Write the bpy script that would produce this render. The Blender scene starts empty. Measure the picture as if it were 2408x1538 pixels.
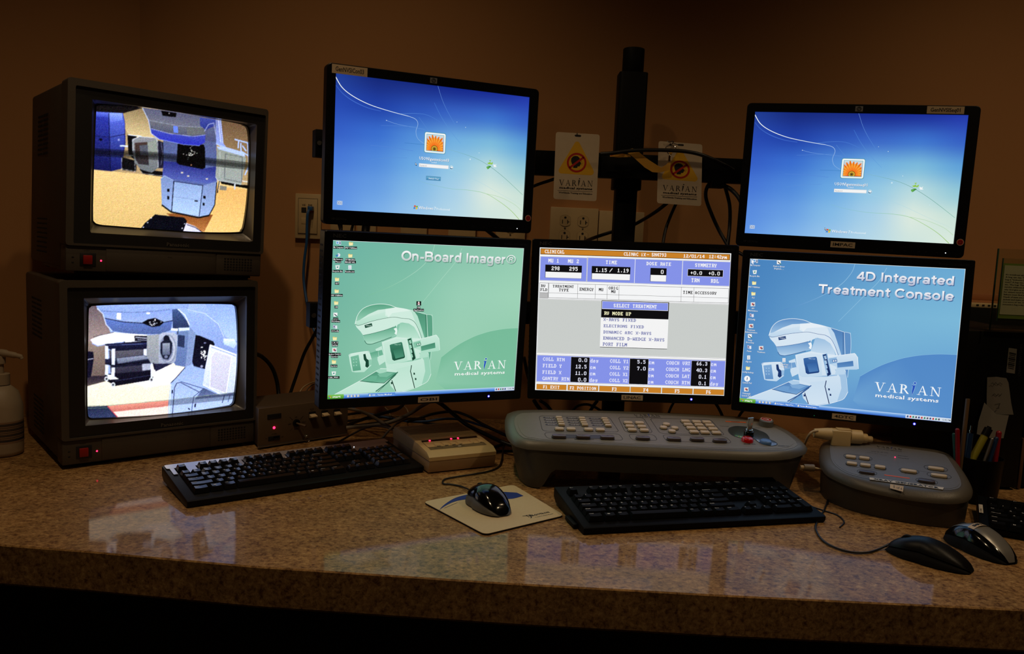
import bpy, bmesh, math, random
import numpy as np
from mathutils import Vector, Matrix

random.seed(7)
SC = bpy.context.scene
COL = SC.collection
PI = math.pi

# ------------------------------------------------------------------ camera
IMW, IMH, FPX = 2408, 1538, 1950.0
PITCH, ROLL = math.radians(6.33), math.radians(2.583)
DZ = 0.74                                   # height of the counter top
EYE = Vector((0, 0, DZ + 0.485))
_b = Matrix(((1, 0, 0), (0, 0, 1), (0, -1, 0)))
_rx = Matrix(((1, 0, 0), (0, math.cos(PITCH), -math.sin(PITCH)), (0, math.sin(PITCH), math.cos(PITCH))))
_rz = Matrix(((math.cos(-ROLL), -math.sin(-ROLL), 0), (math.sin(-ROLL), math.cos(-ROLL), 0), (0, 0, 1)))
RCAM = _rz @ _rx @ _b
cd = bpy.data.cameras.new('camera')
cam = bpy.data.objects.new('camera', cd)
COL.objects.link(cam)
cd.sensor_width = 36.0
cd.sensor_fit = 'HORIZONTAL'
cd.lens = FPX / IMW * 36.0
cd.clip_start = 0.01
cam.matrix_world = Matrix.Translation(EYE) @ RCAM.transposed().to_4x4()
SC.camera = cam

# ------------------------------------------------------------------ view and world
SC.view_settings.view_transform = 'Standard'
SC.view_settings.look = 'None'
SC.view_settings.gamma = 1.0
SC.view_settings.use_curve_mapping = False
SC.view_settings.exposure = 0.0
wd = bpy.data.worlds.new('world')
SC.world = wd
wd.use_nodes = True
wd.node_tree.nodes['Background'].inputs[0].default_value = (0.9, 0.5, 0.25, 1)
wd.node_tree.nodes['Background'].inputs[1].default_value = 0.0


def lamp(name, kind, loc, energy, color, target=None, **kw):
    l = bpy.data.lights.new(name, kind)
    l.energy = energy
    l.color = color
    for k, v in kw.items():
        setattr(l, k, v)
    o = bpy.data.objects.new(name, l)
    COL.objects.link(o)
    o.location = loc
    if target is not None:
        d = Vector(target) - Vector(loc)
        o.rotation_euler = d.to_track_quat('-Z', 'Y').to_euler()
    return o


WARM = (1.0, 0.73, 0.43)
LAMPS = [  # recessed ceiling lamps: x, y, watts, target, cone, blend
    (-0.42, 1.45, 9.5, (-0.42, 1.50, DZ), 110, 1.0),
    (1.30, 1.45, 10, (1.30, 1.50, DZ), 110, 1.0),
    (-0.42, 0.80, 22, (-0.40, 1.25, DZ), 104, 1.0),
    (1.40, 0.80, 22, (1.15, 1.25, DZ), 104, 1.0),
]
CEIL = 2.62
for i, (lx, ly, e, t, cone, bl) in enumerate(LAMPS):
    lamp('ceiling_spot_light', 'SPOT', (lx, ly, CEIL - 0.012), e, WARM, t,
         spot_size=math.radians(cone), spot_blend=bl, shadow_soft_size=0.03)
lamp('room_fill_light', 'AREA', (0.3, -1.6, CEIL - 0.06), 1.1, (1.0, 0.66, 0.38), (0.3, 1.2, 0.9), shape='RECTANGLE', size=1.2, size_y=0.6)  # weak fill added behind the viewer as room ambience


# ------------------------------------------------------------------ photo geometry helpers (pixel -> point on a real surface)
def ray(px, py):
    return RCAM.transposed() @ Vector(((px - IMW / 2) / FPX, -(py - IMH / 2) / FPX, -1.0))


def on_z(px, py, z=0.0):                     # z above the counter
    d = ray(px, py)
    return EYE + d * ((DZ + z - EYE.z) / d.z)


def on_y(px, py, y):
    d = ray(px, py)
    return EYE + d * ((y - EYE.y) / d.y)


def on_plane(px, py, p, n):
    d = ray(px, py)
    return EYE + d * (n.dot(p - EYE) / n.dot(d))


# ------------------------------------------------------------------ materials
def s2l(c):
    c = c / 255.0
    return c / 12.92 if c <= 0.04045 else ((c + 0.055) / 1.055) ** 2.4


def rgb(t):
    return (s2l(t[0]), s2l(t[1]), s2l(t[2]), 1.0)


MATS = {}


def pm(name, col, rough=0.5, metal=0.0, spec=0.5, var=0.06, scale=60.0, bump=0.0, coat=0.0, trans=0.0, emit=None, estr=0.0, alpha=1.0):
    """procedural principled material, a little noise in colour and (optional) bump"""
    m = bpy.data.materials.new(name)
    m.use_nodes = True
    nt = m.node_tree
    b = nt.nodes['Principled BSDF']
    b.inputs['Roughness'].default_value = rough
    b.inputs['Metallic'].default_value = metal
    b.inputs['Specular IOR Level'].default_value = spec
    b.inputs['Coat Weight'].default_value = coat
    b.inputs['Transmission Weight'].default_value = trans
    c = rgb(col)
    tc = nt.nodes.new('ShaderNodeTexCoord')
    no = nt.nodes.new('ShaderNodeTexNoise')
    no.inputs['Scale'].default_value = scale
    no.inputs['Detail'].default_value = 4
    nt.links.new(tc.outputs['Object'], no.inputs['Vector'])
    mx = nt.nodes.new('ShaderNodeMix')
    mx.data_type = 'RGBA'
    mx.inputs[6].default_value = tuple(x * (1 - var) for x in c[:3]) + (1,)
    mx.inputs[7].default_value = tuple(min(1, x * (1 + var)) for x in c[:3]) + (1,)
    nt.links.new(no.outputs['Fac'], mx.inputs[0])
    nt.links.new(mx.outputs[2], b.inputs['Base Color'])
    if bump > 0:
        bp = nt.nodes.new('ShaderNodeBump')
        bp.inputs['Strength'].default_value = bump
        bp.inputs['Distance'].default_value = 0.0006
        nb = nt.nodes.new('ShaderNodeTexNoise')
        nb.inputs['Scale'].default_value = scale * 8
        nt.links.new(tc.outputs['Object'], nb.inputs['Vector'])
        nt.links.new(nb.outputs['Fac'], bp.inputs['Height'])
        nt.links.new(bp.outputs['Normal'], b.inputs['Normal'])
    if emit:
        b.inputs['Emission Color'].default_value = rgb(emit)
        b.inputs['Emission Strength'].default_value = estr
    MATS[name] = m
    return m


def screen_mat(name, strength=1.0):
    m = bpy.data.materials.new(name)
    m.use_nodes = True
    nt = m.node_tree
    b = nt.nodes['Principled BSDF']
    a = nt.nodes.new('ShaderNodeVertexColor')
    a.layer_name = 'picture'
    nt.links.new(a.outputs['Color'], b.inputs['Emission Color'])
    b.inputs['Emission Strength'].default_value = strength
    b.inputs['Base Color'].default_value = (0.01, 0.01, 0.012, 1)
    b.inputs['Roughness'].default_value = 0.35
    b.inputs['Specular IOR Level'].default_value = 0.25
    MATS[name] = m
    return m


def wall_mat():
    m = pm('wall_paint', (186, 134, 86), rough=0.75, var=0.05, scale=3, spec=0.2, bump=0.25)
    return m


def laminate():
    m = bpy.data.materials.new('cork_laminate')
    m.use_nodes = True
    nt = m.node_tree
    b = nt.nodes['Principled BSDF']
    tc = nt.nodes.new('ShaderNodeTexCoord')
    mp = nt.nodes.new('ShaderNodeMapping')
    mp.inputs['Scale'].default_value = (1.0, 1.15, 1.0)
    nt.links.new(tc.outputs['Object'], mp.inputs['Vector'])

    def noise(sc, det, rough, dist):
        n = nt.nodes.new('ShaderNodeTexNoise')
        n.inputs['Scale'].default_value = sc
        n.inputs['Detail'].default_value = det
        n.inputs['Roughness'].default_value = rough
        n.inputs['Distortion'].default_value = dist
        nt.links.new(mp.outputs['Vector'], n.inputs['Vector'])
        return n
    n1 = noise(125, 7, 0.68, 0.35)
    n2 = noise(16, 4, 0.6, 0.3)
    n3 = noise(260, 3, 0.6, 0.8)
    r1 = nt.nodes.new('ShaderNodeValToRGB')
    e = r1.color_ramp.elements
    e[0].position = 0.36
    e[0].color = rgb((104, 70, 42))
    e[1].position = 0.66
    e[1].color = rgb((200, 164, 110))
    x = e.new(0.46); x.color = rgb((152, 116, 72))
    x = e.new(0.55); x.color = rgb((172, 134, 86))
    nt.links.new(n1.outputs['Fac'], r1.inputs[0])
    r2 = nt.nodes.new('ShaderNodeValToRGB')
    r2.color_ramp.elements[0].position = 0.32
    r2.color_ramp.elements[0].color = (0.78, 0.76, 0.74, 1)
    r2.color_ramp.elements[1].position = 0.7
    r2.color_ramp.elements[1].color = (1.1, 1.06, 1.0, 1)
    nt.links.new(n2.outputs['Fac'], r2.inputs[0])
    mu = nt.nodes.new('ShaderNodeMix'); mu.data_type = 'RGBA'; mu.blend_type = 'MULTIPLY'
    mu.inputs[0].default_value = 1.0
    nt.links.new(r1.outputs[0], mu.inputs[6]); nt.links.new(r2.outputs[0], mu.inputs[7])
    r3 = nt.nodes.new('ShaderNodeValToRGB')
    r3.color_ramp.elements[0].position = 0.30
    r3.color_ramp.elements[0].color = (0.45, 0.4, 0.36, 1)
    r3.color_ramp.elements[1].position = 0.45
    r3.color_ramp.elements[1].color = (1, 1, 1, 1)
    nt.links.new(n3.outputs['Fac'], r3.inputs[0])
    m2 = nt.nodes.new('ShaderNodeMix'); m2.data_type = 'RGBA'; m2.blend_type = 'MULTIPLY'
    m2.inputs[0].default_value = 0.8
    nt.links.new(mu.outputs[2], m2.inputs[6]); nt.links.new(r3.outputs[0], m2.inputs[7])
    nt.links.new(m2.outputs[2], b.inputs['Base Color'])
    b.inputs['Roughness'].default_value = 0.55
    b.inputs['Specular IOR Level'].default_value = 0.15
    b.inputs['Coat Weight'].default_value = 0.34
    b.inputs['Coat Roughness'].default_value = 0.035
    b.inputs['Coat IOR'].default_value = 1.5
    bp = nt.nodes.new('ShaderNodeBump')
    bp.inputs['Strength'].default_value = 0.06
    bp.inputs['Distance'].default_value = 0.0004
    nt.links.new(n1.outputs['Fac'], bp.inputs['Height'])
    nt.links.new(bp.outputs['Normal'], b.inputs['Normal'])
    nt.links.new(bp.outputs['Normal'], b.inputs['Coat Normal'])
    MATS['cork_laminate'] = m
    return m


wall_mat(); laminate()
pm('ceiling_paint', (190, 180, 165), 0.9)
pm('floor_carpet', (52, 44, 38), 0.95, bump=0.5, scale=90)
pm('cabinet_dark', (14, 12, 11), 0.6)
pm('black_plastic', (9, 9, 10), 0.42, bump=0.15, spec=0.22)
pm('black_matte', (9, 9, 10), 0.75, spec=0.25)
pm('black_gloss', (7, 7, 8), 0.12)
pm('black_metal', (8, 8, 8), 0.6, spec=0.15)
pm('cable_black', (10, 10, 11), 0.45)
pm('cable_grey', (120, 108, 92), 0.5)
pm('cable_blue', (36, 84, 140), 0.45)
pm('cable_beige', (190, 165, 125), 0.5)
pm('crt_case', (72, 63, 53), 0.55, bump=0.3)
pm('crt_bezel', (30, 28, 26), 0.45, bump=0.15)
pm('crt_funnel', (84, 78, 70), 0.3, bump=0.1)
pm('crt_dark', (24, 22, 22), 0.5)
pm('crt_mark', (92, 85, 76), 0.5)
pm('grille_hole', (10, 9, 9), 0.9)
pm('red_button', (150, 22, 14), 0.4)
pm('red_button_gloss', (200, 16, 20), 0.25, coat=0.6)
pm('blue_button', (90, 130, 190), 0.35)
pm('led_red', (255, 40, 60), 0.3, emit=(255, 30, 70), estr=6.0)
pm('led_blue', (200, 210, 255), 0.3, emit=(225, 228, 255), estr=3.0)
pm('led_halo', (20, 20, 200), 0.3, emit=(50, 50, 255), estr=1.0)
pm('led_white', (230, 235, 240), 0.3, emit=(230, 235, 240), estr=1.5)
pm('led_green', (60, 200, 140), 0.3, emit=(40, 190, 120), estr=0.6)
pm('led_off', (26, 24, 24), 0.3)
pm('label_tape', (204, 178, 142), 0.45)
pm('label_white', (214, 204, 188), 0.5)
pm('ink_black', (14, 12, 12), 0.6)
pm('ink_grey', (52, 52, 54), 0.5)
pm('ink_faint', (34, 34, 36), 0.5)
pm('ink_white', (226, 222, 214), 0.5)
pm('ink_orange', (240, 96, 22), 0.5)
pm('ink_red', (176, 26, 20), 0.5)
pm('ink_yellow', (222, 170, 30), 0.5)
pm('ink_blue', (24, 58, 150), 0.4)
pm('logo_silver', (150, 150, 150), 0.35, metal=0.4)
pm('plate_ivory', (206, 178, 132), 0.4)
pm('plate_slot', (30, 24, 18), 0.7)
pm('jack_red', (190, 60, 30), 0.5)
pm('raceway_paint', (170, 112, 66), 0.6)
pm('badge_card', (205, 186, 160), 0.25, coat=0.6)
pm('lanyard_yellow', (214, 158, 54), 0.7)
pm('chrome', (200, 198, 190), 0.12, metal=1.0)
pm('steel', (150, 148, 144), 0.3, metal=0.9)
pm('ccu_face', (100, 82, 62), 0.45, bump=0.2)
pm('ccu_case', (80, 66, 52), 0.55, bump=0.3)
pm('ivory_plastic', (216, 190, 150), 0.42)
pm('intercom_beige', (206, 176, 124), 0.5, bump=0.2)
pm('intercom_low', (168, 138, 102), 0.5, bump=0.2)
pm('intercom_strip', (120, 104, 74), 0.5)
pm('kb_silver', (205, 200, 200), 0.3, metal=0.6)
pm('kb_black', (11, 11, 12), 0.45, spec=0.2)
pm('key_black', (12, 12, 14), 0.25, spec=0.8)
pm('key_matte', (6, 6, 7), 0.6, spec=0.10)
pm('kb_matte', (5, 5, 6), 0.5, spec=0.12)
pm('mousepad_top', (214, 192, 152), 0.8, bump=0.3, scale=200)
pm('mousepad_blue', (30, 56, 140), 0.8)
pm('rubber_black', (8, 8, 8), 0.9)
pm('mouse_silver', (148, 146, 142), 0.32, metal=0.55)
pm('mouse_side', (92, 88, 82), 0.5)
pm('console_body', (62, 58, 52), 0.4, bump=0.3, scale=120)
pm('console_grey', (104, 100, 90), 0.36, bump=0.35, scale=120, spec=0.5)
pm('console_panel', (128, 123, 113), 0.5, bump=0.35, scale=160)
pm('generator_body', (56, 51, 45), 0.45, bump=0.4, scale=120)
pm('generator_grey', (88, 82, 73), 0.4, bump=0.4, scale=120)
pm('generator_panel', (112, 113, 118), 0.5, bump=0.3, scale=160)
pm('button_light', (206, 184, 152), 0.45)
pm('button_dark', (82, 70, 68), 0.35)
pm('pool_grey', (66, 70, 66), 0.2, coat=0.8)
pm('pendant_beige', (216, 186, 132), 0.45, bump=0.2)
pm('bottle_white', (176, 156, 130), 0.5)
pm('bottle_label', (150, 118, 92), 0.6)
pm('paper_note', (120, 116, 108), 0.8)
pm('paper_white', (196, 184, 152), 0.8)
pm('paper_green', (120, 138, 52), 0.6)
pm('acrylic_edge', (40, 74, 58), 0.15)
pm('hutch_black', (8, 8, 8), 0.7, spec=0.2)
pm('strip_beige', (206, 180, 130), 0.6)
pm('wood_edge', (92, 62, 38), 0.6)
pm('pen_red', (140, 20, 32), 0.3)
pm('pen_blue', (24, 48, 84), 0.3)
pm('pen_yellow', (146, 138, 36), 0.35)
pm('pen_green', (36, 90, 90), 0.35)
pm('pencil_wood', (110, 84, 56), 0.6)
pm('lamp_trim', (200, 195, 185), 0.5)
pm('lamp_lens', (255, 220, 170), 0.5, emit=(255, 190, 110), estr=2.0)
def thin_clear(name, tint):
    m = bpy.data.materials.new(name); m.use_nodes = True; nt = m.node_tree; nt.nodes.clear()
    o = nt.nodes.new('ShaderNodeOutputMaterial'); mx = nt.nodes.new('ShaderNodeMixShader')
    t_ = nt.nodes.new('ShaderNodeBsdfTransparent'); t_.inputs[0].default_value = tint; g = nt.nodes.new('ShaderNodeBsdfGlossy'); g.inputs['Roughness'].default_value = .04
    mx.inputs[0].default_value = .07; nt.links.new(t_.outputs[0], mx.inputs[1]); nt.links.new(g.outputs[0], mx.inputs[2]); nt.links.new(mx.outputs[0], o.inputs[0])
    MATS[name] = m


thin_clear('acrylic', (.93, .97, .94, 1))
gm2 = pm('key_clear', (225, 220, 205), 0.08, trans=0.9)
screen_mat('screen_lcd', 0.94)
screen_mat('screen_crt', 1.38)


# ------------------------------------------------------------------ text as flat outlines (cached)
_TXT = {}
_HEIGHT = {}


def text_tris(s, bold=0.0, res=2):
    """(verts Nx2, faces, xmin, xmax) in units of cap height"""
    k = (s, bold, res)
    if k in _TXT:
        return _TXT[k]
    cu = bpy.data.curves.new('t', 'FONT')
    cu.body = s
    cu.size = 1.0
    cu.resolution_u = res
    cu.offset = bold
    cu.fill_mode = 'FRONT'
    o = bpy.data.objects.new('t', cu)
    COL.objects.link(o)
    bpy.context.view_layer.update()
    dg = bpy.context.evaluated_depsgraph_get()
    me = bpy.data.meshes.new_from_object(o.evaluated_get(dg))
    V = [(v.co.x / 0.69, v.co.y / 0.69) for v in me.vertices]
    Fc = [tuple(p.vertices) for p in me.polygons]
    bpy.data.meshes.remove(me)
    bpy.data.objects.remove(o)
    bpy.data.curves.remove(cu)
    if V:
        x0 = min(v[0] for v in V); x1 = max(v[0] for v in V)
    else:
        x0, x1 = 0, 1
    _TXT[k] = (V, Fc, x0, x1)
    return _TXT[k]


# thick and thin serif capitals of the maker's word mark, unit cap height
def _q(x0, y0, x1, y1, w0, w1=None):
    w1 = w0 if w1 is None else w1
    return [(x0 - w0 / 2, y0), (x0 + w0 / 2, y0), (x1 + w1 / 2, y1), (x1 - w1 / 2, y1)]


def _sf(x, y, w):
    return [(x - w / 2, y - 0.02), (x + w / 2, y - 0.02), (x + w / 2, y + 0.02), (x - w / 2, y + 0.02)]


def _bowl(cx, cy, rx, ry, w, a0, a1, n=10):
    o = []
    for i in range(n):
        t0 = math.radians(a0 + (a1 - a0) * i / n); t1 = math.radians(a0 + (a1 - a0) * (i + 1) / n)
        o.append([(cx + rx * math.cos(t0), cy + ry * math.sin(t0)), (cx + rx * math.cos(t1), cy + ry * math.sin(t1)),
                  (cx + (rx - w) * math.cos(t1), cy + (ry - w * 0.45) * math.sin(t1)), (cx + (rx - w) * math.cos(t0), cy + (ry - w * 0.45) * math.sin(t0))])
    return o


SERIF = {
    'V': (0.92, [_q(0.16, 1, 0.47, 0, 0.15, 0.10), _q(0.77, 1, 0.48, 0, 0.05), _sf(0.16, 0.98, 0.34), _sf(0.78, 0.98, 0.26)]),
    'A': (0.92, [_q(0.15, 0, 0.45, 1, 0.05), _q(0.76, 0, 0.46, 1, 0.15, 0.07), _sf(0.15, 0.02, 0.26), _sf(0.77, 0.02, 0.32), [(0.26, 0.33), (0.66, 0.33), (0.66, 0.38), (0.26, 0.38)]]),
    'R': (0.86, [_q(0.2, 0, 0.2, 1, 0.13), _sf(0.2, 0.02, 0.32), _sf(0.17, 0.98, 0.24)] + _bowl(0.34, 0.74, 0.30, 0.26, 0.13, -90, 90) +
          [[(0.2, 0.96), (0.36, 0.96), (0.36, 1.0), (0.2, 1.0)], [(0.2, 0.47), (0.36, 0.47), (0.36, 0.51), (0.2, 0.51)], [(0.36, 0.5), (0.5, 0.5), (0.86, 0.0), (0.70, 0.0)]]),
    'N': (1.0, [_q(0.2, 0, 0.2, 1, 0.05), _q(0.82, 0, 0.82, 1, 0.05), [(0.13, 1), (0.28, 1), (0.85, 0.0), (0.74, 0.0)], _sf(0.2, 0.02, 0.26), _sf(0.82, 0.98, 0.26), _sf(0.15, 0.98, 0.2)]),
}


def varian_polys():
    """[(kind, polygon)], kind 'l' letters or 'i' the blue figure; cap height 1, total width returned"""
    out = []
    x = 0
    for ch in 'VARiAN':
        if ch == 'i':
            out.append(('i', [(x + 0.02, 1.10), (x + 0.20, 1.0), (x + 0.42, 1.06), (x + 0.36, 1.0), (x + 0.30, 0.6), (x + 0.14, -0.12), (x + 0.10, 0.3), (x + 0.13, 0.80), (x + 0.10, 0.98)]))
            n = 12
            out.append(('i', [(x + 0.30 + 0.105 * math.cos(2 * PI * k / n), 1.27 + 0.105 * math.sin(2 * PI * k / n)) for k in range(n)]))
            x += 0.42 + 0.12
        else:
            w, ps = SERIF[ch]
            for p in ps:
                out.append(('l', [(a + x, b) for a, b in p]))
            x += w + 0.16
    return out, x - 0.16


VARIAN, VARIAN_W = varian_polys()


# ------------------------------------------------------------------ mesh builder
class B:
    def __init__(self):
        self.bm = bmesh.new()
        self.mats = []
        self.M = Matrix.Identity(4)

    def mi(self, m):
        if m not in self.mats:
            self.mats.append(m)
        return self.mats.index(m)

    def add(self, V, Fs, mat, M=None):
        T = self.M if M is None else self.M @ M
        vs = [self.bm.verts.new(T @ Vector(v)) for v in V]
        k = self.mi(mat)
        for f in Fs:
            try:
                fc = self.bm.faces.new([vs[i] for i in f])
                fc.material_index = k
            except ValueError:
                pass
        return self

    def addbm(self, t, mat, M=None):
        t.verts.index_update()
        V = [v.co.copy() for v in t.verts]
        Fs = [[v.index for v in f.verts] for f in t.faces]
        t.free()
        return self.add(V, Fs, mat, M)

    def box(self, x0, x1, y0, y1, z0, z1, mat, bev=0.0, seg=2, M=None):
        t = bmesh.new()
        bmesh.ops.create_cube(t, size=1.0)
        for v in t.verts:
            v.co = Vector(((x0 + x1) / 2 + v.co.x * (x1 - x0), (y0 + y1) / 2 + v.co.y * (y1 - y0), (z0 + z1) / 2 + v.co.z * (z1 - z0)))
        if bev > 0:
            bmesh.ops.bevel(t, geom=list(t.edges), offset=bev, segments=seg, affect='EDGES', profile=0.5)
        return self.addbm(t, mat, M)

    def prism(self, pts, z0, z1, mat, bev=0.0, seg=2, M=None, bevbot=True):
        t = bmesh.new()
        lo = [t.verts.new((p[0], p[1], z0)) for p in pts]
        hi = [t.verts.new((p[0], p[1], z1)) for p in pts]
        t.faces.new(hi)
        t.faces.new(list(reversed(lo)))
        n = len(pts)
        for i in range(n):
            t.faces.new([lo[i], lo[(i + 1) % n], hi[(i + 1) % n], hi[i]])
        bmesh.ops.recalc_face_normals(t, faces=list(t.faces))
        if bev > 0:
            hs = set(hi); ls = set(lo)
            ed = [e for e in t.edges if (e.verts[0] in hs and e.verts[1] in hs) or (bevbot and e.verts[0] in ls and e.verts[1] in ls)]
            bmesh.ops.bevel(t, geom=ed, offset=bev, segments=seg, affect='EDGES', profile=0.5)
        return self.addbm(t, mat, M)

    def cyl(self, c, r, h, mat, axis='z', seg=20, r2=None, bev=0.0):
        t = bmesh.new()
        bmesh.ops.create_cone(t, cap_ends=True, cap_tris=False, segments=seg, radius1=r, radius2=r if r2 is None else r2, depth=h)
        if bev > 0:
            ed = [e for e in t.edges if abs(e.verts[0].co.z - e.verts[1].co.z) < 1e-6]
            bmesh.ops.bevel(t, geom=ed, offset=bev, segments=2, affect='EDGES', profile=0.5)
        R = {'z': Matrix.Identity(4), 'x': Matrix.Rotation(PI / 2, 4, 'Y'), 'y': Matrix.Rotation(PI / 2, 4, 'X')}[axis]
        return self.addbm(t, mat, Matrix.Translation(c) @ R)

    def sphere(self, c, r, mat, sx=1, sy=1, sz=1, u=16, v=10):
        t = bmesh.new()
        bmesh.ops.create_uvsphere(t, u_segments=u, v_segments=v, radius=r)
        return self.addbm(t, mat, Matrix.Translation(c) @ Matrix.Diagonal((sx, sy, sz, 1)))

    def lathe(self, prof, mat, c=(0, 0, 0), seg=28, R=None):
        V = []; Fs = []
        n = len(prof)
        for i in range(seg):
            a = 2 * PI * i / seg
            for r, z in prof:
                V.append((r * math.cos(a), r * math.sin(a), z))
        for i in range(seg):
            j = (i + 1) % seg
            for k in range(n - 1):
                Fs.append((i * n + k, j * n + k, j * n + k + 1, i * n + k + 1))
        M = Matrix.Translation(c)
        if R is not None:
            M = M @ R
        t = bmesh.new()
        vs = [t.verts.new(v) for v in V]
        for f in Fs:
            try: t.faces.new([vs[i] for i in f])
            except ValueError: pass
        bmesh.ops.remove_doubles(t, verts=list(t.verts), dist=1e-6)
        bmesh.ops.recalc_face_normals(t, faces=list(t.faces))
        return self.addbm(t, mat, M)

    def tube(self, pts, r, mat, seg=8, smooth=True, closed=False, rs=None):
        P = [Vector(p) for p in pts]
        if smooth and len(P) > 2:
            Q = []; n = len(P)
            rng = range(n if closed else n - 1)
            for i in rng:
                p0 = P[(i - 1) % n] if closed or i > 0 else P[0] * 2 - P[1]
                p1 = P[i]; p2 = P[(i + 1) % n]
                p3 = P[(i + 2) % n] if closed or i + 2 < n else P[-1] * 2 - P[-2]
                for k in range(6):
                    t = k / 6.0
                    Q.append(0.5 * ((2 * p1) + (-p0 + p2) * t + (2 * p0 - 5 * p1 + 4 * p2 - p3) * t * t + (-p0 + 3 * p1 - 3 * p2 + p3) * t ** 3))
            if not closed:
                Q.append(P[-1])
            P = Q
        V = []; Fs = []
        n = len(P)
        up = Vector((0, 0, 1))
        prev = None
        for i in range(n):
            if closed:
                d = P[(i + 1) % n] - P[i - 1]
            else:
                d = P[min(i + 1, n - 1)] - P[max(i - 1, 0)]
            d = d.normalized() if d.length > 1e-9 else Vector((1, 0, 0))
            if prev is None:
                a = d.cross(up)
                if a.length < 0.1:
                    a = d.cross(Vector((1, 0, 0)))
                a.normalize()
            else:
                a = prev - d * prev.dot(d)
                a.normalize()
            prev = a
            b = d.cross(a)
            rr = r if rs is None else r * rs[min(len(rs) - 1, int(i * len(rs) / n))]
            for k in range(seg):
                t = 2 * PI * k / seg
                V.append(P[i] + a * (rr * math.cos(t)) + b * (rr * math.sin(t)))
        m = n if closed else n - 1
        for i in range(m):
            j = (i + 1) % n
            for k in range(seg):
                Fs.append((i * seg + k, i * seg + (k + 1) % seg, j * seg + (k + 1) % seg, j * seg + k))
        if not closed:
            Fs.append(tuple(range(seg - 1, -1, -1)))
            Fs.append(tuple((n - 1) * seg + k for k in range(seg)))
        return self.add(V, Fs, mat)

    def poly(self, pts, mat):
        return self.add(pts, [tuple(range(len(pts)))], mat)

    def line(self, pts, w, mat, o, u, v, closed=False):
        """flat stroke of width w through 2D points in the plane o + a*u + b*v"""
        n = len(pts)
        o = Vector(o); u = Vector(u); v = Vector(v)
        rng = n if closed else n - 1
        for i in range(rng):
            a = Vector(pts[i]); b = Vector(pts[(i + 1) % n])
            d = (b - a)
            if d.length < 1e-9: continue
            d.normalize()
            q = Vector((-d.y, d.x)) * (w / 2)
            e = d * (w / 2)
            c = [a - e + q, a - e - q, b + e - q, b + e + q]
            self.poly([o + u * p.x + v * p.y for p in c], mat)

    def text(self, s, o, u, v, h, mat, width=None, align='c', bold=0.0, res=1):
        """flat lettering: o baseline point, u/v unit axes, h cap height"""
        V, Fs, x0, x1 = text_tris(s, bold, res)
        o = Vector(o); u = Vector(u); v = Vector(v)
        sx = h if width is None else width / max(1e-6, (x1 - x0))
        w = (x1 - x0) * sx
        off = {'l': 0, 'c': -w / 2, 'r': -w}[align]
        self.add([o + u * ((x - x0) * sx + off) + v * (y * h) for x, y in V], Fs, mat)

    def logo(self, o, u, v, h, ml, mi_, width=None, align='c'):
        o = Vector(o); u = Vector(u); v = Vector(v)
        sx = h if width is None else width / VARIAN_W
        off = {'l': 0, 'c': -VARIAN_W * sx / 2}[align]
        for k, p in VARIAN:
            self.poly([o + u * (x * sx + off) + v * (y * h) for x, y in p], ml if k == 'l' else mi_)

    def build(self, name, parent=None, angle=35, flip=False):
        me = bpy.data.meshes.new(name)
        bm = self.bm
        lim = math.radians(angle)
        bm.normal_update()
        for f in bm.faces:
            f.smooth = True
        for e in bm.edges:
            if len(e.link_faces) == 2:
                e.smooth = e.calc_face_angle(3.0) < lim
            else:
                e.smooth = False
        bm.to_mesh(me)
        bm.free()
        for m in self.mats:
            me.materials.append(MATS[m])
        o = bpy.data.objects.new(name, me)
        COL.objects.link(o)
        if parent is not None:
            o.parent = parent
        return o


def thing(name, label, cat, loc=(0, 0, 0), rz=0.0, group=None, rot=None):
    o = bpy.data.objects.new(name, None)
    o.empty_display_size = 0.03
    COL.objects.link(o)
    o.location = loc
    o.rotation_euler = rot if rot is not None else (0, 0, rz)
    o['label'] = label
    o['category'] = cat
    if group:
        o['group'] = group
    return o


def tag(o, label, cat, group=None, kind=None):
    o['label'] = label
    o['category'] = cat
    if group:
        o['group'] = group
    if kind:
        o['kind'] = kind
    return o


def structure(o):
    o['kind'] = 'structure'
    return o


def rrect(x0, x1, y0, y1, r, n=6):
    """rounded rectangle outline; r is one radius or four (bl, br, tr, tl)"""
    if not hasattr(r, '__len__'):
        r = (r,) * 4
    out = []
    for (cx, cy, rr, a) in ((x0 + r[0], y0 + r[0], r[0], 180), (x1 - r[1], y0 + r[1], r[1], 270), (x1 - r[2], y1 - r[2], r[2], 0), (x0 + r[3], y1 - r[3], r[3], 90)):
        for i in range(n + 1):
            t = math.radians(a + 90 * i / n)
            out.append((cx + rr * math.cos(t), cy + rr * math.sin(t)))
    return out


XU, YU, ZU = Vector((1, 0, 0)), Vector((0, 1, 0)), Vector((0, 0, 1))

# ------------------------------------------------------------------ the room
WY = 2.15                                    # back wall
CX = -0.968                                  # inner corner of the two walls


def wallslab(name, p0, p1, z0, z1, mat, th=0.12, side=1):
    p0 = Vector((p0[0], p0[1], 0)); p1 = Vector((p1[0], p1[1], 0))
    d = (p1 - p0).normalized()
    n = Vector((-d.y, d.x, 0)) * th * side
    b = B()
    b.prism([(p0.x, p0.y), (p1.x, p1.y), (p1.x + n.x, p1.y + n.y), (p0.x + n.x, p0.y + n.y)], z0, z1, mat)
    return structure(b.build(name))


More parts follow.
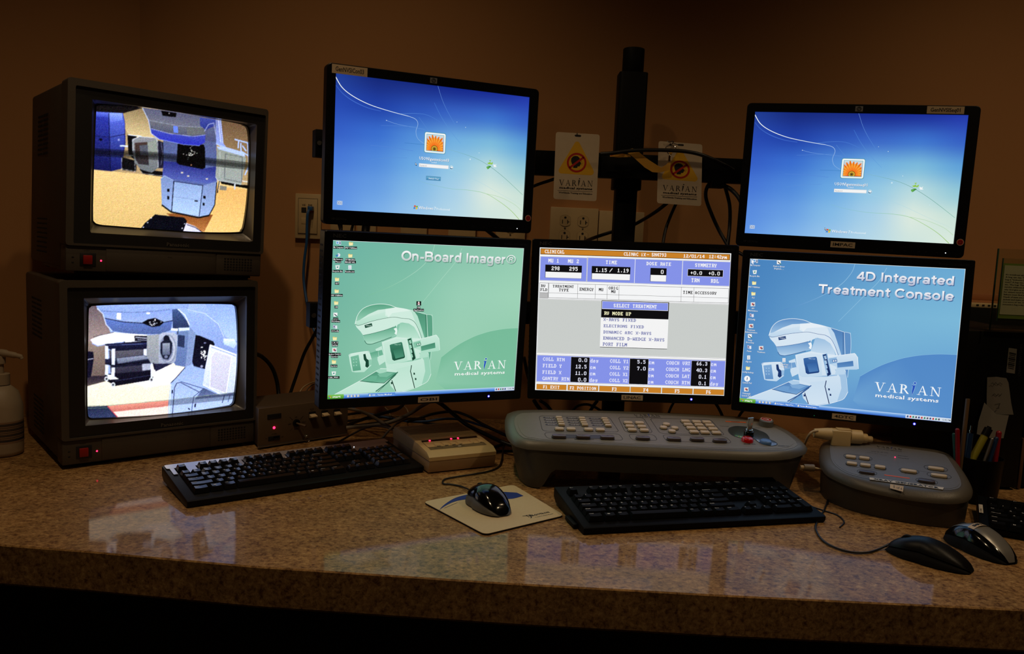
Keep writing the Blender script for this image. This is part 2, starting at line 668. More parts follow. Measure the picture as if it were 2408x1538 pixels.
wallslab('wall_back', (CX, WY), (3.2, WY), 0, CEIL, 'wall_paint')
LW = (-2.2, WY - (2.2 + CX) * 0.84)
wallslab('wall_left', LW, (CX, WY), 0, CEIL, 'wall_paint')
wallslab('wall_right', (3.2, WY), (3.2, -2.6), 0, CEIL, 'wall_paint')
wallslab('wall_front', (3.2, -2.6), (-2.2, -2.6), 0, CEIL, 'wall_paint')
wallslab('wall_side', (-2.2, -2.6), LW, 0, CEIL, 'wall_paint')
b = B(); b.box(-2.4, 3.4, -2.8, 2.4, -0.06, 0, 'floor_carpet'); structure(b.build('floor'))
b = B(); b.box(-2.4, 3.4, -2.8, 2.4, CEIL, CEIL + 0.06, 'ceiling_paint'); structure(b.build('ceiling'))
for i, (lx, ly, *_r) in enumerate(LAMPS):
    t = thing('recessed_ceiling_lamp', ['small recessed ceiling lamp over the left monitors', 'small recessed ceiling lamp over the right end of the counter', 'small recessed ceiling lamp above the viewer, on the left', 'small recessed ceiling lamp above the viewer, on the right'][i],
              'lamp', (lx, ly, CEIL), group='recessed lamps in the ceiling')
    b = B(); b.lathe([(0.036, 0), (0.055, 0), (0.055, -0.006), (0.040, -0.008), (0.036, 0)], 'lamp_trim'); b.build('trim_ring', t)

# counter: bowed slightly like the photographed edge
edge_px = [(-260, 1258), (0, 1280), (200, 1295), (600, 1331), (1204, 1371), (1704, 1399), (2204, 1423), (2408, 1433), (2700, 1447)]
fe = [on_z(x, y) for x, y in edge_px]
front = [(p.x, p.y) for p in fe]
front = [(-1.45, front[0][1] + 0.03)] + front + [(1.9, front[-1][1] - 0.01)]
BACKY = WY - 0.001


def lw_y(x):
    return WY + (x - CX) * 0.84 if x < CX else WY


pts = front + [(1.9, BACKY), (CX, BACKY), (-1.45, lw_y(-1.45) - 0.004)]
t = thing('counter', 'long brown cork-patterned laminate counter with glossy top and thick front edge', 'counter', (0, 0, 0))
b = B()
b.prism(pts, DZ - 0.03, DZ, 'cork_laminate')
b.build('worktop', t)
b = B()
V = []
n = len(front)
for (x, y) in front:
    V += [(x, y, DZ), (x, y - 0.002, DZ - 0.002), (x, y - 0.003, DZ - 0.058), (x, y, DZ - 0.062), (x, y + 0.02, DZ - 0.062), (x, y + 0.02, DZ - 0.0305)]
Fs = []
for i in range(n - 1):
    for k in range(5):
        Fs.append((i * 6 + k, (i + 1) * 6 + k, (i + 1) * 6 + k + 1, i * 6 + k + 1))
b.add(V, Fs, 'cork_laminate')
b.build('front_edge', t)
b = B()
b.prism([(-1.2, 1.55), (1.9, 1.55), (1.9, BACKY), (CX, BACKY), (-1.2, lw_y(-1.2) - .004)], 0, DZ - 0.031, 'cabinet_dark')
b.build('base_cabinet', t)
# ------------------------------------------------------------------ pictures on the screens
PF8 = {}
for _l in '''+ 00 0C 0C 3F 0C 0C 00
- 00 00 00 3F 00 00 00
. 00 00 00 00 00 0C 0C
/ 60 30 18 0C 06 03 01
0 3E 63 63 63 63 63 3E
1 0C 0E 0C 0C 0C 0C 3F
2 1E 33 30 1C 06 33 3F
3 1E 33 30 1C 30 33 1E
4 38 3C 36 33 7F 30 30
5 3F 03 1F 30 30 33 1E
6 1C 06 03 1F 33 33 1E
7 3F 33 30 18 0C 0C 0C
8 1E 33 33 1E 33 33 1E
9 1E 33 33 3E 30 18 0E
: 00 0C 0C 00 0C 0C 00
A 0C 1E 33 33 3F 33 33
B 3F 66 66 3E 66 66 3F
C 3C 66 03 03 03 66 3C
D 1F 36 66 66 66 36 1F
E 7F 46 16 1E 16 46 7F
F 7F 46 16 1E 16 06 0F
G 3C 66 03 03 73 66 7C
H 33 33 33 3F 33 33 33
I 1E 0C 0C 0C 0C 0C 1E
K 67 66 36 1E 36 66 67
L 0F 06 06 06 46 66 7F
M 63 77 7F 7F 6B 63 63
N 63 67 6F 7B 73 63 63
O 1C 36 63 63 63 36 1C
P 3F 66 66 3E 06 06 0F
R 3F 66 66 3E 36 66 67
S 1E 33 07 0E 38 33 1E
T 3F 2D 0C 0C 0C 0C 1E
U 33 33 33 33 33 33 3F
V 33 33 33 33 33 1E 0C
W 63 63 63 6B 7F 77 63
X 63 63 36 1C 1C 36 63
Y 33 33 33 1E 0C 0C 1E
c 00 00 1E 33 03 33 1E
d 38 30 3E 33 33 33 6E
e 00 00 1E 33 3F 03 1E
g 00 00 6E 33 3E 30 1F
i 0C 00 0E 0C 0C 0C 1E
m 00 00 33 7F 7F 6B 63
p 00 00 3B 66 3E 06 0F'''.split('\n'):
    _a = _l.split()
    PF8[_a[0]] = [int(x, 16) for x in _a[1:]]


def lin(c):
    return (s2l(c[0]), s2l(c[1]), s2l(c[2]))


def mixc(a, b, t):
    return tuple(a[i] + (b[i] - a[i]) * t for i in range(3))


def homography(src, dst):
    A = []
    for (x, y), (u, v) in zip(src, dst):
        A.append([x, y, 1, 0, 0, 0, -u * x, -u * y]); A.append([0, 0, 0, x, y, 1, -v * x, -v * y])
    h = np.linalg.solve(np.array(A, float), np.array(dst, float).reshape(-1))
    return np.append(h, 1).reshape(3, 3)


class Scr:
    """one flat screen: coloured shapes on the glass, described in the coordinates of a measured crop"""
    def __init__(self, w, h, corners, x0, y0, sc):
        self.w, self.h = w, h
        self.H = homography(corners, [(-w / 2, h / 2), (w / 2, h / 2), (w / 2, -h / 2), (-w / 2, -h / 2)])
        self.o = (x0, y0, sc)
        self.V = []; self.F = []; self.C = []

    def P(self, zx, zy):
        q = self.H @ np.array([self.o[0] + zx / self.o[2], self.o[1] + zy / self.o[2], 1.0])
        return (q[0] / q[2], q[1] / q[2])

    def raw(self, pts, col, L):
        n = len(self.V)
        self.V += [(x, -L * 5e-5, z) for x, z in pts]
        self.F.append(tuple(range(n, n + len(pts))))
        if isinstance(col, list):
            self.C += [lin(c) for c in col]
        else:
            self.C += [lin(col)] * len(pts)

    def clip(self, pts):
        w, h = self.w / 2, self.h / 2
        return [(max(-w, min(w, x)), max(-h, min(h, z))) for x, z in pts]

    def poly(self, zp, col, L=2):
        self.raw(self.clip([self.P(*p) for p in zp]), col, L)

    def rect(self, a, b, col, L=2, grow=0.0):
        p = self.P(*a); q = self.P(*b)
        x0, x1 = p[0] - grow, q[0] + grow; z0, z1 = q[1] - grow, p[1] + grow
        self.raw(self.clip([(x0, z0), (x1, z0), (x1, z1), (x0, z1)]), col, L)

    def frame(self, a, b, col, w=0.0005, L=4):
        p = self.P(*a); q = self.P(*b)
        c = [(p[0], p[1]), (q[0], p[1]), (q[0], q[1]), (p[0], q[1])]
        self.stroke(c, w, col, L, closed=True)

    def stroke(self, pts, w, col, L, closed=False):
        n = len(pts)
        m = n if closed else n - 1
        for i in range(m):
            a = Vector(pts[i]); b = Vector(pts[(i + 1) % n])
            d = b - a
            if d.length < 1e-7: continue
            d.normalize()
            ww = w[min(i, len(w) - 1)] if isinstance(w, list) else w
            c = col[min(i, len(col) - 1)] if isinstance(col, list) else col
            q = Vector((-d.y, d.x)) * ww / 2; e = d * ww * 0.3
            self.raw(self.clip([tuple(a - e - q), tuple(b + e - q), tuple(b + e + q), tuple(a - e + q)]), c, L)

    def line(self, zp, w, col, L=4, smooth=False, closed=False):
        pts = [Vector(self.P(*p)) for p in zp]
        if smooth and len(pts) > 2:
            Q = []
            n = len(pts)
            for i in range(n - 1):
                p0 = pts[max(0, i - 1)]; p1 = pts[i]; p2 = pts[i + 1]; p3 = pts[min(n - 1, i + 2)]
                for k in range(8):
                    t = k / 8
                    Q.append(0.5 * ((2 * p1) + (-p0 + p2) * t + (2 * p0 - 5 * p1 + 4 * p2 - p3) * t * t + (-p0 + 3 * p1 - 3 * p2 + p3) * t ** 3))
            Q.append(pts[-1]); pts = Q
        if isinstance(col, list):   # gradient of colours along the line
            m = len(pts) - 1
            cs = []
            for i in range(m):
                f = i / max(1, m - 1) * (len(col) - 1); k = min(len(col) - 2, int(f))
                cs.append(mixc(col[k], col[k + 1], f - k))
            col = cs
        if isinstance(w, list):
            m = len(pts) - 1
            w = [w[0] + (w[1] - w[0]) * i / max(1, m - 1) for i in range(m)]
        self.stroke(pts, w, col, L, closed)

    def disc(self, zx, zy, r, col, L=4, n=16, ry=None):
        c = self.P(zx, zy)
        ry = r if ry is None else ry
        self.raw([(c[0] + r * math.cos(2 * PI * i / n), c[1] + ry * math.sin(2 * PI * i / n)) for i in range(n)], col, L)

    def grid(self, fn, nx, ny, L=0):
        n0 = len(self.V)
        for j in range(ny + 1):
            for i in range(nx + 1):
                u, v = i / nx, j / ny
                self.V.append(((u - .5) * self.w, -L * 5e-5, (.5 - v) * self.h))
                self.C.append(lin(fn(u, v)))
        for j in range(ny):
            for i in range(nx):
                a = n0 + j * (nx + 1) + i
                self.F.append((a + nx + 1, a + nx + 2, a + 1, a))

    def ptext(self, s, a, b, col, L=7):
        p = self.P(*a); q = self.P(*b)
        cols = len(s) * 8 - 1.5
        cw = (q[0] - p[0]) / cols; ch = (p[1] - q[1]) / 7.0
        for k, chh in enumerate(s):
            if chh == ' ': continue
            for r, bits in enumerate(PF8[chh]):
                c = 0
                while c < 8:
                    if bits >> c & 1:
                        e = c
                        while e < 8 and bits >> e & 1: e += 1
                        x0 = p[0] + (k * 8 + c) * cw; x1 = p[0] + (k * 8 + e) * cw
                        z1 = p[1] - r * ch; z0 = z1 - ch
                        self.raw([(x0, z0), (x1, z0), (x1, z1), (x0, z1)], col, L)
                        c = e
                    else:
                        c += 1

    def text(self, s, a, b, hz, col, L=6, bold=0.0, res=1, shadow=None, grad=None, tall=True):
        """baseline from a to b in crop coordinates, cap height hz crop pixels"""
        p = self.P(*a); q = self.P(*b)
        zt = self.P(a[0], a[1] - hz)
        h = abs(zt[1] - p[1]); z = (p[1] + q[1]) / 2
        V, Fs, x0, x1 = text_tris(s, bold, res)
        sx = (q[0] - p[0]) / max(1e-6, x1 - x0)
        for dx, dz, c, l in (([(shadow[0], -shadow[0], shadow[1], L - 1)] if shadow else []) + [(0, 0, col, L)]):
            n = len(self.V)
            self.V += [(p[0] + (x - x0) * sx + dx, -l * 5e-5, z + y * h + dz) for x, y in V]
            if grad and c is col:
                self.C += [lin(mixc(grad, col, max(0, min(1, y * 1.2)))) for x, y in V]
            else:
                self.C += [lin(c)] * len(V)
            self.F += [tuple(i + n for i in f) for f in Fs]

    def varian(self, a, b, hz, cl, ci, L=6, glow=None):
        p = self.P(*a); q = self.P(*b)
        zt = self.P(a[0], a[1] - hz)
        h = abs(zt[1] - p[1]); z = (p[1] + q[1]) / 2
        sx = (q[0] - p[0]) / VARIAN_W
        for k, pl in VARIAN:
            pts = [(p[0] + x * sx, z + y * h) for x, y in pl]
            if glow:
                cx = sum(t[0] for t in pts) / len(pts); cz = sum(t[1] for t in pts) / len(pts)
                g = 0.0007
                gp = []
                for t in pts:
                    d = Vector((t[0] - cx, t[1] - cz)); d = d.normalized() * g * 1.3 if d.length > 0 else d
                    gp.append((t[0] + d.x, t[1] + d.y))
                self.raw(gp, glow, L - 1)
            self.raw(pts, cl if k == 'l' else ci, L + (1 if k == 'i' else 0))

    def build(self, parent, mat='screen_lcd'):
        me = bpy.data.meshes.new('screen')
        me.from_pydata(self.V, [], self.F)
        at = me.color_attributes.new('picture', 'FLOAT_COLOR', 'POINT')
        arr = np.ones((len(self.V), 4), dtype=np.float32)
        arr[:, :3] = np.clip(np.array(self.C, dtype=np.float32), 0, 1)
        at.data.foreach_set('color', arr.ravel())
        me.materials.append(MATS[mat])
        o = bpy.data.objects.new('screen', me)
        COL.objects.link(o)
        o.parent = parent
        return o


def _arc(cx, cy, rx, ry, a0, a1, n=12):
    return [(cx + rx * math.cos(math.radians(a0 + (a1 - a0) * i / n)), cy + ry * math.sin(math.radians(a0 + (a1 - a0) * i / n))) for i in range(n + 1)]


GROT = {   # heavy grotesque letters as centre lines: advance, strokes
    'O': (.88, [_arc(.44, .5, .34, .415, 0, 360, 24)]), 'C': (.84, [_arc(.44, .5, .34, .415, 42, 318, 20)]), 'D': (.84, [[(.1, .0), (.1, 1)], [(.1, .915), (.36, .915)] + _arc(.36, .5, .33, .415, 90, -90) + [(.1, .085)]]),
    'B': (.80, [[(.1, 0), (.1, 1)], [(.1, .915), (.40, .915)] + _arc(.42, .725, .19, .19, 90, -90) + [(.1, .525)], [(.44, .525)] + _arc(.46, .305, .21, .22, 90, -90) + [(.1, .085)]]),
    'I': (.32, [[(.15, 0), (.15, 1)]]), 'T': (.74, [[(.02, .915), (.72, .915)], [(.37, .9), (.37, 0)]]), '4': (.70, [[(.48, 0), (.48, .98)], [(.46, .93), (.09, .30)], [(.03, .28), (.65, .28)]]),
    'n': (.66, [[(.1, 0), (.1, .73)], _arc(.30, .44, .20, .215, 180, 0) + [(.5, 0)]]), 'm': (.95, [[(.1, 0), (.1, .73)], _arc(.27, .46, .17, .19, 180, 0) + [(.44, 0)], _arc(.61, .46, .17, .19, 180, 0) + [(.78, 0)]]),
    'o': (.68, [_arc(.33, .365, .235, .29, 0, 360, 20)]), 'a': (.64, [_arc(.26, .215, .17, .145, 0, 360, 16), [(.48, 0), (.48, .5)] + _arc(.28, .49, .20, .165, 5, 155)]), 'r': (.44, [[(.1, 0), (.1, .73)], _arc(.36, .38, .26, .27, 165, 92)]),
    'd': (.68, [_arc(.29, .365, .205, .285, 0, 360, 20), [(.52, 0), (.52, 1)]]), 'g': (.68, [_arc(.29, .365, .205, .285, 0, 360, 20), [(.52, .73), (.52, -.05)] + _arc(.30, -.05, .22, .14, 0, -150)]),
    'e': (.66, [_arc(.33, .365, .235, .29, 8, 322, 20), [(.10, .355), (.56, .355)]]), 't': (.42, [[(.2, .93), (.2, .22)] + _arc(.33, .20, .13, .125, 180, 275, 6), [(.02, .66), (.40, .66)]]), 'l': (.30, [[(.14, 0), (.14, 1)]]),
    's': (.60, [[(.49, .55), (.43, .63), (.30, .66), (.15, .62), (.11, .52), (.18, .43), (.32, .385), (.45, .33), (.50, .22), (.44, .12), (.29, .07), (.15, .10), (.08, .2)]]), '-': (.42, [[(.05, .34), (.37, .34)]]), ' ': (.30, []),
    '\u00ae': (.92, [_arc(.46, .5, .40, .42, 0, 360, 28), [(.33, .27), (.33, .74)], [(.33, .70), (.48, .70)] + _arc(.5, .60, .10, .10, 90, -90, 8) + [(.33, .50)], [(.48, .5), (.62, .27)]])}


def grot(S, s, a, b, hz, col, L, shadow, grad, w=.198):
    p = S.P(*a); q = S.P(*b); h = abs(S.P(a[0], a[1] - hz)[1] - p[1]); z0 = (p[1] + q[1]) / 2
    sx = (q[0] - p[0]) / sum(GROT[c][0] for c in s)
    for dx, cc, l in ((shadow[0], shadow[1], L - 1), (0, None, L)):
        x = p[0]
        for c in s:
            adv, st = GROT[c]
            for pts in st:
                ww = (.085 if c == '\u00ae' else w) * h * (1.06 if cc else 1)
                P_ = [(x + u * sx + dx, z0 + v * h - dx) for u, v in pts]
                Vp = [Vector(t) for t in P_]; m = len(Vp)
                cl = (Vp[0] - Vp[-1]).length < 1e-6
                Nn = []
                for i in range(m):
                    u0 = Vp[i - 1] if i else (Vp[-2] if cl else Vp[0]); u1 = Vp[i + 1] if i < m - 1 else (Vp[1] if cl else Vp[-1])
                    d = (u1 - u0).normalized(); e0 = (Vp[i] - u0); e1 = (u1 - Vp[i])
                    k = 1.0
                    if e0.length > 1e-9 and e1.length > 1e-9:
                        k = 1 / max(.6, e0.normalized().dot(d))
                    Nn.append(Vector((-d.y, d.x)) * ww / 2 * k)
                for i in range(m - 1):
                    Q = [Vp[i] - Nn[i], Vp[i + 1] - Nn[i + 1], Vp[i + 1] + Nn[i + 1], Vp[i] + Nn[i]]
                    S.raw([tuple(t) for t in Q], cc if cc else [mixc(grad, col, max(0, min(1, (t.y - z0) / h * 1.25))) for t in Q], l)
            x += adv * sx


def bicolor(grid):
    """smooth colour field from a small grid of colours"""
    G = np.array(grid, float)
    ny, nx, _ = G.shape

    def cr(t):
        return t * t * (3 - 2 * t) * 0.5 + t * 0.5

    def fn(u, v):
        x = u * (nx - 1); y = v * (ny - 1)
        i = min(nx - 2, int(x)); j = min(ny - 2, int(y))
        a = cr(x - i); c = cr(y - j)
        return tuple((G[j, i] * (1 - a) + G[j, i + 1] * a) * (1 - c) + (G[j + 1, i] * (1 - a) + G[j + 1, i + 1] * a) * c)
    return fn


WIN7 = bicolor([
    [(32, 62, 150), (22, 42, 125), (24, 44, 132), (22, 42, 142), (26, 46, 152), (36, 58, 172)],
    [(38, 74, 180), (32, 66, 170), (44, 86, 188), (58, 104, 202), (62, 118, 210), (54, 98, 200)],
    [(52, 96, 202), (58, 112, 212), (84, 146, 222), (116, 180, 230), (128, 192, 226), (98, 166, 222)],
    [(72, 122, 220), (82, 140, 224), (108, 172, 232), (150, 204, 234), (190, 224, 228), (152, 206, 222)],
    [(90, 142, 228), (104, 160, 232), (134, 190, 236), (170, 212, 238), (226, 240, 228), (208, 232, 222)],
    [(98, 152, 234), (124, 178, 238), (154, 200, 240), (184, 220, 238), (212, 234, 228), (224, 240, 226)]])


def win7(S, zoom, names, user, switch, cursor):
    """log-on picture; zoom maps unit coordinates of the left crop onto this crop"""
    Z = zoom
    S.grid(WIN7, 40, 26)
    wht = (240, 248, 250)
    S.line([Z(*p) for p in [(180, 180), (235, 270), (330, 345), (470, 415), (640, 470), (790, 510)]], [0.0016, 0.0011], [(235, 245, 250), (240, 248, 250), (200, 222, 245)], 3, True)
    S.line([Z(*p) for p in [(790, 510), (850, 535), (872, 575), (855, 640), (872, 700), (930, 745)]], [0.0009, 0.0005], [(190, 215, 245), (150, 190, 235)], 3, True)
    S.line([Z(*p) for p in [(182, 250), (240, 320), (330, 385), (450, 440), (560, 468)]], 0.0016, [(48, 86, 184), (66, 108, 204), (54, 96, 196)], 2, True)
    S.line([Z(*p) for p in [(1040, 258), (1075, 370), (1120, 470), (1185, 585)]], 0.0006, [(110, 150, 220), (80, 140, 220)], 3, True)
    S.line([Z(*p) for p in [(1010, 400), (1070, 520), (1150, 640), (1230, 740)]], 0.0010, [(60, 110, 205), (110, 175, 228)], 2, True)
    S.line([Z(*p) for p in [(730, 490), (860, 488), (960, 505), (1060, 560)]], 0.0007, [(90, 140, 220), (70, 125, 215)], 3, True)
    S.line([Z(*p) for p in [(607, 546), (690, 575), (800, 598), (930, 622)]], 0.0005, [(150, 190, 240), (100, 150, 225)], 3, True)
    S.disc(*Z(607, 546), 0.0009, (200, 220, 245), 4)
    S.line([Z(*p) for p in [(560, 588), (700, 592), (870, 600)]], 0.0005, [(84, 130, 215), (90, 145, 222)], 3, True)
    S.line([Z(*p) for p in [(880, 520), (930, 590), (970, 640)]], 0.0005, (90, 140, 215), 3, True)
    S.line([Z(*p) for p in [(470, 755), (650, 772), (830, 802)]], 0.0006, (86, 136, 220), 3, True)
    S.line([Z(*p) for p in [(480, 875), (620, 862), (780, 862)]], 0.0006, (92, 146, 220), 3, True)
    S.line([Z(*p) for p in [(760, 735), (850, 742), (930, 750)]], 0.0006, [(60, 120, 200), (50, 130, 180)], 3, True)
    S.line([Z(*p) for p in [(1110, 785), (1240, 822), (1370, 870), (1480, 935), (1600, 1030), (1750, 1170)]], [0.0004, 0.0008], [(140, 190, 200), (110, 170, 150), (90, 150, 140), (130, 190, 170)], 3, True)
    S.line([Z(*p) for p in [(860, 1045), (980, 1085), (1150, 1120), (1300, 1132), (1440, 1160), (1560, 1230), (1650, 1300), (1720, 1375)]], [0.0005, 0.0012], [(130, 190, 215), (150, 205, 190), (170, 212, 150), (160, 200, 110)], 3, True)
    S.line([Z(*p) for p in [(1130, 960), (1250, 1000), (1400, 1070), (1560, 1160), (1745, 1260)]], 0.0005, [(160, 210, 240), (200, 228, 220)], 3, True)
    S.line([Z(*p) for p in [(1440, 1160), (1560, 1190), (1680, 1250), (1745, 1310)]], 0.0008, (186, 220, 180), 3, True)
    for x, y, r in ((1310, 872, .0016), (1385, 818, .0009), (1580, 1065, .0009), (1272, 605, .0008), (1200, 560, .0006), (1410, 1130, .001)):
        S.disc(*Z(x, y), r, (210, 235, 245), 3)
    gl = (150, 205, 80); gw = (245, 250, 250)
    for pts, c in (([(1452, 905), (1480, 893), (1485, 912), (1468, 915)], gl), ([(1478, 912), (1498, 893), (1500, 908), (1488, 918)], gl), ([(1468, 880), (1486, 878), (1478, 892)], gl),
                   ([(1446, 935), (1475, 925), (1488, 932), (1460, 955)], (70, 150, 70)), ([(1446, 940), (1470, 932), (1455, 957)], (120, 190, 90)),
                   ([(1505, 912), (1520, 920), (1530, 910), (1524, 928), (1534, 935), (1515, 938), (1506, 932)], gw)):
        S.poly([Z(*p) for p in pts], c, 5)
    # account picture
    a, bb = Z(928, 638), Z(1102, 832)
    p = S.P(*a); q = S.P(*bb)
    def RR(g, r, col, L, top=None):
        o = rrect(p[0] + g, q[0] - g, q[1] + g, p[1] - g, r, 5)
        S.raw(o, [mixc(col, top, (z - q[1]) / (p[1] - q[1])) if top else col for _, z in o], L)
    RR(0, 0.004, (70, 150, 175), 5); RR(0.0011, 0.0034, (236, 246, 248), 6, (250, 252, 252)); RR(0.0042, 0.001, (120, 190, 200), 7)
    g = 0.0052
    x0, x1, z0, z1 = p[0] + g, q[0] - g, q[1] + g, p[1] - g
    S.raw([(x0, z0), (x1, z0), (x1, z1), (x0, z1)], [(226, 60, 30), (226, 60, 30), (206, 226, 232), (206, 226, 232)], 8)
    W_, H_ = x1 - x0, z1 - z0
    cx, cz = x0 + W_ * 0.47, z0 + H_ * 0.12
    rr = random.Random(3)
    for ring, (L, base, tip) in enumerate(((9, (214, 70, 20), (240, 120, 20)), (10, (250, 96, 20), (255, 176, 60)))):
        for k in range(13):
            ang = math.radians(-8 + k * 15.6 + ring * 7)
            ln = (1.0 + 0.12 * rr.random()) * H_ * (0.86 - 0.18 * ring)
            ln = min(ln, abs((W_ * 0.52) / max(0.05, abs(math.cos(ang)))))
            wd = H_ * 0.075
            d = Vector((math.cos(ang), math.sin(ang))); n_ = Vector((-d.y, d.x))
            c0 = Vector((cx, cz))
            P5 = [c0 + n_ * wd * .4, c0 - n_ * wd * .4, c0 + d * ln * .6 - n_ * wd, c0 + d * ln * .92 - n_ * wd * .6, c0 + d * ln, c0 + d * ln * .92 + n_ * wd * .6, c0 + d * ln * .6 + n_ * wd]
            P5 = [(max(x0, min(x1, t.x)), max(z0, min(z1, t.y))) for t in P5]
            S.raw(P5, [base, base, base, tip, tip, tip, base], L)
    for r, c, L in ((0.20, (120, 84, 20), 11), (0.17, (216, 178, 60), 12), (0.11, (150, 116, 36), 13), (0.05, (70, 60, 30), 14)):
        n_ = 20
        S.raw([(cx + W_ * r * math.cos(2 * PI * i / n_), max(z0, cz + W_ * r * math.sin(2 * PI * i / n_))) for i in range(n_)], c, L)
    S.text(user, Z(882, 878), Z(1132, 892), 26, (248, 250, 252), 9, bold=0.012, shadow=(0.0005, (40, 100, 150)))
    S.text('Locked', Z(985, 903), Z(1027, 906), 13, (240, 246, 250), 9)
    S.rect(Z(880, 905), Z(1128, 955), (222, 226, 230), 8); S.rect(Z(883, 910), Z(1126, 951), (250, 250, 250), 9)
    S.text('Password', Z(888, 930), Z(943, 933), 13, (120, 124, 130), 10)
    S.disc(*Z(1153, 942), 0.0042, (220, 240, 248), 8, 20); S.disc(*Z(1153, 942), 0.0036, (58, 130, 170), 9, 20); S.disc(*Z(1153, 934), 0.0028, (190, 222, 235), 10)
    S.poly([Z(1143, 938), Z(1155, 939), Z(1155, 931), Z(1166, 942), Z(1154, 953), Z(1154, 946), Z(1143, 945)], (250, 252, 254), 11)
    if switch:
        S.rect(Z(940, 1012), Z(1062, 1055), (60, 120, 160), 8); S.rect(Z(942, 1015), Z(1060, 1052), (100, 168, 206), 9)
        S.rect(Z(944, 1034), Z(1058, 1050), (60, 134, 186), 10)
        S.text('Switch User', Z(960, 1040), Z(1047, 1045), 15, (245, 250, 252), 11)
    c = cursor
    S.poly([Z(c[0], c[1]), Z(c[0] + 18, c[1] + 17), Z(c[0] + 10, c[1] + 18), Z(c[0] + 14, c[1] + 27), Z(c[0] + 9, c[1] + 28), Z(c[0] + 5, c[1] + 20), Z(c[0], c[1] + 24)], (30, 40, 60), 9)
    S.poly([Z(c[0] + 2, c[1] + 5), Z(c[0] + 13, c[1] + 16), Z(c[0] + 3, c[1] + 18)], (250, 250, 252), 10)
    # accessibility button
    S.rect(Z(185, 1225), Z(229, 1259), (220, 236, 246), 6); S.rect(Z(188, 1228), Z(226, 1256), (70, 120, 190), 7)
    S.disc(*Z(207, 1242), 0.0037, (240, 246, 250), 8); S.disc(*Z(207, 1242), 0.0028, (60, 110, 180), 9); S.disc(*Z(207, 1242), 0.0018, (240, 246, 250), 10); S.disc(*Z(207, 1242), 0.0009, (60, 110, 180), 11)
    # product mark
    for (x, y, cc) in ((838, 1262, (226, 84, 40)), (855, 1266, (130, 186, 50)), (834, 1278, (60, 130, 210)), (851, 1281, (240, 196, 50))):
        S.poly([Z(x, y), Z(x + 8, y - 2), Z(x + 15, y + 2), Z(x + 13, y + 15), Z(x + 5, y + 11), Z(x - 3, y + 14)], cc, 7)
    S.text('Windows', Z(876, 1292), Z(1000, 1298), 25, (248, 252, 252), 7, bold=0.01, shadow=(0.0004, (80, 130, 180)))
    S.text('7', Z(1006, 1298), Z(1021, 1299), 25, (240, 248, 250), 7)
    S.text('Professional', Z(1027, 1299), Z(1138, 1304), 18, (246, 250, 250), 7)


def tint(kind):
    if kind == 'green':
        st = [(0, (8, 40, 28)), (.25, (44, 112, 86)), (.55, (104, 178, 146)), (.8, (176, 226, 202)), (1, (236, 252, 244))]
    else:
        st = [(0, (14, 30, 78)), (.25, (44, 92, 160)), (.55, (108, 158, 210)), (.8, (184, 214, 240)), (1, (244, 250, 255))]

    def f(g):
        for (a, ca), (c, cc) in zip(st, st[1:]):
            if g <= c:
                return mixc(ca, cc, (g - a) / (c - a))
        return st[-1][1]
    return f


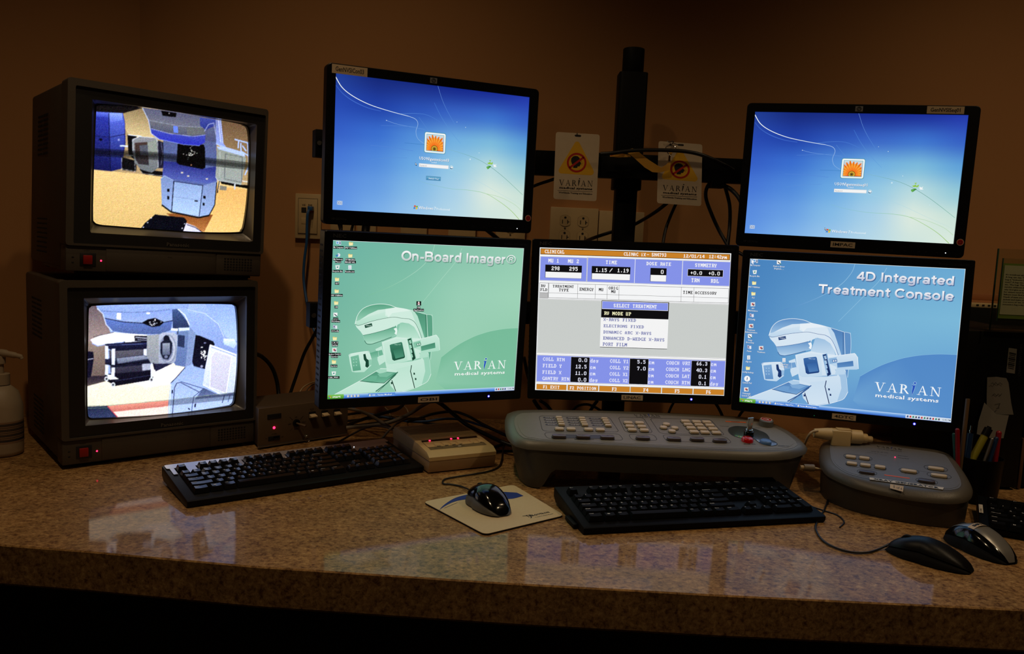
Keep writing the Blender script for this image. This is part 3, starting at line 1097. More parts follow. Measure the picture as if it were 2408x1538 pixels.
def linac(S, Z, kind):
    T = tint(kind)
    def p(pts, g, L=3, g2=None):
        q = [Z(*t) for t in pts]
        if g2 is None:
            S.poly(q, T(g), L)
        else:
            ys = [t[1] for t in pts]; a, c = min(ys), max(ys)
            S.poly(q, [T(g + (g2 - g) * (t[1] - a) / (c - a)) for t in pts], L)
    def l(pts, w, g, L=8, sm=True):
        S.line([Z(*t) for t in pts], w, T(g), L, sm)
    # wall plates behind
    p([(935, 738), (968, 745), (980, 762), (980, 905), (950, 1110), (930, 1100)], .5); l([(935, 738), (968, 745), (980, 762), (980, 905), (955, 1110)], .0007, .92)
    p([(815, 702), (925, 735), (935, 745), (935, 925), (895, 925), (860, 820), (840, 740)], .42, 4, .55); l([(815, 702), (928, 738), (935, 925)], .0008, .95, 8, False)
    l([(919, 738), (919, 925)], .0008, .15, 8, False)
    # stand
    p([(525, 925), (650, 895), (790, 915), (880, 930), (915, 1000), (940, 1060), (950, 1130), (958, 1230), (925, 1285), (870, 1310), (800, 1325), (700, 1338), (630, 1325), (590, 1280), (575, 1200), (555, 1110), (540, 1020)], .93, 4, .84)
    p([(850, 1045), (920, 1040), (942, 1075), (955, 1230), (925, 1285), (870, 1308), (905, 1200), (895, 1110)], .74, 5)
    p([(560, 1105), (780, 1105), (870, 1095), (870, 1085), (780, 1095)], .7, 5)
    p([(580, 1180), (650, 1150), (780, 1138), (772, 1185), (802, 1322), (700, 1338), (630, 1325), (595, 1270)], .86, 5, .9)
    l([(780, 1138), (770, 1185), (804, 1325)], .0016, .05, 9, False); l([(604, 1238), (634, 1326)], .0016, .05, 9, False)
    for x, y in ((802, 1208), (814, 1253), (600, 1258)):
        p([(x - 6, y - 9), (x + 7, y - 7), (x + 8, y + 9), (x - 5, y + 8)], .08, 9)
    l([(958, 1230), (925, 1285), (870, 1308), (800, 1327), (700, 1340), (630, 1327)], .0008, 1.0, 8)
    # head and gantry arm
    p([(308, 765), (318, 735), (332, 700), (375, 655), (440, 632), (520, 627), (600, 640), (655, 662), (735, 680), (815, 703), (845, 745), (870, 820), (905, 930), (862, 930), (842, 880), (812, 830), (765, 798), (705, 785), (665, 800), (655, 820), (663, 845), (660, 865), (645, 882), (610, 890), (530, 912), (440, 930), (400, 925), (382, 900), (370, 855), (350, 825), (322, 795)], .92, 5)
    p([(332, 700), (375, 655), (440, 632), (520, 627), (600, 640), (655, 662), (590, 668), (500, 672), (420, 700), (340, 742), (318, 745)], .5, 6, .72)
    p([(565, 668), (655, 662), (735, 680), (790, 697), (700, 700), (620, 705), (590, 735), (560, 720)], .97, 6)
    p([(735, 680), (815, 703), (845, 745), (875, 840), (905, 930), (880, 930), (850, 840), (815, 770), (790, 705)], .84, 6)
    p([(320, 745), (440, 712), (565, 690), (590, 735), (450, 755), (330, 785), (310, 770)], .9, 6, .82)
    p([(372, 858), (450, 850), (560, 832), (632, 815), (650, 805), (660, 850), (645, 880), (610, 890), (530, 912), (440, 930), (400, 925), (382, 900)], .5, 6, .8)
    p([(690, 785), (765, 798), (812, 830), (842, 880), (855, 925), (790, 918), (700, 905), (650, 895), (665, 860)], .72, 6, .86)
    l([(310, 768), (345, 778), (450, 755), (570, 740), (640, 738), (705, 752), (770, 762)], .0007, .2)
    l([(770, 762), (815, 790), (850, 850), (880, 930)], .0009, .35)
    l([(372, 858), (450, 850), (560, 832), (630, 815)], .0008, .25)
    l([(308, 765), (332, 700), (375, 655), (440, 632), (520, 627), (600, 640), (655, 662), (735, 680), (815, 703)], .0009, 1.0)
    l([(382, 900), (400, 925), (440, 932), (530, 913), (610, 893)], .0010, .2)
    p([(630, 828), (655, 822), (662, 850), (655, 880), (636, 868), (645, 850)], 1.0, 9)
    p([(385, 780), (446, 770), (450, 794), (390, 804)], .12, 9)
    S.text('VARIAN', Z(394, 797), Z(442, 788), 11, T(.9), 10)
    # central panel
    p([(540, 930), (660, 912), (740, 925), (745, 1100), (600, 1108), (560, 1095)], .9, 6, .84)
    p([(592, 955), (606, 950), (694, 940), (702, 948), (724, 1062), (716, 1072), (628, 1083), (612, 1072), (605, 1025), (598, 1000)], .34, 9, .14)
    p([(620, 1000), (700, 985), (715, 1058), (640, 1068)], .28, 10, .42)
    S.text('TRILOGY', Z(632, 966), Z(690, 957), 9, T(.85), 11)
    p([(746, 922), (786, 914), (824, 1085), (786, 1108)], .55, 9, .75)
    p([(752, 925), (778, 918), (792, 980), (812, 1060), (818, 1085), (790, 1102), (778, 1010)], .08, 10)
    for k in range(4):
        p([(760 + k * 4, 935 + k * 38), (776 + k * 4, 930 + k * 38), (784 + k * 4, 958 + k * 38), (770 + k * 4, 964 + k * 38)], .75, 11)
    # right arm
    p([(795, 942), (1012, 912), (1022, 918), (1038, 945), (1044, 1040), (1030, 1046), (870, 1048), (862, 1022), (810, 1002)], .9, 9, .8)
    p([(868, 992), (1000, 974), (1004, 1018), (872, 1030)], .38, 10, .5); p([(800, 955), (865, 945), (868, 990), (808, 1000)], .66, 10)
    p([(828, 966), (868, 961), (870, 982), (832, 986)], .3, 11); p([(834, 969), (846, 967), (847, 981), (836, 982)], .95, 12); p([(852, 967), (862, 965), (864, 979), (854, 980)], .95, 12)
    p([(862, 1045), (930, 1040), (935, 1085), (850, 1090)], .82, 9)
    l([(795, 942), (1012, 912), (1038, 945), (1044, 1040)], .0008, 1.0, 12, False)
    # left imager
    p([(470, 975), (525, 955), (552, 1080), (500, 1105), (485, 1060), (488, 1015)], .88, 6); p([(492, 990), (525, 985), (535, 1025), (500, 1032)], .58, 8)
    p([(400, 1005), (490, 988), (497, 1035), (425, 1048)], .5, 7, .66)
    p([(252, 1005), (268, 990), (400, 984), (418, 998), (434, 1050), (432, 1098), (415, 1110), (372, 1142), (300, 1136), (272, 1128), (258, 1060)], .92, 8, .84)
    p([(264, 1012), (330, 1004), (346, 1124), (280, 1124)], .62, 9, .5)
    for k in range(6):
        p([(282 + (k % 2) * 22, 1030 + (k // 2) * 24), (292 + (k % 2) * 22, 1029 + (k // 2) * 24), (294 + (k % 2) * 22, 1038 + (k // 2) * 24), (284 + (k % 2) * 22, 1039 + (k // 2) * 24)], .72, 10)
    p([(368, 1004), (386, 1002), (394, 1040), (412, 1055), (414, 1100), (398, 1112), (382, 1100), (386, 1065), (372, 1045)], .1, 10)
    p([(410, 1052), (432, 1050), (432, 1092), (412, 1098)], .7, 10)
    l([(252, 1005), (268, 990), (400, 984), (418, 998), (434, 1050)], .0008, 1.0, 11)
    # couch
    p([(130, 1282), (240, 1240), (335, 1205), (480, 1145), (510, 1128), (560, 1135), (655, 1165), (660, 1175), (600, 1225), (545, 1270), (480, 1312), (300, 1300)], .9, 11, .86)
    p([(335, 1207), (478, 1146), (648, 1180), (600, 1215), (535, 1250), (430, 1235)], .42, 12, .6)
    p([(470, 1150), (490, 1133), (560, 1142), (560, 1165), (500, 1170)], .78, 13); p([(480, 1168), (560, 1168), (620, 1180), (560, 1205), (500, 1195)], .62, 13)
    p([(360, 1208), (430, 1180), (480, 1185), (470, 1215), (410, 1225)], .56, 13)
    l([(335, 1207), (535, 1250), (648, 1180)], .0009, .1, 14, False); l([(465, 1305), (545, 1262), (655, 1178)], .0022, .3, 14, False)
    l([(130, 1282), (335, 1205), (480, 1143)], .0009, 1.0, 14, False); l([(478, 1312), (560, 1256), (640, 1196)], .0009, .05, 14, False)


def wallpaper(S, Z, kind):
    if kind == 'green':
        top, mid, low = (118, 186, 164), (158, 212, 184), (128, 194, 160)
        G = bicolor([[(112, 184, 168), (120, 188, 168), (140, 200, 176), (152, 208, 182)], [(118, 186, 166), (132, 198, 172), (156, 212, 186), (162, 216, 188)],
                     [(126, 192, 166), (146, 204, 178), (158, 212, 184), (150, 208, 178)], [(124, 190, 160), (150, 208, 178), (136, 200, 166), (118, 188, 152)]])
        dk, lt = (122, 192, 158), (164, 216, 190)
    else:
        G = bicolor([[(74, 134, 194), (84, 144, 202), (104, 166, 212), (110, 174, 216)], [(78, 138, 198), (100, 160, 208), (122, 184, 220), (126, 188, 222)],
                     [(86, 144, 202), (108, 168, 214), (118, 178, 218), (110, 170, 216)], [(88, 142, 204), (112, 166, 216), (90, 146, 208), (74, 128, 196)]])
        dk, lt = (84, 140, 204), (136, 190, 226)
    S.grid(G, 24, 18)
    arc = [(1060, 1100), (1150, 1050), (1260, 1000), (1400, 955), (1540, 930), (1700, 920), (1860, 925)]
    q = [Z(*a) for a in arc]
    S.poly(q + [Z(1810, 1440), Z(1100, 1385), Z(1000, 1300)], [dk] * len(q) + [mixc(dk, lt, .1)] * 2 + [mixc(dk, lt, .5)], 1)
    S.line(q, .0007, lt, 2, True)
    S.line([Z(*a) for a in [(1015, 175), (985, 250), (900, 345), (760, 430), (600, 500), (430, 555)]], .0009, [mixc(lt, (255, 255, 255), .12)] * 2 + [dk], 1, True)
    S.line([Z(*a) for a in [(1275, 210), (1210, 320), (1080, 450), (980, 550), (880, 650)]], .0009, [mixc(lt, (255, 255, 255), .1)] * 2 + [lt], 1, True)


def icon(S, x, y, kind, lines, box, Z=lambda a, b: (a, b)):
    """small desktop icon with its caption, centre x,y in crop coordinates"""
    P_ = lambda pts: [Z(x + a, y + c) for a, c in pts]
    if kind == 'pc':
        S.poly(P_([(-20, -15), (2, -17), (3, 6), (-18, 7)]), (240, 244, 250), 16); S.poly(P_([(-17, -12), (-1, -13), (0, 3), (-15, 4)]), (110, 170, 225), 17); S.poly(P_([(4, -16), (20, -15), (20, 14), (5, 15)]), (206, 212, 222), 16); S.poly(P_([(8, -10), (16, -10), (16, 8), (8, 8)]), (90, 110, 150), 17)
    elif kind == 'net':
        S.poly(P_([(-14, -8), (6, -16), (18, -6), (14, 12), (-4, 14)]), (226, 232, 242), 16); S.poly(P_([(-20, 0), (-8, -12), (2, -4), (-4, 12), (-16, 10)]), (50, 110, 200), 17); S.poly(P_([(-14, -4), (-8, -9), (-4, -3), (-10, 3)]), (110, 200, 110), 18)
    elif kind == 'bin':
        S.poly(P_([(-18, -14), (18, -15), (12, 16), (-12, 17)]), (236, 240, 238), 16); S.poly(P_([(-6, -4), (6, -6), (4, 6), (-5, 7)]), (50, 150, 130), 17)
    elif kind == 'folder':
        S.poly(P_([(-17, -12), (-4, -14), (0, -9), (17, -11), (16, 14), (-15, 16)]), (232, 214, 120), 16); S.poly(P_([(-17, -5), (16, -7), (13, 14), (-15, 16)]), (250, 240, 180), 17)
    elif kind == 'page':
        S.poly(P_([(-12, -16), (13, -17), (13, 16), (-11, 17)]), (250, 250, 250), 16)
        for k in range(4):
            S.poly(P_([(-7, -10 + k * 7), (8, -11 + k * 7), (8, -8 + k * 7), (-7, -7 + k * 7)]), (150, 170, 200), 17)
    elif kind == 'paint':
        S.poly(P_([(-18, -16), (14, -16), (14, 14), (-17, 15)]), (250, 250, 250), 16); S.poly(P_([(-14, -10), (-4, -4), (18, 14), (14, 18), (-8, 2)]), (30, 40, 60), 17); S.poly(P_([(8, 6), (18, 14), (20, 20), (10, 12)]), (60, 160, 120), 18)
    elif kind == 'tool':
        S.poly(P_([(-16, -16), (2, -12), (2, 14), (-14, 10)]), (190, 186, 214), 16); S.poly(P_([(2, -6), (16, -12), (18, 14), (4, 18)]), (236, 236, 244), 17); S.poly(P_([(-10, -8), (-4, -7), (-4, 6), (-10, 4)]), (60, 60, 90), 18)
    elif kind == 'app':
        S.poly(P_([(-18, -16), (18, -17), (19, 16), (-18, 17)]), (232, 230, 228), 16); S.poly(P_([(-10, -6), (2, -10), (8, 2), (-4, 8)]), (190, 60, 60), 17); S.poly(P_([(2, 0), (14, -4), (12, 10), (2, 12)]), (80, 90, 110), 17)
    elif kind == 'dark':
        S.poly(P_([(-18, -18), (20, -18), (20, 17), (-18, 17)]), (16, 16, 18), 16); S.poly(P_([(-5, -14), (6, -14), (10, 12), (-8, 12)]), (240, 236, 236), 17); S.poly(P_([(-2, -6), (5, -6), (5, 4), (-2, 4)]), (206, 40, 40), 18)
    elif kind == 'globe':
        c = Z(x, y); S.disc(*c, .0062, (250, 252, 254), 16, 20); S.poly(P_([(-2, -10), (5, -12), (1, 12), (-3, 12)]), (30, 60, 120), 17)
    yy = y + 24
    for s in lines:
        w = max(16, len(s) * 7.2)
        if box:
            S.poly([Z(x - w / 2 - 3, yy - 1), Z(x + w / 2 + 3, yy), Z(x + w / 2 + 3, yy + 21), Z(x - w / 2 - 3, yy + 20)], (8, 12, 12), 15)
        a = Z(x - w / 2, yy + 15); c = Z(x + w / 2, yy + 16)
        S.text(s, a, c, 12, (250, 252, 252), 17, bold=0.01, shadow=None if box else (0.0003, (30, 60, 110)))
        yy += 19


def taskbar(S, Z, W, rows, sy, tasks, tray, clock):
    """bar along the bottom of the desktop; unit coordinates along the width"""
    h = .0083 * 1.0
    x0, x1 = -S.w / 2, S.w / 2; zb = -S.h / 2
    for k, (c0, c1) in enumerate((((196, 222, 250), (120, 170, 232)), ((120, 170, 232), (84, 138, 220)), ((84, 138, 220), (52, 98, 196)))):
        za, zc = zb + h * (1 - k / 3), zb + h * (1 - (k + 1) / 3)
        S.raw([(x0, zc), (x1, zc), (x1, za), (x0, za)], [c1, c1, c0, c0], 15)
    ws = .0335
    S.raw([(x0, zb), (x0 + ws - .001, zb), (x0 + ws, zb + h * .5), (x0 + ws - .001, zb + h), (x0, zb + h)], [(60, 140, 40), (60, 140, 40), (90, 176, 60), (130, 200, 90), (130, 200, 90)], 16)
    for dx, dz, c in ((.004, .0045, (230, 80, 40)), (.0065, .0047, (120, 190, 60)), (.0036, .0022, (60, 120, 220)), (.0061, .0024, (240, 200, 60))):
        S.raw([(x0 + dx, zb + dz), (x0 + dx + .002, zb + dz), (x0 + dx + .0023, zb + dz + .002), (x0 + dx + .0003, zb + dz + .002)], c, 17)
    V, Fs, a, c = text_tris('start', .02, 1)
    def tx(s, X, Z0, hh, wd, col, L=17, bold=0.01):
        V, Fs, a, c = text_tris(s, bold, 1)
        n = len(S.V); sx = wd / max(1e-6, c - a)
        S.V += [(X + (x - a) * sx, -L * 5e-5, Z0 + y * hh) for x, y in V]; S.C += [lin(col)] * len(V); S.F += [tuple(i + n for i in f) for f in Fs]
    tx('start', x0 + .0105, zb + .0022, .0042, .016, (246, 250, 240), 17, .02)
    rr = random.Random(5)
    for k in range(4):
        X = x0 + ws + .006 + k * .0068
        S.raw([(X, zb + .002), (X + .0042, zb + .0022), (X + .0046, zb + .0062), (X + .0008, zb + .0066)], [(250, 250, 240), (226, 196, 120), (120, 130, 150), (240, 240, 250)], 16)
    for X, wd, s in tasks:
        S.raw([(x0 + X, zb + .0008), (x0 + X + wd, zb + .0008), (x0 + X + wd, zb + h - .0008), (x0 + X, zb + h - .0008)], (88, 142, 222), 16)
        S.raw([(x0 + X + .002, zb + .002), (x0 + X + .005, zb + .002), (x0 + X + .005, zb + .006), (x0 + X + .002, zb + .006)], (226, 226, 220), 17)
        tx(s, x0 + X + .0065, zb + .0026, .003, wd - .009, (250, 252, 255))
    S.raw([(x1 - tray, zb + .0004), (x1, zb + .0004), (x1, zb + h - .0004), (x1 - tray, zb + h - .0004)], (214, 226, 240), 16)
    n = int((tray - .017) / .0052)
    for k in range(n):
        X = x1 - tray + .002 + k * .0052
        S.raw([(X, zb + .002), (X + .0036, zb + .0022), (X + .0032, zb + .006), (X + .0006, zb + .0058)], [(60, 80, 140), (200, 60, 50), (60, 140, 110), (90, 90, 100)][k % 4], 17)
    tx(clock, x1 - .0155, zb + .0026, .0032, .0145, (70, 80, 96))
    # thin bright frame at the picture's edge, as photographed
    S.raw([(x0, zb), (x0 + .0006, zb), (x0 + .0006, -zb), (x0, -zb)], (232, 244, 246), 14)
    S.raw([(x0, -zb - .0007), (x1, -zb - .0007), (x1, -zb), (x0, -zb)], (236, 246, 248), 14)
    S.raw([(x1 - .0006, zb), (x1, zb), (x1, -zb), (x1 - .0006, -zb)], (236, 246, 248), 14)


def clinical(S):
    wh, bk, bl, og, gr = (250, 250, 250), (10, 10, 14), (136, 150, 238), (206, 132, 40), (206, 210, 207)
    S.grid(lambda u, v: (250, 251, 252), 2, 2)
    S.rect((147, 122), (1740, 222), bk, 1); S.rect((150, 126), (1736, 218), og, 2)
    T = S.ptext
    T('CLINICAL', (183, 133), (345, 168), wh); T('CLINAC iX', (848, 155), (1030, 189), wh); T('-', (1042, 160), (1060, 190), wh); T('SN4793', (1083, 160), (1205, 194), wh)
    T('12/01/14', (1350, 172), (1525, 205), wh); T('12:42', (1565, 177), (1668, 209), wh); T('pm', (1672, 180), (1712, 213), wh)
    for a, c in (((147, 190), (532, 402)), ((545, 200), (935, 415)), ((945, 212), (1333, 428)), ((1345, 225), (1735, 440))):
        S.rect(a, c, bk, 1, .0006); S.rect(a, c, wh, 2, .0003); S.rect(a, c, bl, 3, -.0003)
    T('MU 1', (213, 208), (302, 243), wh); T('MU 2', (378, 213), (470, 248), wh); T('TIME', (697, 223), (788, 257), wh); T('DOSE RATE', (1038, 235), (1242, 270), wh)
    T('SYMMETRY', (1448, 247), (1628, 283), wh); T('TRN', (1417, 373), (1482, 408), wh); T('RDL', (1580, 380), (1645, 414), wh)
    for a, c in (((189, 260), (490, 376)), ((580, 272), (898, 391)), ((1074, 288), (1202, 402))):
        S.rect(a, c, bk, 4, .0004); m = (a[0], a[1] + (c[1] - a[1]) * .5); S.rect(m, c, wh, 5)
    S.rect((1387, 297), (1680, 362), wh, 4, .0005); S.rect((1387, 297), (1680, 362), bk, 5)
    T('298', (240, 273), (308, 308), wh); T('295', (390, 277), (460, 312), wh); T('1.15', (612, 288), (705, 322), wh); T('/', (728, 290), (750, 325), wh); T('1.19', (795, 291), (888, 326), wh)
    T('0', (1160, 303), (1180, 337), wh); T('+0.0', (1410, 313), (1503, 345), wh); T('+0.0', (1562, 316), (1653, 350), wh)
    S.frame((140, 411), (209, 540), bk, .0006, 3); S.rect((141, 494), (207, 538), (190, 190, 190), 3)
    S.line([(140, 493), (209, 495)], .0005, bk, 4)
    T('RV', (150, 425), (187, 450), bk); T('FLD', (145, 457), (202, 482), bk)
    S.frame((217, 414), (1725, 582), bk, .0006, 3)
    S.line([(217, 496), (1725, 540)], .0005, bk, 4)
    for x, y in ((461, 421), (608, 425), (709, 428), (809, 431), (1332, 447), (1438, 451)):
        S.line([(x, y), (x - 3, y + 122)], .0005, bk, 4)
    for s, a, c in (('TREATMENT', (250, 428), (427, 456)), ('TYPE', (302, 459), (382, 486)), ('ENERGY', (475, 452), (592, 482)), ('MU', (638, 455), (675, 482)), ('ORIG', (720, 443), (798, 470)), ('MU', (742, 473), (778, 498)), ('TIME', (1347, 478), (1425, 507)), ('ACCESSORY', (1448, 482), (1627, 512))):
        T(s, a, c, bk)
    S.rect((135, 546), (1718, 1046), bk, 1, .0007); S.rect((135, 546), (1718, 1046), wh, 2, .0003); S.rect((136, 548), (1716, 1044), gr, 3)
    S.rect((664, 560), (1210, 968), bk, 4, .0005); S.rect((666, 564), (1219, 648), wh, 5); S.rect((668, 567), (1217, 645), bl, 6)
    S.rect((655, 702), (1213, 966), wh, 5); S.rect((662, 642), (1218, 705), bk, 6)
    T('SELECT TREATMENT', (763, 587), (1125, 628), wh); T('RV MODE UP', (683, 652), (907, 688), (250, 246, 200))
    it = (112, 118, 176)
    for s, a, c in (('X-RAYS FIXED', (677, 705), (948, 740)), ('ELECTRONS FIXED', (678, 760), (1015, 795)), ('DYNAMIC ARC X-RAYS', (676, 812), (1080, 850)), ('ENHANCED D-WEDGE X-RAYS', (674, 862), (1190, 905)), ('PORT FILM', (671, 912), (873, 947))):
        T(s, a, c, it)
    S.rect((118, 1017), (1695, 1290), bk, 3, .0006); S.rect((118, 1017), (1695, 1290), wh, 4, .0002); S.rect((119, 1019), (1693, 1288), bl, 5, -.0002)
    lt = (236, 238, 255)
    for a, c in (((405, 1034), (553, 1250)), ((900, 1048), (1048, 1266)), ((1420, 1066), (1568, 1282))):
        S.rect(a, c, wh, 5, .0005); S.rect(a, c, bk, 6)
    for s, a, c in (('COLL RTN', (168, 1038), (348, 1072)), ('FIELD Y', (166, 1092), (325, 1127)), ('FIELD X', (163, 1147), (320, 1181)), ('GANTRY RTN', (162, 1200), (387, 1236)),
                    ('0.0', (468, 1045), (537, 1078)), ('12.5', (443, 1099), (535, 1133)), ('11.0', (441, 1155), (531, 1188)), ('0.0', (463, 1209), (530, 1243)),
                    ('deg', (568, 1050), (633, 1084)), ('cm', (566, 1104), (608, 1138)), ('cm', (564, 1157), (606, 1191)), ('deg', (561, 1213), (626, 1247)),
                    ('COLL Y1', (733, 1053), (887, 1088)), ('COLL Y2', (731, 1108), (887, 1142)), ('COLL X1', (729, 1162), (881, 1196)), ('COLL X2', (727, 1216), (881, 1250)),
                    ('5.5', (963, 1060), (1031, 1092)), ('7.0', (961, 1115), (1030, 1148)),
                    ('cm', (1060, 1062), (1102, 1097)), ('cm', (1058, 1117), (1100, 1152)), ('cm', (1056, 1172), (1097, 1206)), ('cm', (1053, 1226), (1095, 1260)),
                    ('COUCH VRT', (1207, 1068), (1406, 1104)), ('COUCH LNG', (1204, 1122), (1404, 1158)), ('COUCH LAT', (1201, 1177), (1402, 1212)), ('COUCH RTN', (1198, 1231), (1400, 1267)),
                    ('66.3', (1462, 1074), (1551, 1108)), ('40.3', (1460, 1130), (1550, 1163)), ('0.1', (1480, 1184), (1543, 1218)), ('0.1', (1478, 1240), (1541, 1272)),
                    ('cm', (1583, 1077), (1625, 1112)), ('cm', (1581, 1132), (1621, 1167)), ('cm', (1578, 1187), (1618, 1222)), ('deg', (1575, 1243), (1640, 1278))):
        T(s, a, c, lt)
    for a, c in (((115, 1263), (363, 1313)), ((378, 1270), (630, 1321)), ((643, 1278), (897, 1330)), ((907, 1286), (1160, 1338)), ((1172, 1294), (1425, 1346)), ((1437, 1302), (1688, 1354))):
        S.rect(a, c, bk, 3, .0004); S.rect(a, c, (226, 170, 100), 4, -.0001); S.rect(a, c, og, 5, -.0005)
    for s, a, c in (('F1 EXIT', (168, 1273), (306, 1303)), ('F2 POSITION', (393, 1281), (613, 1314)), ('F3', (748, 1290), (787, 1320)), ('F4', (1013, 1298), (1053, 1328)), ('F5', (1277, 1306), (1317, 1336)), ('F6', (1540, 1314), (1580, 1344))):
        T(s, a, c, wh)


# ------------------------------------------------------------------ flat monitors
def hp_bezel(b, g):
    b.text('HP LE1901w', (g[0] + .016, g[4] - .0003, g[2] + .009), XU, ZU, .0042, 'ink_grey', width=.029, align='l')
    for dx in (.110, .084, .070, .050):
        b.add([(g[1] - dx + x, g[4] - .0003, g[2] + .0085 + z) for x, z in ((-.0022, 0), (.0022, 0), (.0022, .0006), (-.0022, .0006))], [(0, 1, 2, 3)], 'ink_grey')
    b.line([(-.002, 0), (.002, 0), (.002, .003), (-.002, .003)], .0004, 'ink_grey', (g[1] - .135, g[4] - .0003, g[2] + .007), XU, ZU, closed=True)


def hp_marks(t, g, cx):
    b = B()
    b.box(cx - .0072, cx + .0072, g[4] - .0003, g[4], g[3] - .0145, g[3] - .004, 'logo_silver')
    b.add([(cx + .0048 * math.cos(2 * PI * i / 20), g[4] - .0005, g[3] - .0093 + .0045 * math.sin(2 * PI * i / 20)) for i in range(20)], [tuple(range(20))], 'ink_grey')
    b.text('hp', (cx, g[4] - .0007, g[3] - .0112), XU, ZU, .0042, 'logo_silver', width=.0055, bold=.01)
    b.build('maker_badge', t)
    b = B()
    c = (g[1] - .0095, g[4], g[2] + .032)
    b.cyl(c, .0068, .0008, 'label_tape', 'y', 24)
    b.cyl((c[0], c[1] - .0002, c[2]), .0056, .0008, 'ink_red', 'y', 24)
    b.line([(-.0025, -.0022), (-.0025, .0022), (.0028, .0022), (.0028, -.0022)], .0006, 'ink_black', (c[0], c[1] - .0008, c[2]), XU, ZU, closed=True)
    b.build('round_sticker', t)
    led(t, g[1] - .034, g[2] + .009, g[4], 'led_white', .0011)


def nec_bezel(b, g):
    b.text('NEC', (g[0] + .016, g[4] - .0003, g[3] - .0125), XU, ZU, .0068, 'ink_grey', width=.025, align='l', bold=.02)
    b.text('MultiSync LCD2080UX+', (g[1] - .010, g[4] - .0003, g[3] - .0125), XU, ZU, .0042, 'ink_faint', width=.054, align='r')


def pose(q):
    yaw, tilt, roll = (math.radians(a) for a in q[3:6])
    return Matrix.Translation(EYE + Vector(q[:3])) @ Matrix.Rotation(yaw, 4, 'Z') @ Matrix.Rotation(tilt, 4, 'X') @ Matrix.Rotation(roll, 4, 'Y')


def monitor(name, label, q, S, w, h, bez, dep, rad, group, marks=None):
    """empty behind the panel's middle; panel front at y=0 is the glass"""
    l, r, t_, b_ = bez
    M = pose(q)
    t = thing(name, label, 'monitor', group=group)
    t.matrix_world = M
    X0, X1, Z0, Z1 = -w / 2 - l, w / 2 + r, -h / 2 - b_, h / 2 + t_
    # frame: ring with rounded outer corners and a chamfer down to the glass
    b = B()
    out = rrect(X0, X1, Z0, Z1, rad, 5)
    n = len(out)
    yf = -0.0035
    inn = []
    for x, z in out:
        inn.append((max(-w / 2, min(w / 2, x)), max(-h / 2, min(h / 2, z))))
    V = []
    for (x, z), (a, c) in zip(out, inn):
        cx = 0.0012 * (1 if x < 0 else -1); cz = 0.0012 * (1 if z < 0 else -1)
        V += [(x, 0.0015, z), (x, yf + 0.0015, z), (x + cx, yf, z + cz), (a, yf, c), (a, 0.0006, c)]
    Fs = []
    for i in range(n):
        j = (i + 1) % n
        for k in range(4):
            Fs.append((i * 5 + k, j * 5 + k, j * 5 + k + 1, i * 5 + k + 1))
    b.add(V, Fs, 'black_plastic')
    if marks: marks(b, (X0, X1, Z0, Z1, yf))
    b.build('bezel', t)
    # back shell
    b = B()
    g = 0.001
    b.M = Matrix.Rotation(-PI / 2, 4, 'X') @ Matrix.Identity(4)   # prism z -> world y
    b.M = Matrix(((1, 0, 0, 0), (0, 0, 1, 0), (0, 1, 0, 0), (0, 0, 0, 1)))
    b.prism(rrect(X0, X1, Z0, Z1, rad, 5), 0.0012, dep * .5, 'black_plastic', bev=0)
    b.M = Matrix.Identity(4)
    b.box(X0 + .03, X1 - .03, dep * .5, dep, Z0 + .03, Z1 - .03, 'black_plastic', bev=.01)
    if name == 'office_monitor':
        for k in range(26):
            z = Z0 + .03 + k * (Z1 - Z0 - .06) / 25
            b.box(X0 - .0004, X0 + .001, .008, dep * .42, z, z + .0035, 'black_matte')
    b.build('back_shell', t)
    b = B()
    b.box(-.05, .05, dep - .001, .0785, -.05, .05, 'black_metal', bev=.002)
    b.build('mount_plate', t)
    S.build(t)
    return t, (X0, X1, Z0, Z1, yf)


def stick(t, s, x0, x1, z0, z1, y, mat='label_tape', part='name_label', label=None, bold=.012):
    b = B()
    b.box(x0, x1, y - .0004, y + .0001, z0, z1, mat)
    w = (x1 - x0)
    b.text(s, (x0 + w * .5, y - .0006, z0 + (z1 - z0) * .27), XU, ZU, (z1 - z0) * .5, 'ink_black', width=w * .80, bold=bold, res=2)
    o = b.build(part, t)
    if label: o['label'] = label
    return o


def led(t, x, z, y, mat, r=.0013, name='power_light'):
    b = B(); b.sphere((x, y, z), r, mat, 1, .5, 1, 10, 6)
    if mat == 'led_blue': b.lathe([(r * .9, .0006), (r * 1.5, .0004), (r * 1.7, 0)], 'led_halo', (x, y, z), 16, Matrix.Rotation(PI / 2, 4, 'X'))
    return b.build(name, t)


POSE = {'hpL': (-0.171, 1.6958, 0.1604, 25.44, 1.5, -0.02), 'necL': (-0.1666, 1.6626, -0.1785, 27.83, 2.16, 0.28), 'necC': (0.2575, 1.7693, -0.1739, 0.15, -2.23, -0.79),
        'necR': (0.6898, 1.6943, -0.1798, -17.67, -2.14, -0.12), 'hpR': (0.689, 1.7435, 0.1517, -15.23, 0.41, 0.65)}
CRN = {'hpL': [(790.3, 172), (1244.2, 229.3), (1229.1, 515.9), (779.4, 493.5)], 'necL': [(782.1, 564.2), (1231.6, 584.1), (1208.8, 917.2), (768.6, 938.8)],
       'necC': [(1269.1, 582.1), (1719.2, 596.1), (1703, 930.2), (1258, 916.8)], 'necR': [(1763.8, 607.8), (2269.9, 632.4), (2235.9, 994), (1739.5, 944.8)],
       'hpR': [(1773.9, 262.9), (2277.5, 271.2), (2241.6, 574.6), (1753, 546.5)]}
NB = (.016, .016, .018, .019)
HB = (.017, .021, .018, .028)
ZI = lambda x, y: (x, y)

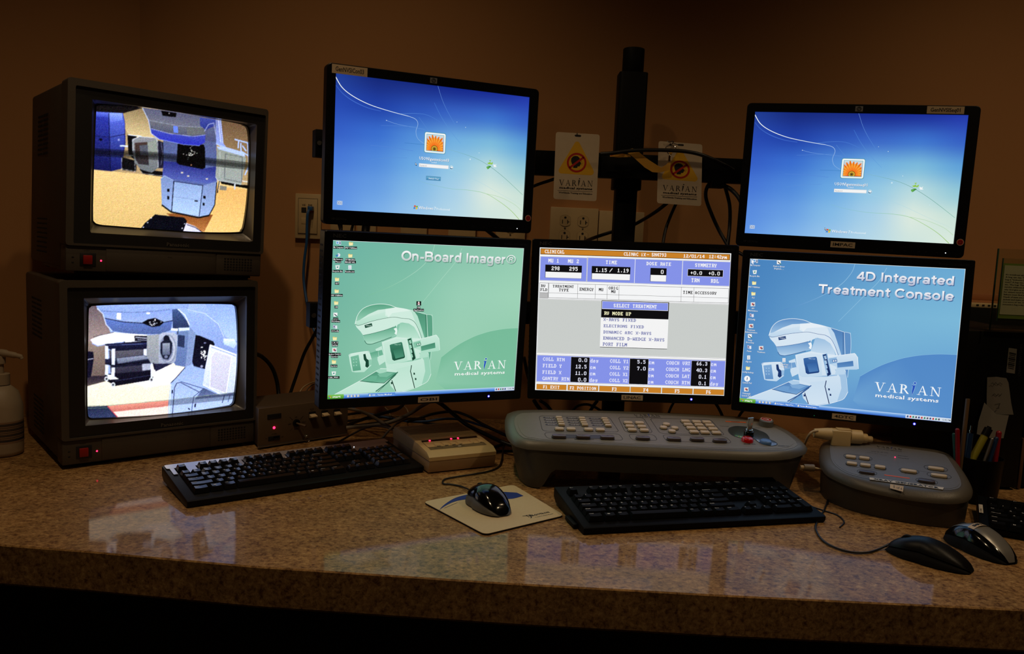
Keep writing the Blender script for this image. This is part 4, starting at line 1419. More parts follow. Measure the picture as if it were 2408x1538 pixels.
# --- left log-on screen
S = Scr(.408, .255, CRN['hpL'], 740, 130, 3.576)
win7(S, ZI, None, 'USON\\gennvsicon03', True, (848, 900))
t, g = monitor('widescreen_monitor', 'widescreen monitor with blue log-on screen and Switch User button, above the green desktop screen', POSE['hpL'], S, .408, .255, HB, .045, .009, 'black widescreen monitors', hp_bezel)
HPGEO = g
stick(t, 'GenNVSICon03', g[0] + .009, g[0] + .077, g[3] - .0185, g[3] - .002, g[4])


hp_marks(t, g, -.010)

# --- right log-on screen (same picture, other crop)
S = Scr(.408, .255, CRN['hpR'], 1720, 220, 3.844)
_S0 = Scr(.408, .255, CRN['hpL'], 740, 130, 3.576)


def zmap(S0, S1):
    """crop coordinates on one screen -> the crop coordinates of the same spot on another"""
    Hi = np.linalg.inv(S1.H)

    def f(x, y):
        a = S0.P(x, y)
        q = Hi @ np.array([a[0], a[1], 1.0])
        return ((q[0] / q[2] - S1.o[0]) * S1.o[2], (q[1] / q[2] - S1.o[1]) * S1.o[2])
    return f


win7(S, zmap(_S0, S), None, 'USON\\gennvsiseq01', False, (820, 1248))
t, g = monitor('widescreen_monitor', 'widescreen monitor with blue log-on screen and IMPAC label, above the blue desktop screen', POSE['hpR'], S, .408, .255, HB, .045, .009, 'black widescreen monitors', hp_bezel)
stick(t, 'GenNVSISeq01', g[1] - .098, g[1] - .030, g[3] - .0165, g[3] - .002, g[4])
stick(t, 'IMPAC', g[0] + .192, g[0] + .240, g[2] + .008, g[2] + .0205, g[4])
hp_marks(t, g, .0)


def nec_marks(t, g, tape, ledx=.085):
    stick(t, tape, -.0225 + .005, .0235 + .005, g[2] + .0035, g[2] + .0148, g[4])
    led(t, ledx + .055, g[2] + .0095, g[4], 'led_blue', .0017)


# --- green desktop
S = Scr(.408, .306, CRN['necL'], 730, 530, 3.417)
_R = Scr(.408, .306, CRN['necR'], 1720, 570, 3.495)
ZG = zmap(_R, S)
wallpaper(S, ZG, 'green')
linac(S, ZG, 'green')
grot(S, 'On-Board Imager\u00ae', (728, 288), (1650, 308), 80, (248, 250, 250), 8, (.0013, (90, 150, 126)), (190, 204, 202))
S.varian((1152, 1158), (1570, 1148), 64, (248, 252, 250), (36, 86, 190), 8, glow=(190, 230, 210))
S.text('medical systems', (1160, 1206), (1562, 1190), 26, (248, 252, 250), 8, bold=.016, shadow=(.0005, (100, 170, 130)))
for x, y, k, ls in ((225, 142, 'pc', ['My Computer']), (325, 146, 'folder', ['IAS Utilities']), (222, 238, 'net', ['My Network', 'Places']), (320, 242, 'folder', ['KV IMAGING', 'IMAGES WE...']),
                    (217, 334, 'bin', ['Recycle Bin']), (316, 337, 'page', ['Readme.txt']), (213, 432, 'folder', ['CBCT']), (210, 527, 'folder', ['IAS Utilities']), (206, 622, 'folder', ['OBI']),
                    (202, 717, 'paint', ['error', 'PIC14.bmp']), (197, 814, 'tool', ['SCConfig']), (195, 908, 'folder', ['5_24_12', 'backup']), (192, 1001, 'app', ['Motion Control', 'Service']),
                    (188, 1096, 'folder', ['Service']), (187, 1188, 'bin', ['5180_WinI...']), (870, 627, 'dark', ['OBI', 'Application'])):
    icon(S, x, y, k, ls, True)
taskbar(S, ZG, .408, 3, 0, [(.082, .056, 'OBI - Varian Medical ...')], .047, '12:42 PM')
t, g = monitor('office_monitor', 'black monitor with a green desktop reading On-Board Imager and a white OBI label', POSE['necL'], S, .408, .306, NB, .06, .004, 'black squarish monitors of the lower row', nec_bezel)
nec_marks(t, g, 'OBI', .087)

# --- clinical table screen
S = Scr(.408, .306, CRN['necC'], 1230, 550, 3.577)
clinical(S)
t, g = monitor('office_monitor', 'black monitor with the white and lilac CLINICAL treatment table and a LINAC label', POSE['necC'], S, .408, .306, NB, .06, .004, 'black squarish monitors of the lower row', nec_bezel)
nec_marks(t, g, 'LINAC', .078)

# --- blue desktop
S = _R
wallpaper(S, ZI, 'blue')
linac(S, ZI, 'blue')
grot(S, '4D Integrated', (1024, 313), (1834, 352), 74, (250, 250, 252), 8, (.0014, (60, 100, 150)), (192, 198, 220))
grot(S, 'Treatment Console', (710, 420), (1828, 478), 74, (250, 250, 252), 8, (.0014, (60, 100, 150)), (192, 198, 220))
S.varian((1175, 1228), (1722, 1262), 72, (250, 252, 254), (40, 84, 190), 8, glow=(160, 198, 232))
S.text('medical systems', (1183, 1276), (1703, 1312), 30, (250, 252, 254), 8, bold=.016, shadow=(.0005, (60, 110, 170)))
for x, y, k, ls in ((196, 153, 'pc', ['My Computer']), (390, 163, 'paint', ['Field 6 Error', 'Dayton, ...']), (191, 242, 'bin', ['Recycle Bin']), (186, 332, 'folder', ['IAS Utilities']), (180, 420, 'folder', ['PLC']),
                    (176, 508, 'app', ['API', 'Maintenance']), (166, 598, 'tool', ['SCConfig']), (162, 686, 'app', ['Treatment', 'Administration']), (154, 770, 'paint', ['Wedge', 'Error.bmp']),
                    (147, 860, 'tool', ['Paint']), (245, 868, 'app', ['Treatment']), (142, 946, 'page', ['cfg.txt']), (432, 968, 'page', ['CopyofCopy', 'back.txt']), (137, 1033, 'folder', ['config backup']),
                    (131, 1120, 'globe', ['Launch Pad']), (124, 1208, 'app', ['Uninstall', 'Launch Pad'])):
    icon(S, x, y, k, ls, False)
S.poly([(163, 136), (188, 162), (176, 164), (182, 176), (174, 178), (170, 166), (163, 172)], (250, 250, 252), 20)
taskbar(S, ZI, .408, 3, 0, [(.070, .044, 'SLOzper - HyperTer...'), (.116, .044, 'Varian Medical Syste...')], .083, '12:42 PM')
t, g = monitor('office_monitor', 'black monitor with a blue desktop reading 4D Integrated Treatment Console and a 4DTC label', POSE['necR'], S, .408, .306, NB, .06, .004, 'black squarish monitors of the lower row', nec_bezel)
nec_marks(t, g, '4DTC', .083)
led(t, -.052, g[2] + .006, g[4], 'led_green', .0006, 'sensor_light')
# ------------------------------------------------------------------ tube televisions
class Raster:
    """small numpy painter for the soft video pictures, coordinates of the measured crop -> glass"""
    def __init__(self, tomap, x0, x1, z0, z1, W=560, H=420):
        self.map = tomap
        self.b = (x0, x1, z0, z1)
        self.W, self.H = W, H
        self.A = np.zeros((H, W, 3))
        self.X, self.Y = np.meshgrid(np.arange(W) + .5, np.arange(H) + .5)

    def px(self, p):
        x, z = self.map(*p)
        x0, x1, z0, z1 = self.b
        return ((x - x0) / (x1 - x0) * self.W, (z1 - z) / (z1 - z0) * self.H)

    def mask(self, P):
        m = np.zeros((self.H, self.W), bool)
        xs = [p[0] for p in P]; ys = [p[1] for p in P]
        i0, i1 = max(0, int(min(xs)) - 1), min(self.W, int(max(xs)) + 2)
        j0, j1 = max(0, int(min(ys)) - 1), min(self.H, int(max(ys)) + 2)
        if i0 >= i1 or j0 >= j1:
            return m
        X = self.X[j0:j1, i0:i1]; Y = self.Y[j0:j1, i0:i1]
        ins = np.zeros(X.shape, bool)
        n = len(P)
        for k in range(n):
            (xa, ya), (xb, yb) = P[k], P[(k + 1) % n]
            if ya == yb: continue
            c = ((ya > Y) != (yb > Y)) & (X < (xb - xa) * (Y - ya) / (yb - ya) + xa)
            ins ^= c
        m[j0:j1, i0:i1] = ins
        return m

    def poly(self, zp, c0, c1=None, horiz=False, mul=None):
        P = [self.px(p) for p in zp]
        m = self.mask(P)
        if mul is not None:
            self.A[m] *= mul
            return
        if c1 is None:
            self.A[m] = c0
        else:
            k = 0 if horiz else 1
            v = [p[k] for p in P]; a, b = min(v), max(v)
            t = ((self.X if horiz else self.Y)[m] - a) / max(1e-6, b - a)
            self.A[m] = np.array(c0) * (1 - t[:, None]) + np.array(c1) * t[:, None]

    def line(self, zp, w, c):
        P = [Vector(self.px(p)) for p in zp]
        for a, b in zip(P, P[1:]):
            d = b - a
            if d.length < 1e-6: continue
            d.normalize(); q = Vector((-d.y, d.x)) * w / 2
            self.A[self.mask([tuple(a - q), tuple(b - q), tuple(b + q), tuple(a + q)])] = c

    def ell(self, cx, cy, rx, ry, c, rot=0):
        pts = []
        for k in range(24):
            t = 2 * PI * k / 24
            x, y = rx * math.cos(t), ry * math.sin(t)
            pts.append((cx + x * math.cos(rot) - y * math.sin(rot), cy + x * math.sin(rot) + y * math.cos(rot)))
        self.poly(pts, c)

    def finish(self, seed, noise=7):
        A = self.A
        K = [1, 2, 1]
        for ax in (0, 1):
            A = (np.roll(A, 1, ax) + 2 * A + np.roll(A, -1, ax)) / 4
        A = (np.roll(A, 1, 1) + A + np.roll(A, -1, 1)) / 3
        A = (np.roll(A, 1, 0) + A + np.roll(A, -1, 0)) / 3
        A = (np.roll(A, 1, 1) + A + np.roll(A, -1, 1)) / 3
        g_ = A.mean(2, keepdims=True); A = g_ + (A - g_) * .88
        Bl = A.copy()
        for _ in range(4):
            Bl = (np.roll(Bl, 2, 1) + Bl + np.roll(Bl, -2, 1)) / 3
        A = A + 0.3 * (A - Bl)
        rs = np.random.RandomState(seed)
        A = A + rs.normal(0, noise, A.shape[:2])[:, :, None] + rs.normal(0, noise * .6, A.shape)
        A[1::3] *= 0.97
        self.A = np.clip(A, 0, 255)


def pic_top(R):
    p, l, e = R.poly, R.line, R.ell
    p([(400, 100), (1800, 100), (1800, 1400), (400, 1400)], (186, 160, 118))
    p([(500, 742), (700, 765), (1000, 790), (1440, 832), (1700, 885), (1700, 1300), (500, 1300)], (236, 204, 138), (220, 186, 116))
    p([(1380, 860), (1700, 900), (1700, 1250), (1330, 1210)], (232, 184, 108), (244, 206, 130))
    p([(1060, 1060), (1390, 1070), (1330, 1190), (1190, 1150)], (150, 86, 36), (196, 130, 70))
    # cabinet
    p([(540, 335), (755, 348), (768, 410), (772, 560), (748, 700), (745, 742), (668, 762), (540, 747)], (52, 66, 190), (20, 24, 92))
    p([(655, 346), (752, 350), (764, 420), (764, 560), (744, 740), (668, 760)], (96, 120, 236), (22, 28, 110))
    p([(655, 346), (752, 350), (750, 400), (655, 420)], (150, 176, 250), (90, 112, 226)); p([(560, 340), (655, 346), (655, 380), (560, 375)], (110, 130, 236), (60, 76, 200))
    l([(656, 350), (664, 755)], 2, (14, 18, 70)); l([(545, 512), (660, 522), (770, 500)], 1.5, (16, 20, 80)); e(598, 538, 12, 9, (8, 8, 30)); e(724, 540, 7, 9, (150, 160, 220))
    # bright wall behind
    p([(758, 290), (905, 315), (945, 470), (975, 530), (830, 520), (790, 498), (775, 470)], (150, 128, 92), (222, 200, 150))
    p([(400, 100), (1800, 100), (1800, 360), (1300, 330), (900, 305), (560, 338), (400, 338)], (14, 11, 14))
    p([(560, 296), (900, 312), (760, 350), (560, 338)], (26, 20, 22))
    # dark trolley left of the machine
    p([(785, 505), (850, 512), (850, 700), (792, 640)], (10, 10, 18)); p([(742, 662), (850, 690), (845, 765), (748, 752)], (14, 14, 20)); l([(745, 665), (742, 745), (840, 762), (835, 690)], 1.5, (214, 214, 220))
    p([(870, 745), (1035, 765), (1032, 800), (890, 780)], (12, 12, 18)); l([(880, 760), (890, 776), (1030, 794)], 1.5, (220, 220, 220)); l([(732, 582), (790, 586)], 5, (220, 232, 250)); l([(788, 505), (885, 515)], 3, (228, 236, 250))
    l([(775, 650), (835, 652)], 3, (200, 204, 214))
    # left imager
    p([(818, 535), (870, 516), (985, 526), (1002, 560), (1004, 738), (955, 772), (880, 750), (836, 705), (820, 620)], (150, 152, 160), (116, 122, 126))
    p([(836, 562), (925, 556), (935, 720), (862, 712), (842, 680)], (84, 62, 56), (58, 52, 60)); p([(870, 580), (928, 575), (930, 650), (875, 650)], (92, 96, 112))
    p([(925, 560), (990, 540), (995, 640), (935, 650)], (150, 158, 150)); l([(822, 620), (822, 540), (870, 517), (985, 527), (1002, 560), (1002, 735)], 2, (214, 222, 236))
    p([(1000, 545), (1042, 560), (1040, 740), (1004, 742)], (34, 34, 60)); l([(1022, 560), (1034, 640), (1020, 720)], 2, (120, 124, 160))
    # column
    p([(1038, 540), (1415, 520), (1415, 840), (1400, 1000), (1365, 1072), (1290, 1084), (1095, 1048), (1028, 1000), (1020, 815), (1040, 790)], (92, 104, 150), (96, 118, 196))
    p([(1040, 690), (1135, 700), (1315, 745), (1412, 730), (1415, 830), (1360, 850), (1105, 815), (1030, 800)], (44, 50, 140), (92, 108, 190))
    p([(1020, 812), (1045, 792), (1108, 828), (1318, 862), (1420, 830), (1402, 1000), (1362, 1072), (1290, 1084), (1095, 1048), (1028, 1000)], (126, 148, 200), (160, 186, 232))
    p([(1112, 832), (1316, 862), (1292, 1080), (1098, 1046)], (146, 172, 220), (178, 206, 246)); l([(1112, 832), (1316, 862), (1292, 1080)], 2, (20, 24, 60)); l([(1112, 832), (1098, 1046)], 2.5, (16, 18, 40))
    l([(1108, 940), (1300, 968)], 1, (110, 130, 180)); l([(1022, 815), (1045, 792), (1110, 826)], 1.5, (190, 206, 240))
    for a in ((1065, 885, 1082, 908), (1066, 936, 1080, 962), (1320, 934, 1336, 956), (1316, 984, 1330, 1006), (1258, 967, 1282, 978)):
        p([(a[0], a[1]), (a[2], a[1] + 3), (a[2], a[3]), (a[0], a[3] - 3)], (6, 6, 14))
    for x, y in ((1168, 772), (1212, 795), (1345, 815)): e(x, y, 9, 5, (226, 214, 190))
    l([(1028, 1000), (1095, 1050), (1290, 1090), (1365, 1074)], 5, (8, 8, 14)); l([(1416, 840), (1402, 1000), (1364, 1072)], 3, (16, 16, 26)); l([(1436, 830), (1420, 915)], 4, (20, 20, 24)); l([(1440, 822), (1426, 900)], 1.5, (230, 230, 236))
    # black panel
    p([(1138, 570), (1150, 565), (1325, 575), (1332, 600), (1334, 738), (1312, 748), (1148, 716), (1130, 702)], (6, 6, 10))
    rs = random.Random(2)
    for k in range(26):
        x = 1237 + rs.gauss(0, 16); y = 645 + rs.gauss(0, 15); e(x, y, 4, 3, (240, 240, 230))
    e(1234, 719, 5, 4, (230, 160, 120)); e(1238, 586, 4, 3, (200, 200, 200))
    # head
    p([(893, 312), (1100, 335), (1300, 372), (1420, 395), (1412, 560), (1340, 545), (1296, 580), (1180, 572), (1010, 535), (955, 498), (948, 460), (930, 395)], (112, 116, 146), (78, 84, 130))
    p([(893, 312), (1100, 335), (1300, 372), (1420, 395), (1400, 440), (1325, 450), (1150, 438), (940, 400)], (96, 98, 128), (120, 122, 140))
    p([(944, 400), (1150, 440), (1325, 452), (1338, 500), (1250, 512), (1080, 492), (948, 455)], (120, 122, 132), (92, 96, 122))
    p([(950, 460), (1080, 495), (1250, 514), (1338, 503), (1332, 560), (1290, 580), (1180, 572), (1010, 535), (957, 498)], (74, 86, 190), (46, 54, 200))
    p([(1110, 440), (1140, 446), (1142, 492), (1112, 488)], (110, 140, 255)); p([(1200, 450), (1320, 452), (1335, 498), (1210, 508)], (112, 116, 120))
    l([(893, 312), (935, 400), (952, 495), (1010, 538)], 2.5, (200, 212, 244)); l([(942, 402), (1150, 442), (1330, 452)], 1.5, (170, 176, 196)); l([(950, 460), (1080, 496), (1250, 516), (1336, 505)], 1.5, (200, 206, 236))
    p([(1026, 333), (1134, 350), (1130, 380), (1036, 368)], (10, 8, 10)); e(1083, 352, 3, 6, (210, 210, 210)); l([(1010, 536), (1180, 574), (1296, 582)], 2, (150, 170, 240))
    p([(1298, 380), (1415, 395), (1405, 440), (1340, 470), (1300, 440)], (70, 84, 170), (50, 60, 150)); l([(1330, 480), (1360, 430), (1398, 420), (1418, 540)], 2.5, (170, 180, 220))
    # right shoulder, wall and parts
    p([(1412, 395), (1700, 420), (1700, 890), (1440, 840), (1460, 560)], (120, 92, 66), (196, 170, 122))
    p([(1412, 395), (1452, 400), (1466, 565), (1490, 600), (1412, 572)], (130, 140, 200), (150, 170, 240)); l([(1432, 400), (1446, 560)], 2, (240, 244, 255)); l([(1445, 402), (1460, 565)], 1.5, (236, 240, 250)); l([(1410, 565), (1440, 580), (1490, 598)], 4, (170, 196, 255))
    p([(1440, 828), (1595, 858), (1700, 862), (1700, 895), (1450, 850)], (12, 10, 10)); l([(1598, 830), (1640, 836)], 4, (220, 220, 220)); l([(1545, 850), (1545, 890)], 6, (200, 206, 220)); p([(1437, 862), (1488, 868), (1485, 898), (1436, 892)], (140, 136, 124))
    p([(1420, 590), (1600, 640), (1628, 672), (1592, 856), (1422, 826), (1406, 800)], (152, 160, 150), (164, 172, 170)); p([(1416, 588), (1480, 590), (1612, 628), (1622, 660), (1430, 606)], (180, 200, 246))
    l([(1478, 640), (1600, 662), (1594, 840), (1470, 815), (1478, 640)], 1.5, (86, 92, 100)); l([(1406, 800), (1422, 826), (1592, 856)], 2, (216, 224, 230)); l([(1440, 620), (1436, 810)], 1.5, (190, 200, 200))
    for a in ([(1545, 536), (1645, 562)], [(1575, 545), (1570, 600)], [(1590, 560), (1590, 620), (1640, 650)], [(1640, 560), (1648, 720), (1618, 790)], [(1600, 580), (1630, 620)]):
        l(a, 5, (176, 200, 255))
    # interference bar
    p([(500, 596), (1000, 628), (1700, 705), (1700, 760), (1000, 684), (500, 650)], None, mul=0.62); p([(500, 610), (1000, 640), (1700, 722), (1700, 745), (1000, 668), (500, 636)], None, mul=0.7)
    # chair back
    p([(1200, 1128), (1262, 1150), (1320, 1195), (1180, 1190)], (216, 216, 250)); p([(880, 1172), (910, 1130), (982, 1068), (1185, 1090), (1206, 1112), (1178, 1192)], (8, 10, 26))
    for x, y in ((955, 1093), (930, 1126), (900, 1158), (1190, 1134), (1173, 1166)): e(x, y, 5, 4, (236, 240, 250))
    l([(1206, 1140), (1262, 1158), (1320, 1195)], 2, (20, 16, 20))
    R.finish(4)


def pic_bottom(R):
    p, l, e = R.poly, R.line, R.ell
    p([(400, 100), (1900, 100), (1900, 1400), (400, 1400)], (150, 172, 226))
    p([(560, 300), (720, 330), (730, 460), (760, 540), (640, 600), (560, 640)], (98, 84, 96), (176, 156, 150)); p([(560, 590), (730, 600), (730, 850), (560, 860)], (150, 132, 122), (110, 94, 90))
    p([(560, 880), (720, 855), (1050, 740), (1180, 735), (1262, 762), (1205, 828), (1162, 872), (1150, 1180), (560, 1180)], (236, 228, 214), (226, 216, 190)); p([(1050, 760), (1250, 764), (1200, 828), (1160, 880), (1000, 900), (900, 870)], (252, 248, 240))
    p([(560, 655), (640, 662), (642, 712), (622, 840), (560, 880)], (14, 14, 44), (24, 22, 50)); l([(598, 715), (640, 708)], 3, (190, 190, 210)); p([(560, 850), (640, 825), (735, 822), (730, 858), (560, 905)], (46, 36, 56), (96, 84, 84))
    # gantry
    p([(1270, 320), (1700, 320), (1700, 700), (1430, 615), (1340, 548), (1290, 480), (1212, 368)], (156, 182, 240), (132, 154, 214)); p([(1400, 330), (1700, 330), (1700, 620), (1540, 560), (1500, 480), (1440, 400)], (140, 168, 240), (176, 200, 255))
    l([(1280, 372), (1400, 400), (1490, 470), (1530, 560), (1524, 600)], 2, (206, 222, 255)); l([(1276, 340), (1278, 366)], 2, (30, 40, 80)); p([(1528, 570), (1600, 575), (1618, 605), (1600, 640), (1530, 610)], (220, 234, 255), (160, 186, 240))
    p([(1210, 500), (1292, 490), (1330, 545), (1318, 740), (1262, 762), (1195, 750), (1168, 700), (1195, 560)], (112, 136, 184), (96, 118, 172)); p([(1290, 486), (1345, 548), (1312, 720), (1310, 745), (1262, 765), (1275, 640)], (128, 150, 196))
    p([(1262, 762), (1312, 740), (1330, 760), (1400, 780), (1390, 900), (1500, 950), (1600, 940), (1600, 1100), (1140, 1120), (1162, 872), (1205, 828)], (150, 174, 226), (176, 198, 246))
    p([(1176, 366), (1216, 370), (1290, 470), (1290, 505), (1178, 515)], (70, 96, 150), (40, 54, 96)); l([(1212, 368), (1262, 410), (1292, 480)], 3, (236, 244, 255)); p([(1215, 498), (1292, 494), (1292, 514), (1222, 520)], (206, 222, 255))
    p([(1214, 545), (1260, 550), (1256, 632), (1210, 622)], (44, 58, 100)); l([(1214, 520), (1210, 540)], 2, (30, 30, 50)); l([(1262, 765), (1205, 830), (1164, 872)], 3, (60, 70, 110)); p([(1165, 500), (1215, 502), (1212, 518), (1160, 514)], (236, 240, 252))
    # head
    p([(655, 320), (1300, 320), (1284, 362), (1176, 372), (1176, 450), (1165, 512), (1090, 540), (900, 540), (765, 518), (726, 472), (706, 400), (668, 366)], (146, 172, 232), (128, 150, 206))
    p([(700, 385), (900, 395), (1060, 385), (1176, 372), (1176, 448), (1122, 458), (1055, 430), (968, 464), (850, 455), (712, 432)], (134, 160, 226), (150, 172, 220))
    p([(712, 432), (850, 456), (968, 464), (1045, 492), (1122, 458), (1176, 450), (1165, 512), (1090, 540), (900, 540), (765, 518), (728, 478)], (96, 126, 206), (84, 104, 160))
    l([(712, 432), (850, 458), (970, 465), (1120, 460), (1176, 448)], 2.5, (22, 28, 60)); l([(690, 382), (900, 394), (1060, 384), (1170, 370)], 1.5, (90, 110, 160)); p([(800, 396), (830, 398), (828, 442), (800, 438)], (250, 252, 255)); l([(668, 366), (706, 402), (728, 476), (768, 520)], 3, (206, 218, 246))
    p([(968, 464), (1010, 440), (1060, 430), (1122, 458), (1092, 484), (1040, 492)], (8, 8, 22)); e(1014, 398, 14, 6, (255, 244, 236))
    rs = random.Random(8)
    for k in range(16): e(1020 + rs.random() * 80, 450 + rs.random() * 32, 4, 3, (226, 230, 244))
    e(1060, 443, 4, 9, (250, 250, 255))
    # couch top
    p([(620, 578), (700, 545), (780, 528), (1005, 545), (1008, 590), (850, 596), (720, 612), (668, 622), (636, 605)], (250, 250, 255), (226, 230, 255)); l([(632, 604), (668, 622), (720, 612), (850, 594)], 3, (150, 172, 240)); l([(640, 560), (780, 528)], 2, (90, 84, 96))
    # trolley
    p([(745, 650), (1010, 640), (1030, 800), (760, 832)], (100, 98, 112), (44, 42, 66))
    p([(718, 608), (840, 598), (1006, 586), (1006, 640), (775, 656), (722, 628)], (30, 36, 80), (16, 18, 48)); l([(850, 592), (850, 600), (1000, 592)], 3, (12, 12, 30)); l([(740, 618), (1004, 604)], 1.5, (110, 130, 190))
    p([(918, 550), (1005, 552), (1005, 590), (920, 588)], (36, 36, 54)); l([(925, 562), (1004, 568)], 3, (200, 206, 230)); l([(940, 578), (1004, 582)], 2, (170, 176, 210))
    p([(720, 708), (800, 704), (980, 680), (1050, 716), (1048, 742), (782, 765), (720, 738)], (44, 50, 84), (18, 20, 46)); p([(795, 706), (980, 684), (1028, 706), (806, 740)], (150, 158, 182), (104, 112, 140)); l([(720, 740), (780, 748), (1046, 722)], 4, (14, 14, 34))
    p([(718, 812), (800, 806), (1040, 786), (1046, 848), (790, 892), (720, 852)], (16, 16, 40), (10, 10, 30)); p([(728, 812), (768, 818), (815, 846), (750, 850)], (240, 244, 248)); p([(968, 742), (1026, 738), (1026, 782), (972, 786)], (170, 176, 200)); l([(790, 858), (1040, 816)], 2, (60, 66, 110))
    for a in ([(719, 618), (741, 622), (741, 712), (719, 708)], [(763, 640), (788, 640), (786, 748), (763, 748)], [(719, 745), (741, 752), (741, 822), (719, 816)], [(762, 766), (786, 766), (784, 846), (760, 846)], [(1028, 735), (1044, 735), (1042, 835), (1028, 832)], [(980, 640), (1004, 640), (1004, 690), (980, 682)]):
        p(a, (214, 222, 240))
    for x, y in ((774, 884), (1034, 849), (729, 844)): e(x, y, 15, 17, (206, 212, 220)); e(x, y, 7, 8, (60, 60, 76))
    # imager
    p([(1004, 548), (1090, 540), (1112, 528), (1188, 530), (1210, 548), (1206, 640), (1196, 722), (1164, 746), (1062, 752), (1030, 736), (1000, 690)], (176, 184, 206), (156, 162, 186)); p([(1004, 548), (1085, 542), (1082, 745), (1030, 736), (1000, 690)], (160, 164, 170), (140, 146, 160))
    e(1145, 640, 58, 98, (140, 150, 176)); e(1145, 640, 50, 88, (178, 184, 204)); e(1136, 640, 44, 80, (120, 130, 160))
    e(1136, 572, 20, 24, (20, 22, 44)); p([(1096, 600), (1120, 580), (1160, 580), (1174, 600), (1168, 665), (1145, 712), (1112, 706), (1096, 670)], (26, 30, 56)); p([(1108, 602), (1158, 600), (1158, 680), (1108, 684)], (150, 158, 178), (90, 100, 130)); e(1132, 694, 12, 10, (110, 120, 150))
    p([(1046, 740), (1172, 738), (1110, 770), (1062, 792), (1052, 760)], (34, 36, 70)); l([(1046, 735), (1056, 780)], 4, (16, 16, 40))
    # black panel and specks
    p([(1335, 546), (1365, 552), (1455, 590), (1466, 612), (1438, 640), (1402, 778), (1320, 756), (1310, 725)], (10, 10, 28), (18, 20, 50))
    for k in range(30):
        e(1388 + rs.gauss(0, 11), 672 + rs.gauss(0, 18), 4, 4, (240, 242, 255))
    e(1375, 758, 10, 9, (150, 156, 190)); e(1398, 600, 9, 5, (120, 130, 170))
    # right panel
    p([(1430, 612), (1615, 682), (1615, 950), (1512, 952), (1384, 882), (1400, 760)], (216, 224, 252), (190, 202, 244)); p([(1470, 655), (1582, 692), (1546, 944), (1432, 900), (1440, 700)], (206, 206, 226), (190, 190, 214)); l([(1470, 655), (1582, 692), (1546, 944)], 2.5, (250, 252, 255)); l([(1470, 655), (1440, 700), (1432, 900), (1546, 944)], 2, (236, 240, 250))
    l([(1432, 612), (1615, 682)], 3, (246, 250, 255)); l([(1440, 628), (1610, 690)], 2, (120, 136, 190)); l([(1384, 884), (1512, 952)], 2.5, (250, 252, 255))
    # lower cabinet doors
    l([(1232, 862), (1388, 910), (1360, 935), (1322, 965), (1308, 1080)], 2, (44, 56, 110)); l([(1205, 872), (1230, 868), (1360, 934)], 2, (30, 36, 80)); l([(1205, 872), (1190, 905), (1178, 1090)], 2, (24, 28, 60)); l([(1165, 880), (1156, 1090)], 2, (236, 242, 255))
    p([(1172, 920), (1180, 920), (1178, 944), (1170, 944)], (14, 14, 40)); p([(1330, 1015), (1340, 1013), (1336, 1038), (1328, 1038)], (20, 22, 50)); l([(1286, 1046), (1298, 1054)], 4, (20, 22, 50)); p([(1388, 905), (1500, 955), (1600, 940), (1600, 960), (1330, 985)], (70, 86, 130), (110, 126, 176)); l([(1536, 955), (1520, 1010)], 3, (60, 70, 120)); l([(1575, 950), (1560, 1005)], 2, (60, 70, 120))
    # glass ledge across the bottom
    p([(560, 1034), (740, 1028), (1150, 988), (1700, 925), (1700, 975), (1150, 1028), (780, 1072), (560, 1080)], None, mul=0.72)
    p([(740, 1030), (1150, 990), (1150, 1030), (780, 1070)], (226, 150, 132), (196, 112, 104)); p([(780, 1070), (1150, 1030), (1150, 1160), (820, 1180)], (246, 214, 206)); p([(560, 1040), (736, 1030), (822, 1125), (560, 1180)], (34, 44, 78), (70, 84, 130)); l([(736, 1030), (822, 1125)], 3, (200, 60, 80))
    l([(560, 1032), (740, 1027), (1150, 988), (1640, 932)], 1.5, (150, 170, 150)); l([(560, 1050), (740, 1042)], 2, (96, 130, 120))
    R.A = np.clip(R.A * 1.04 + 2, 0, 255)
    R.finish(9, 8)


TVP = on_z(145, 1108, 0.0)
TVYAW = math.radians(39.95)
TVW, TVH, TVD = .384, .362, .335


def spline_closed(P, k=5):
    P = [Vector((p[0], p[1], 0)) for p in P]; n = len(P); Q = []
    for i in range(n):
        p0, p1, p2, p3 = P[i - 1], P[i], P[(i + 1) % n], P[(i + 2) % n]
        for j in range(k):
            t = j / k
            q = 0.5 * ((2 * p1) + (-p0 + p2) * t + (2 * p0 - 5 * p1 + 4 * p2 - p3) * t * t + (-p0 + 3 * p1 - 3 * p2 + p3) * t ** 3)
            Q.append((q.x, q.y))
    return Q


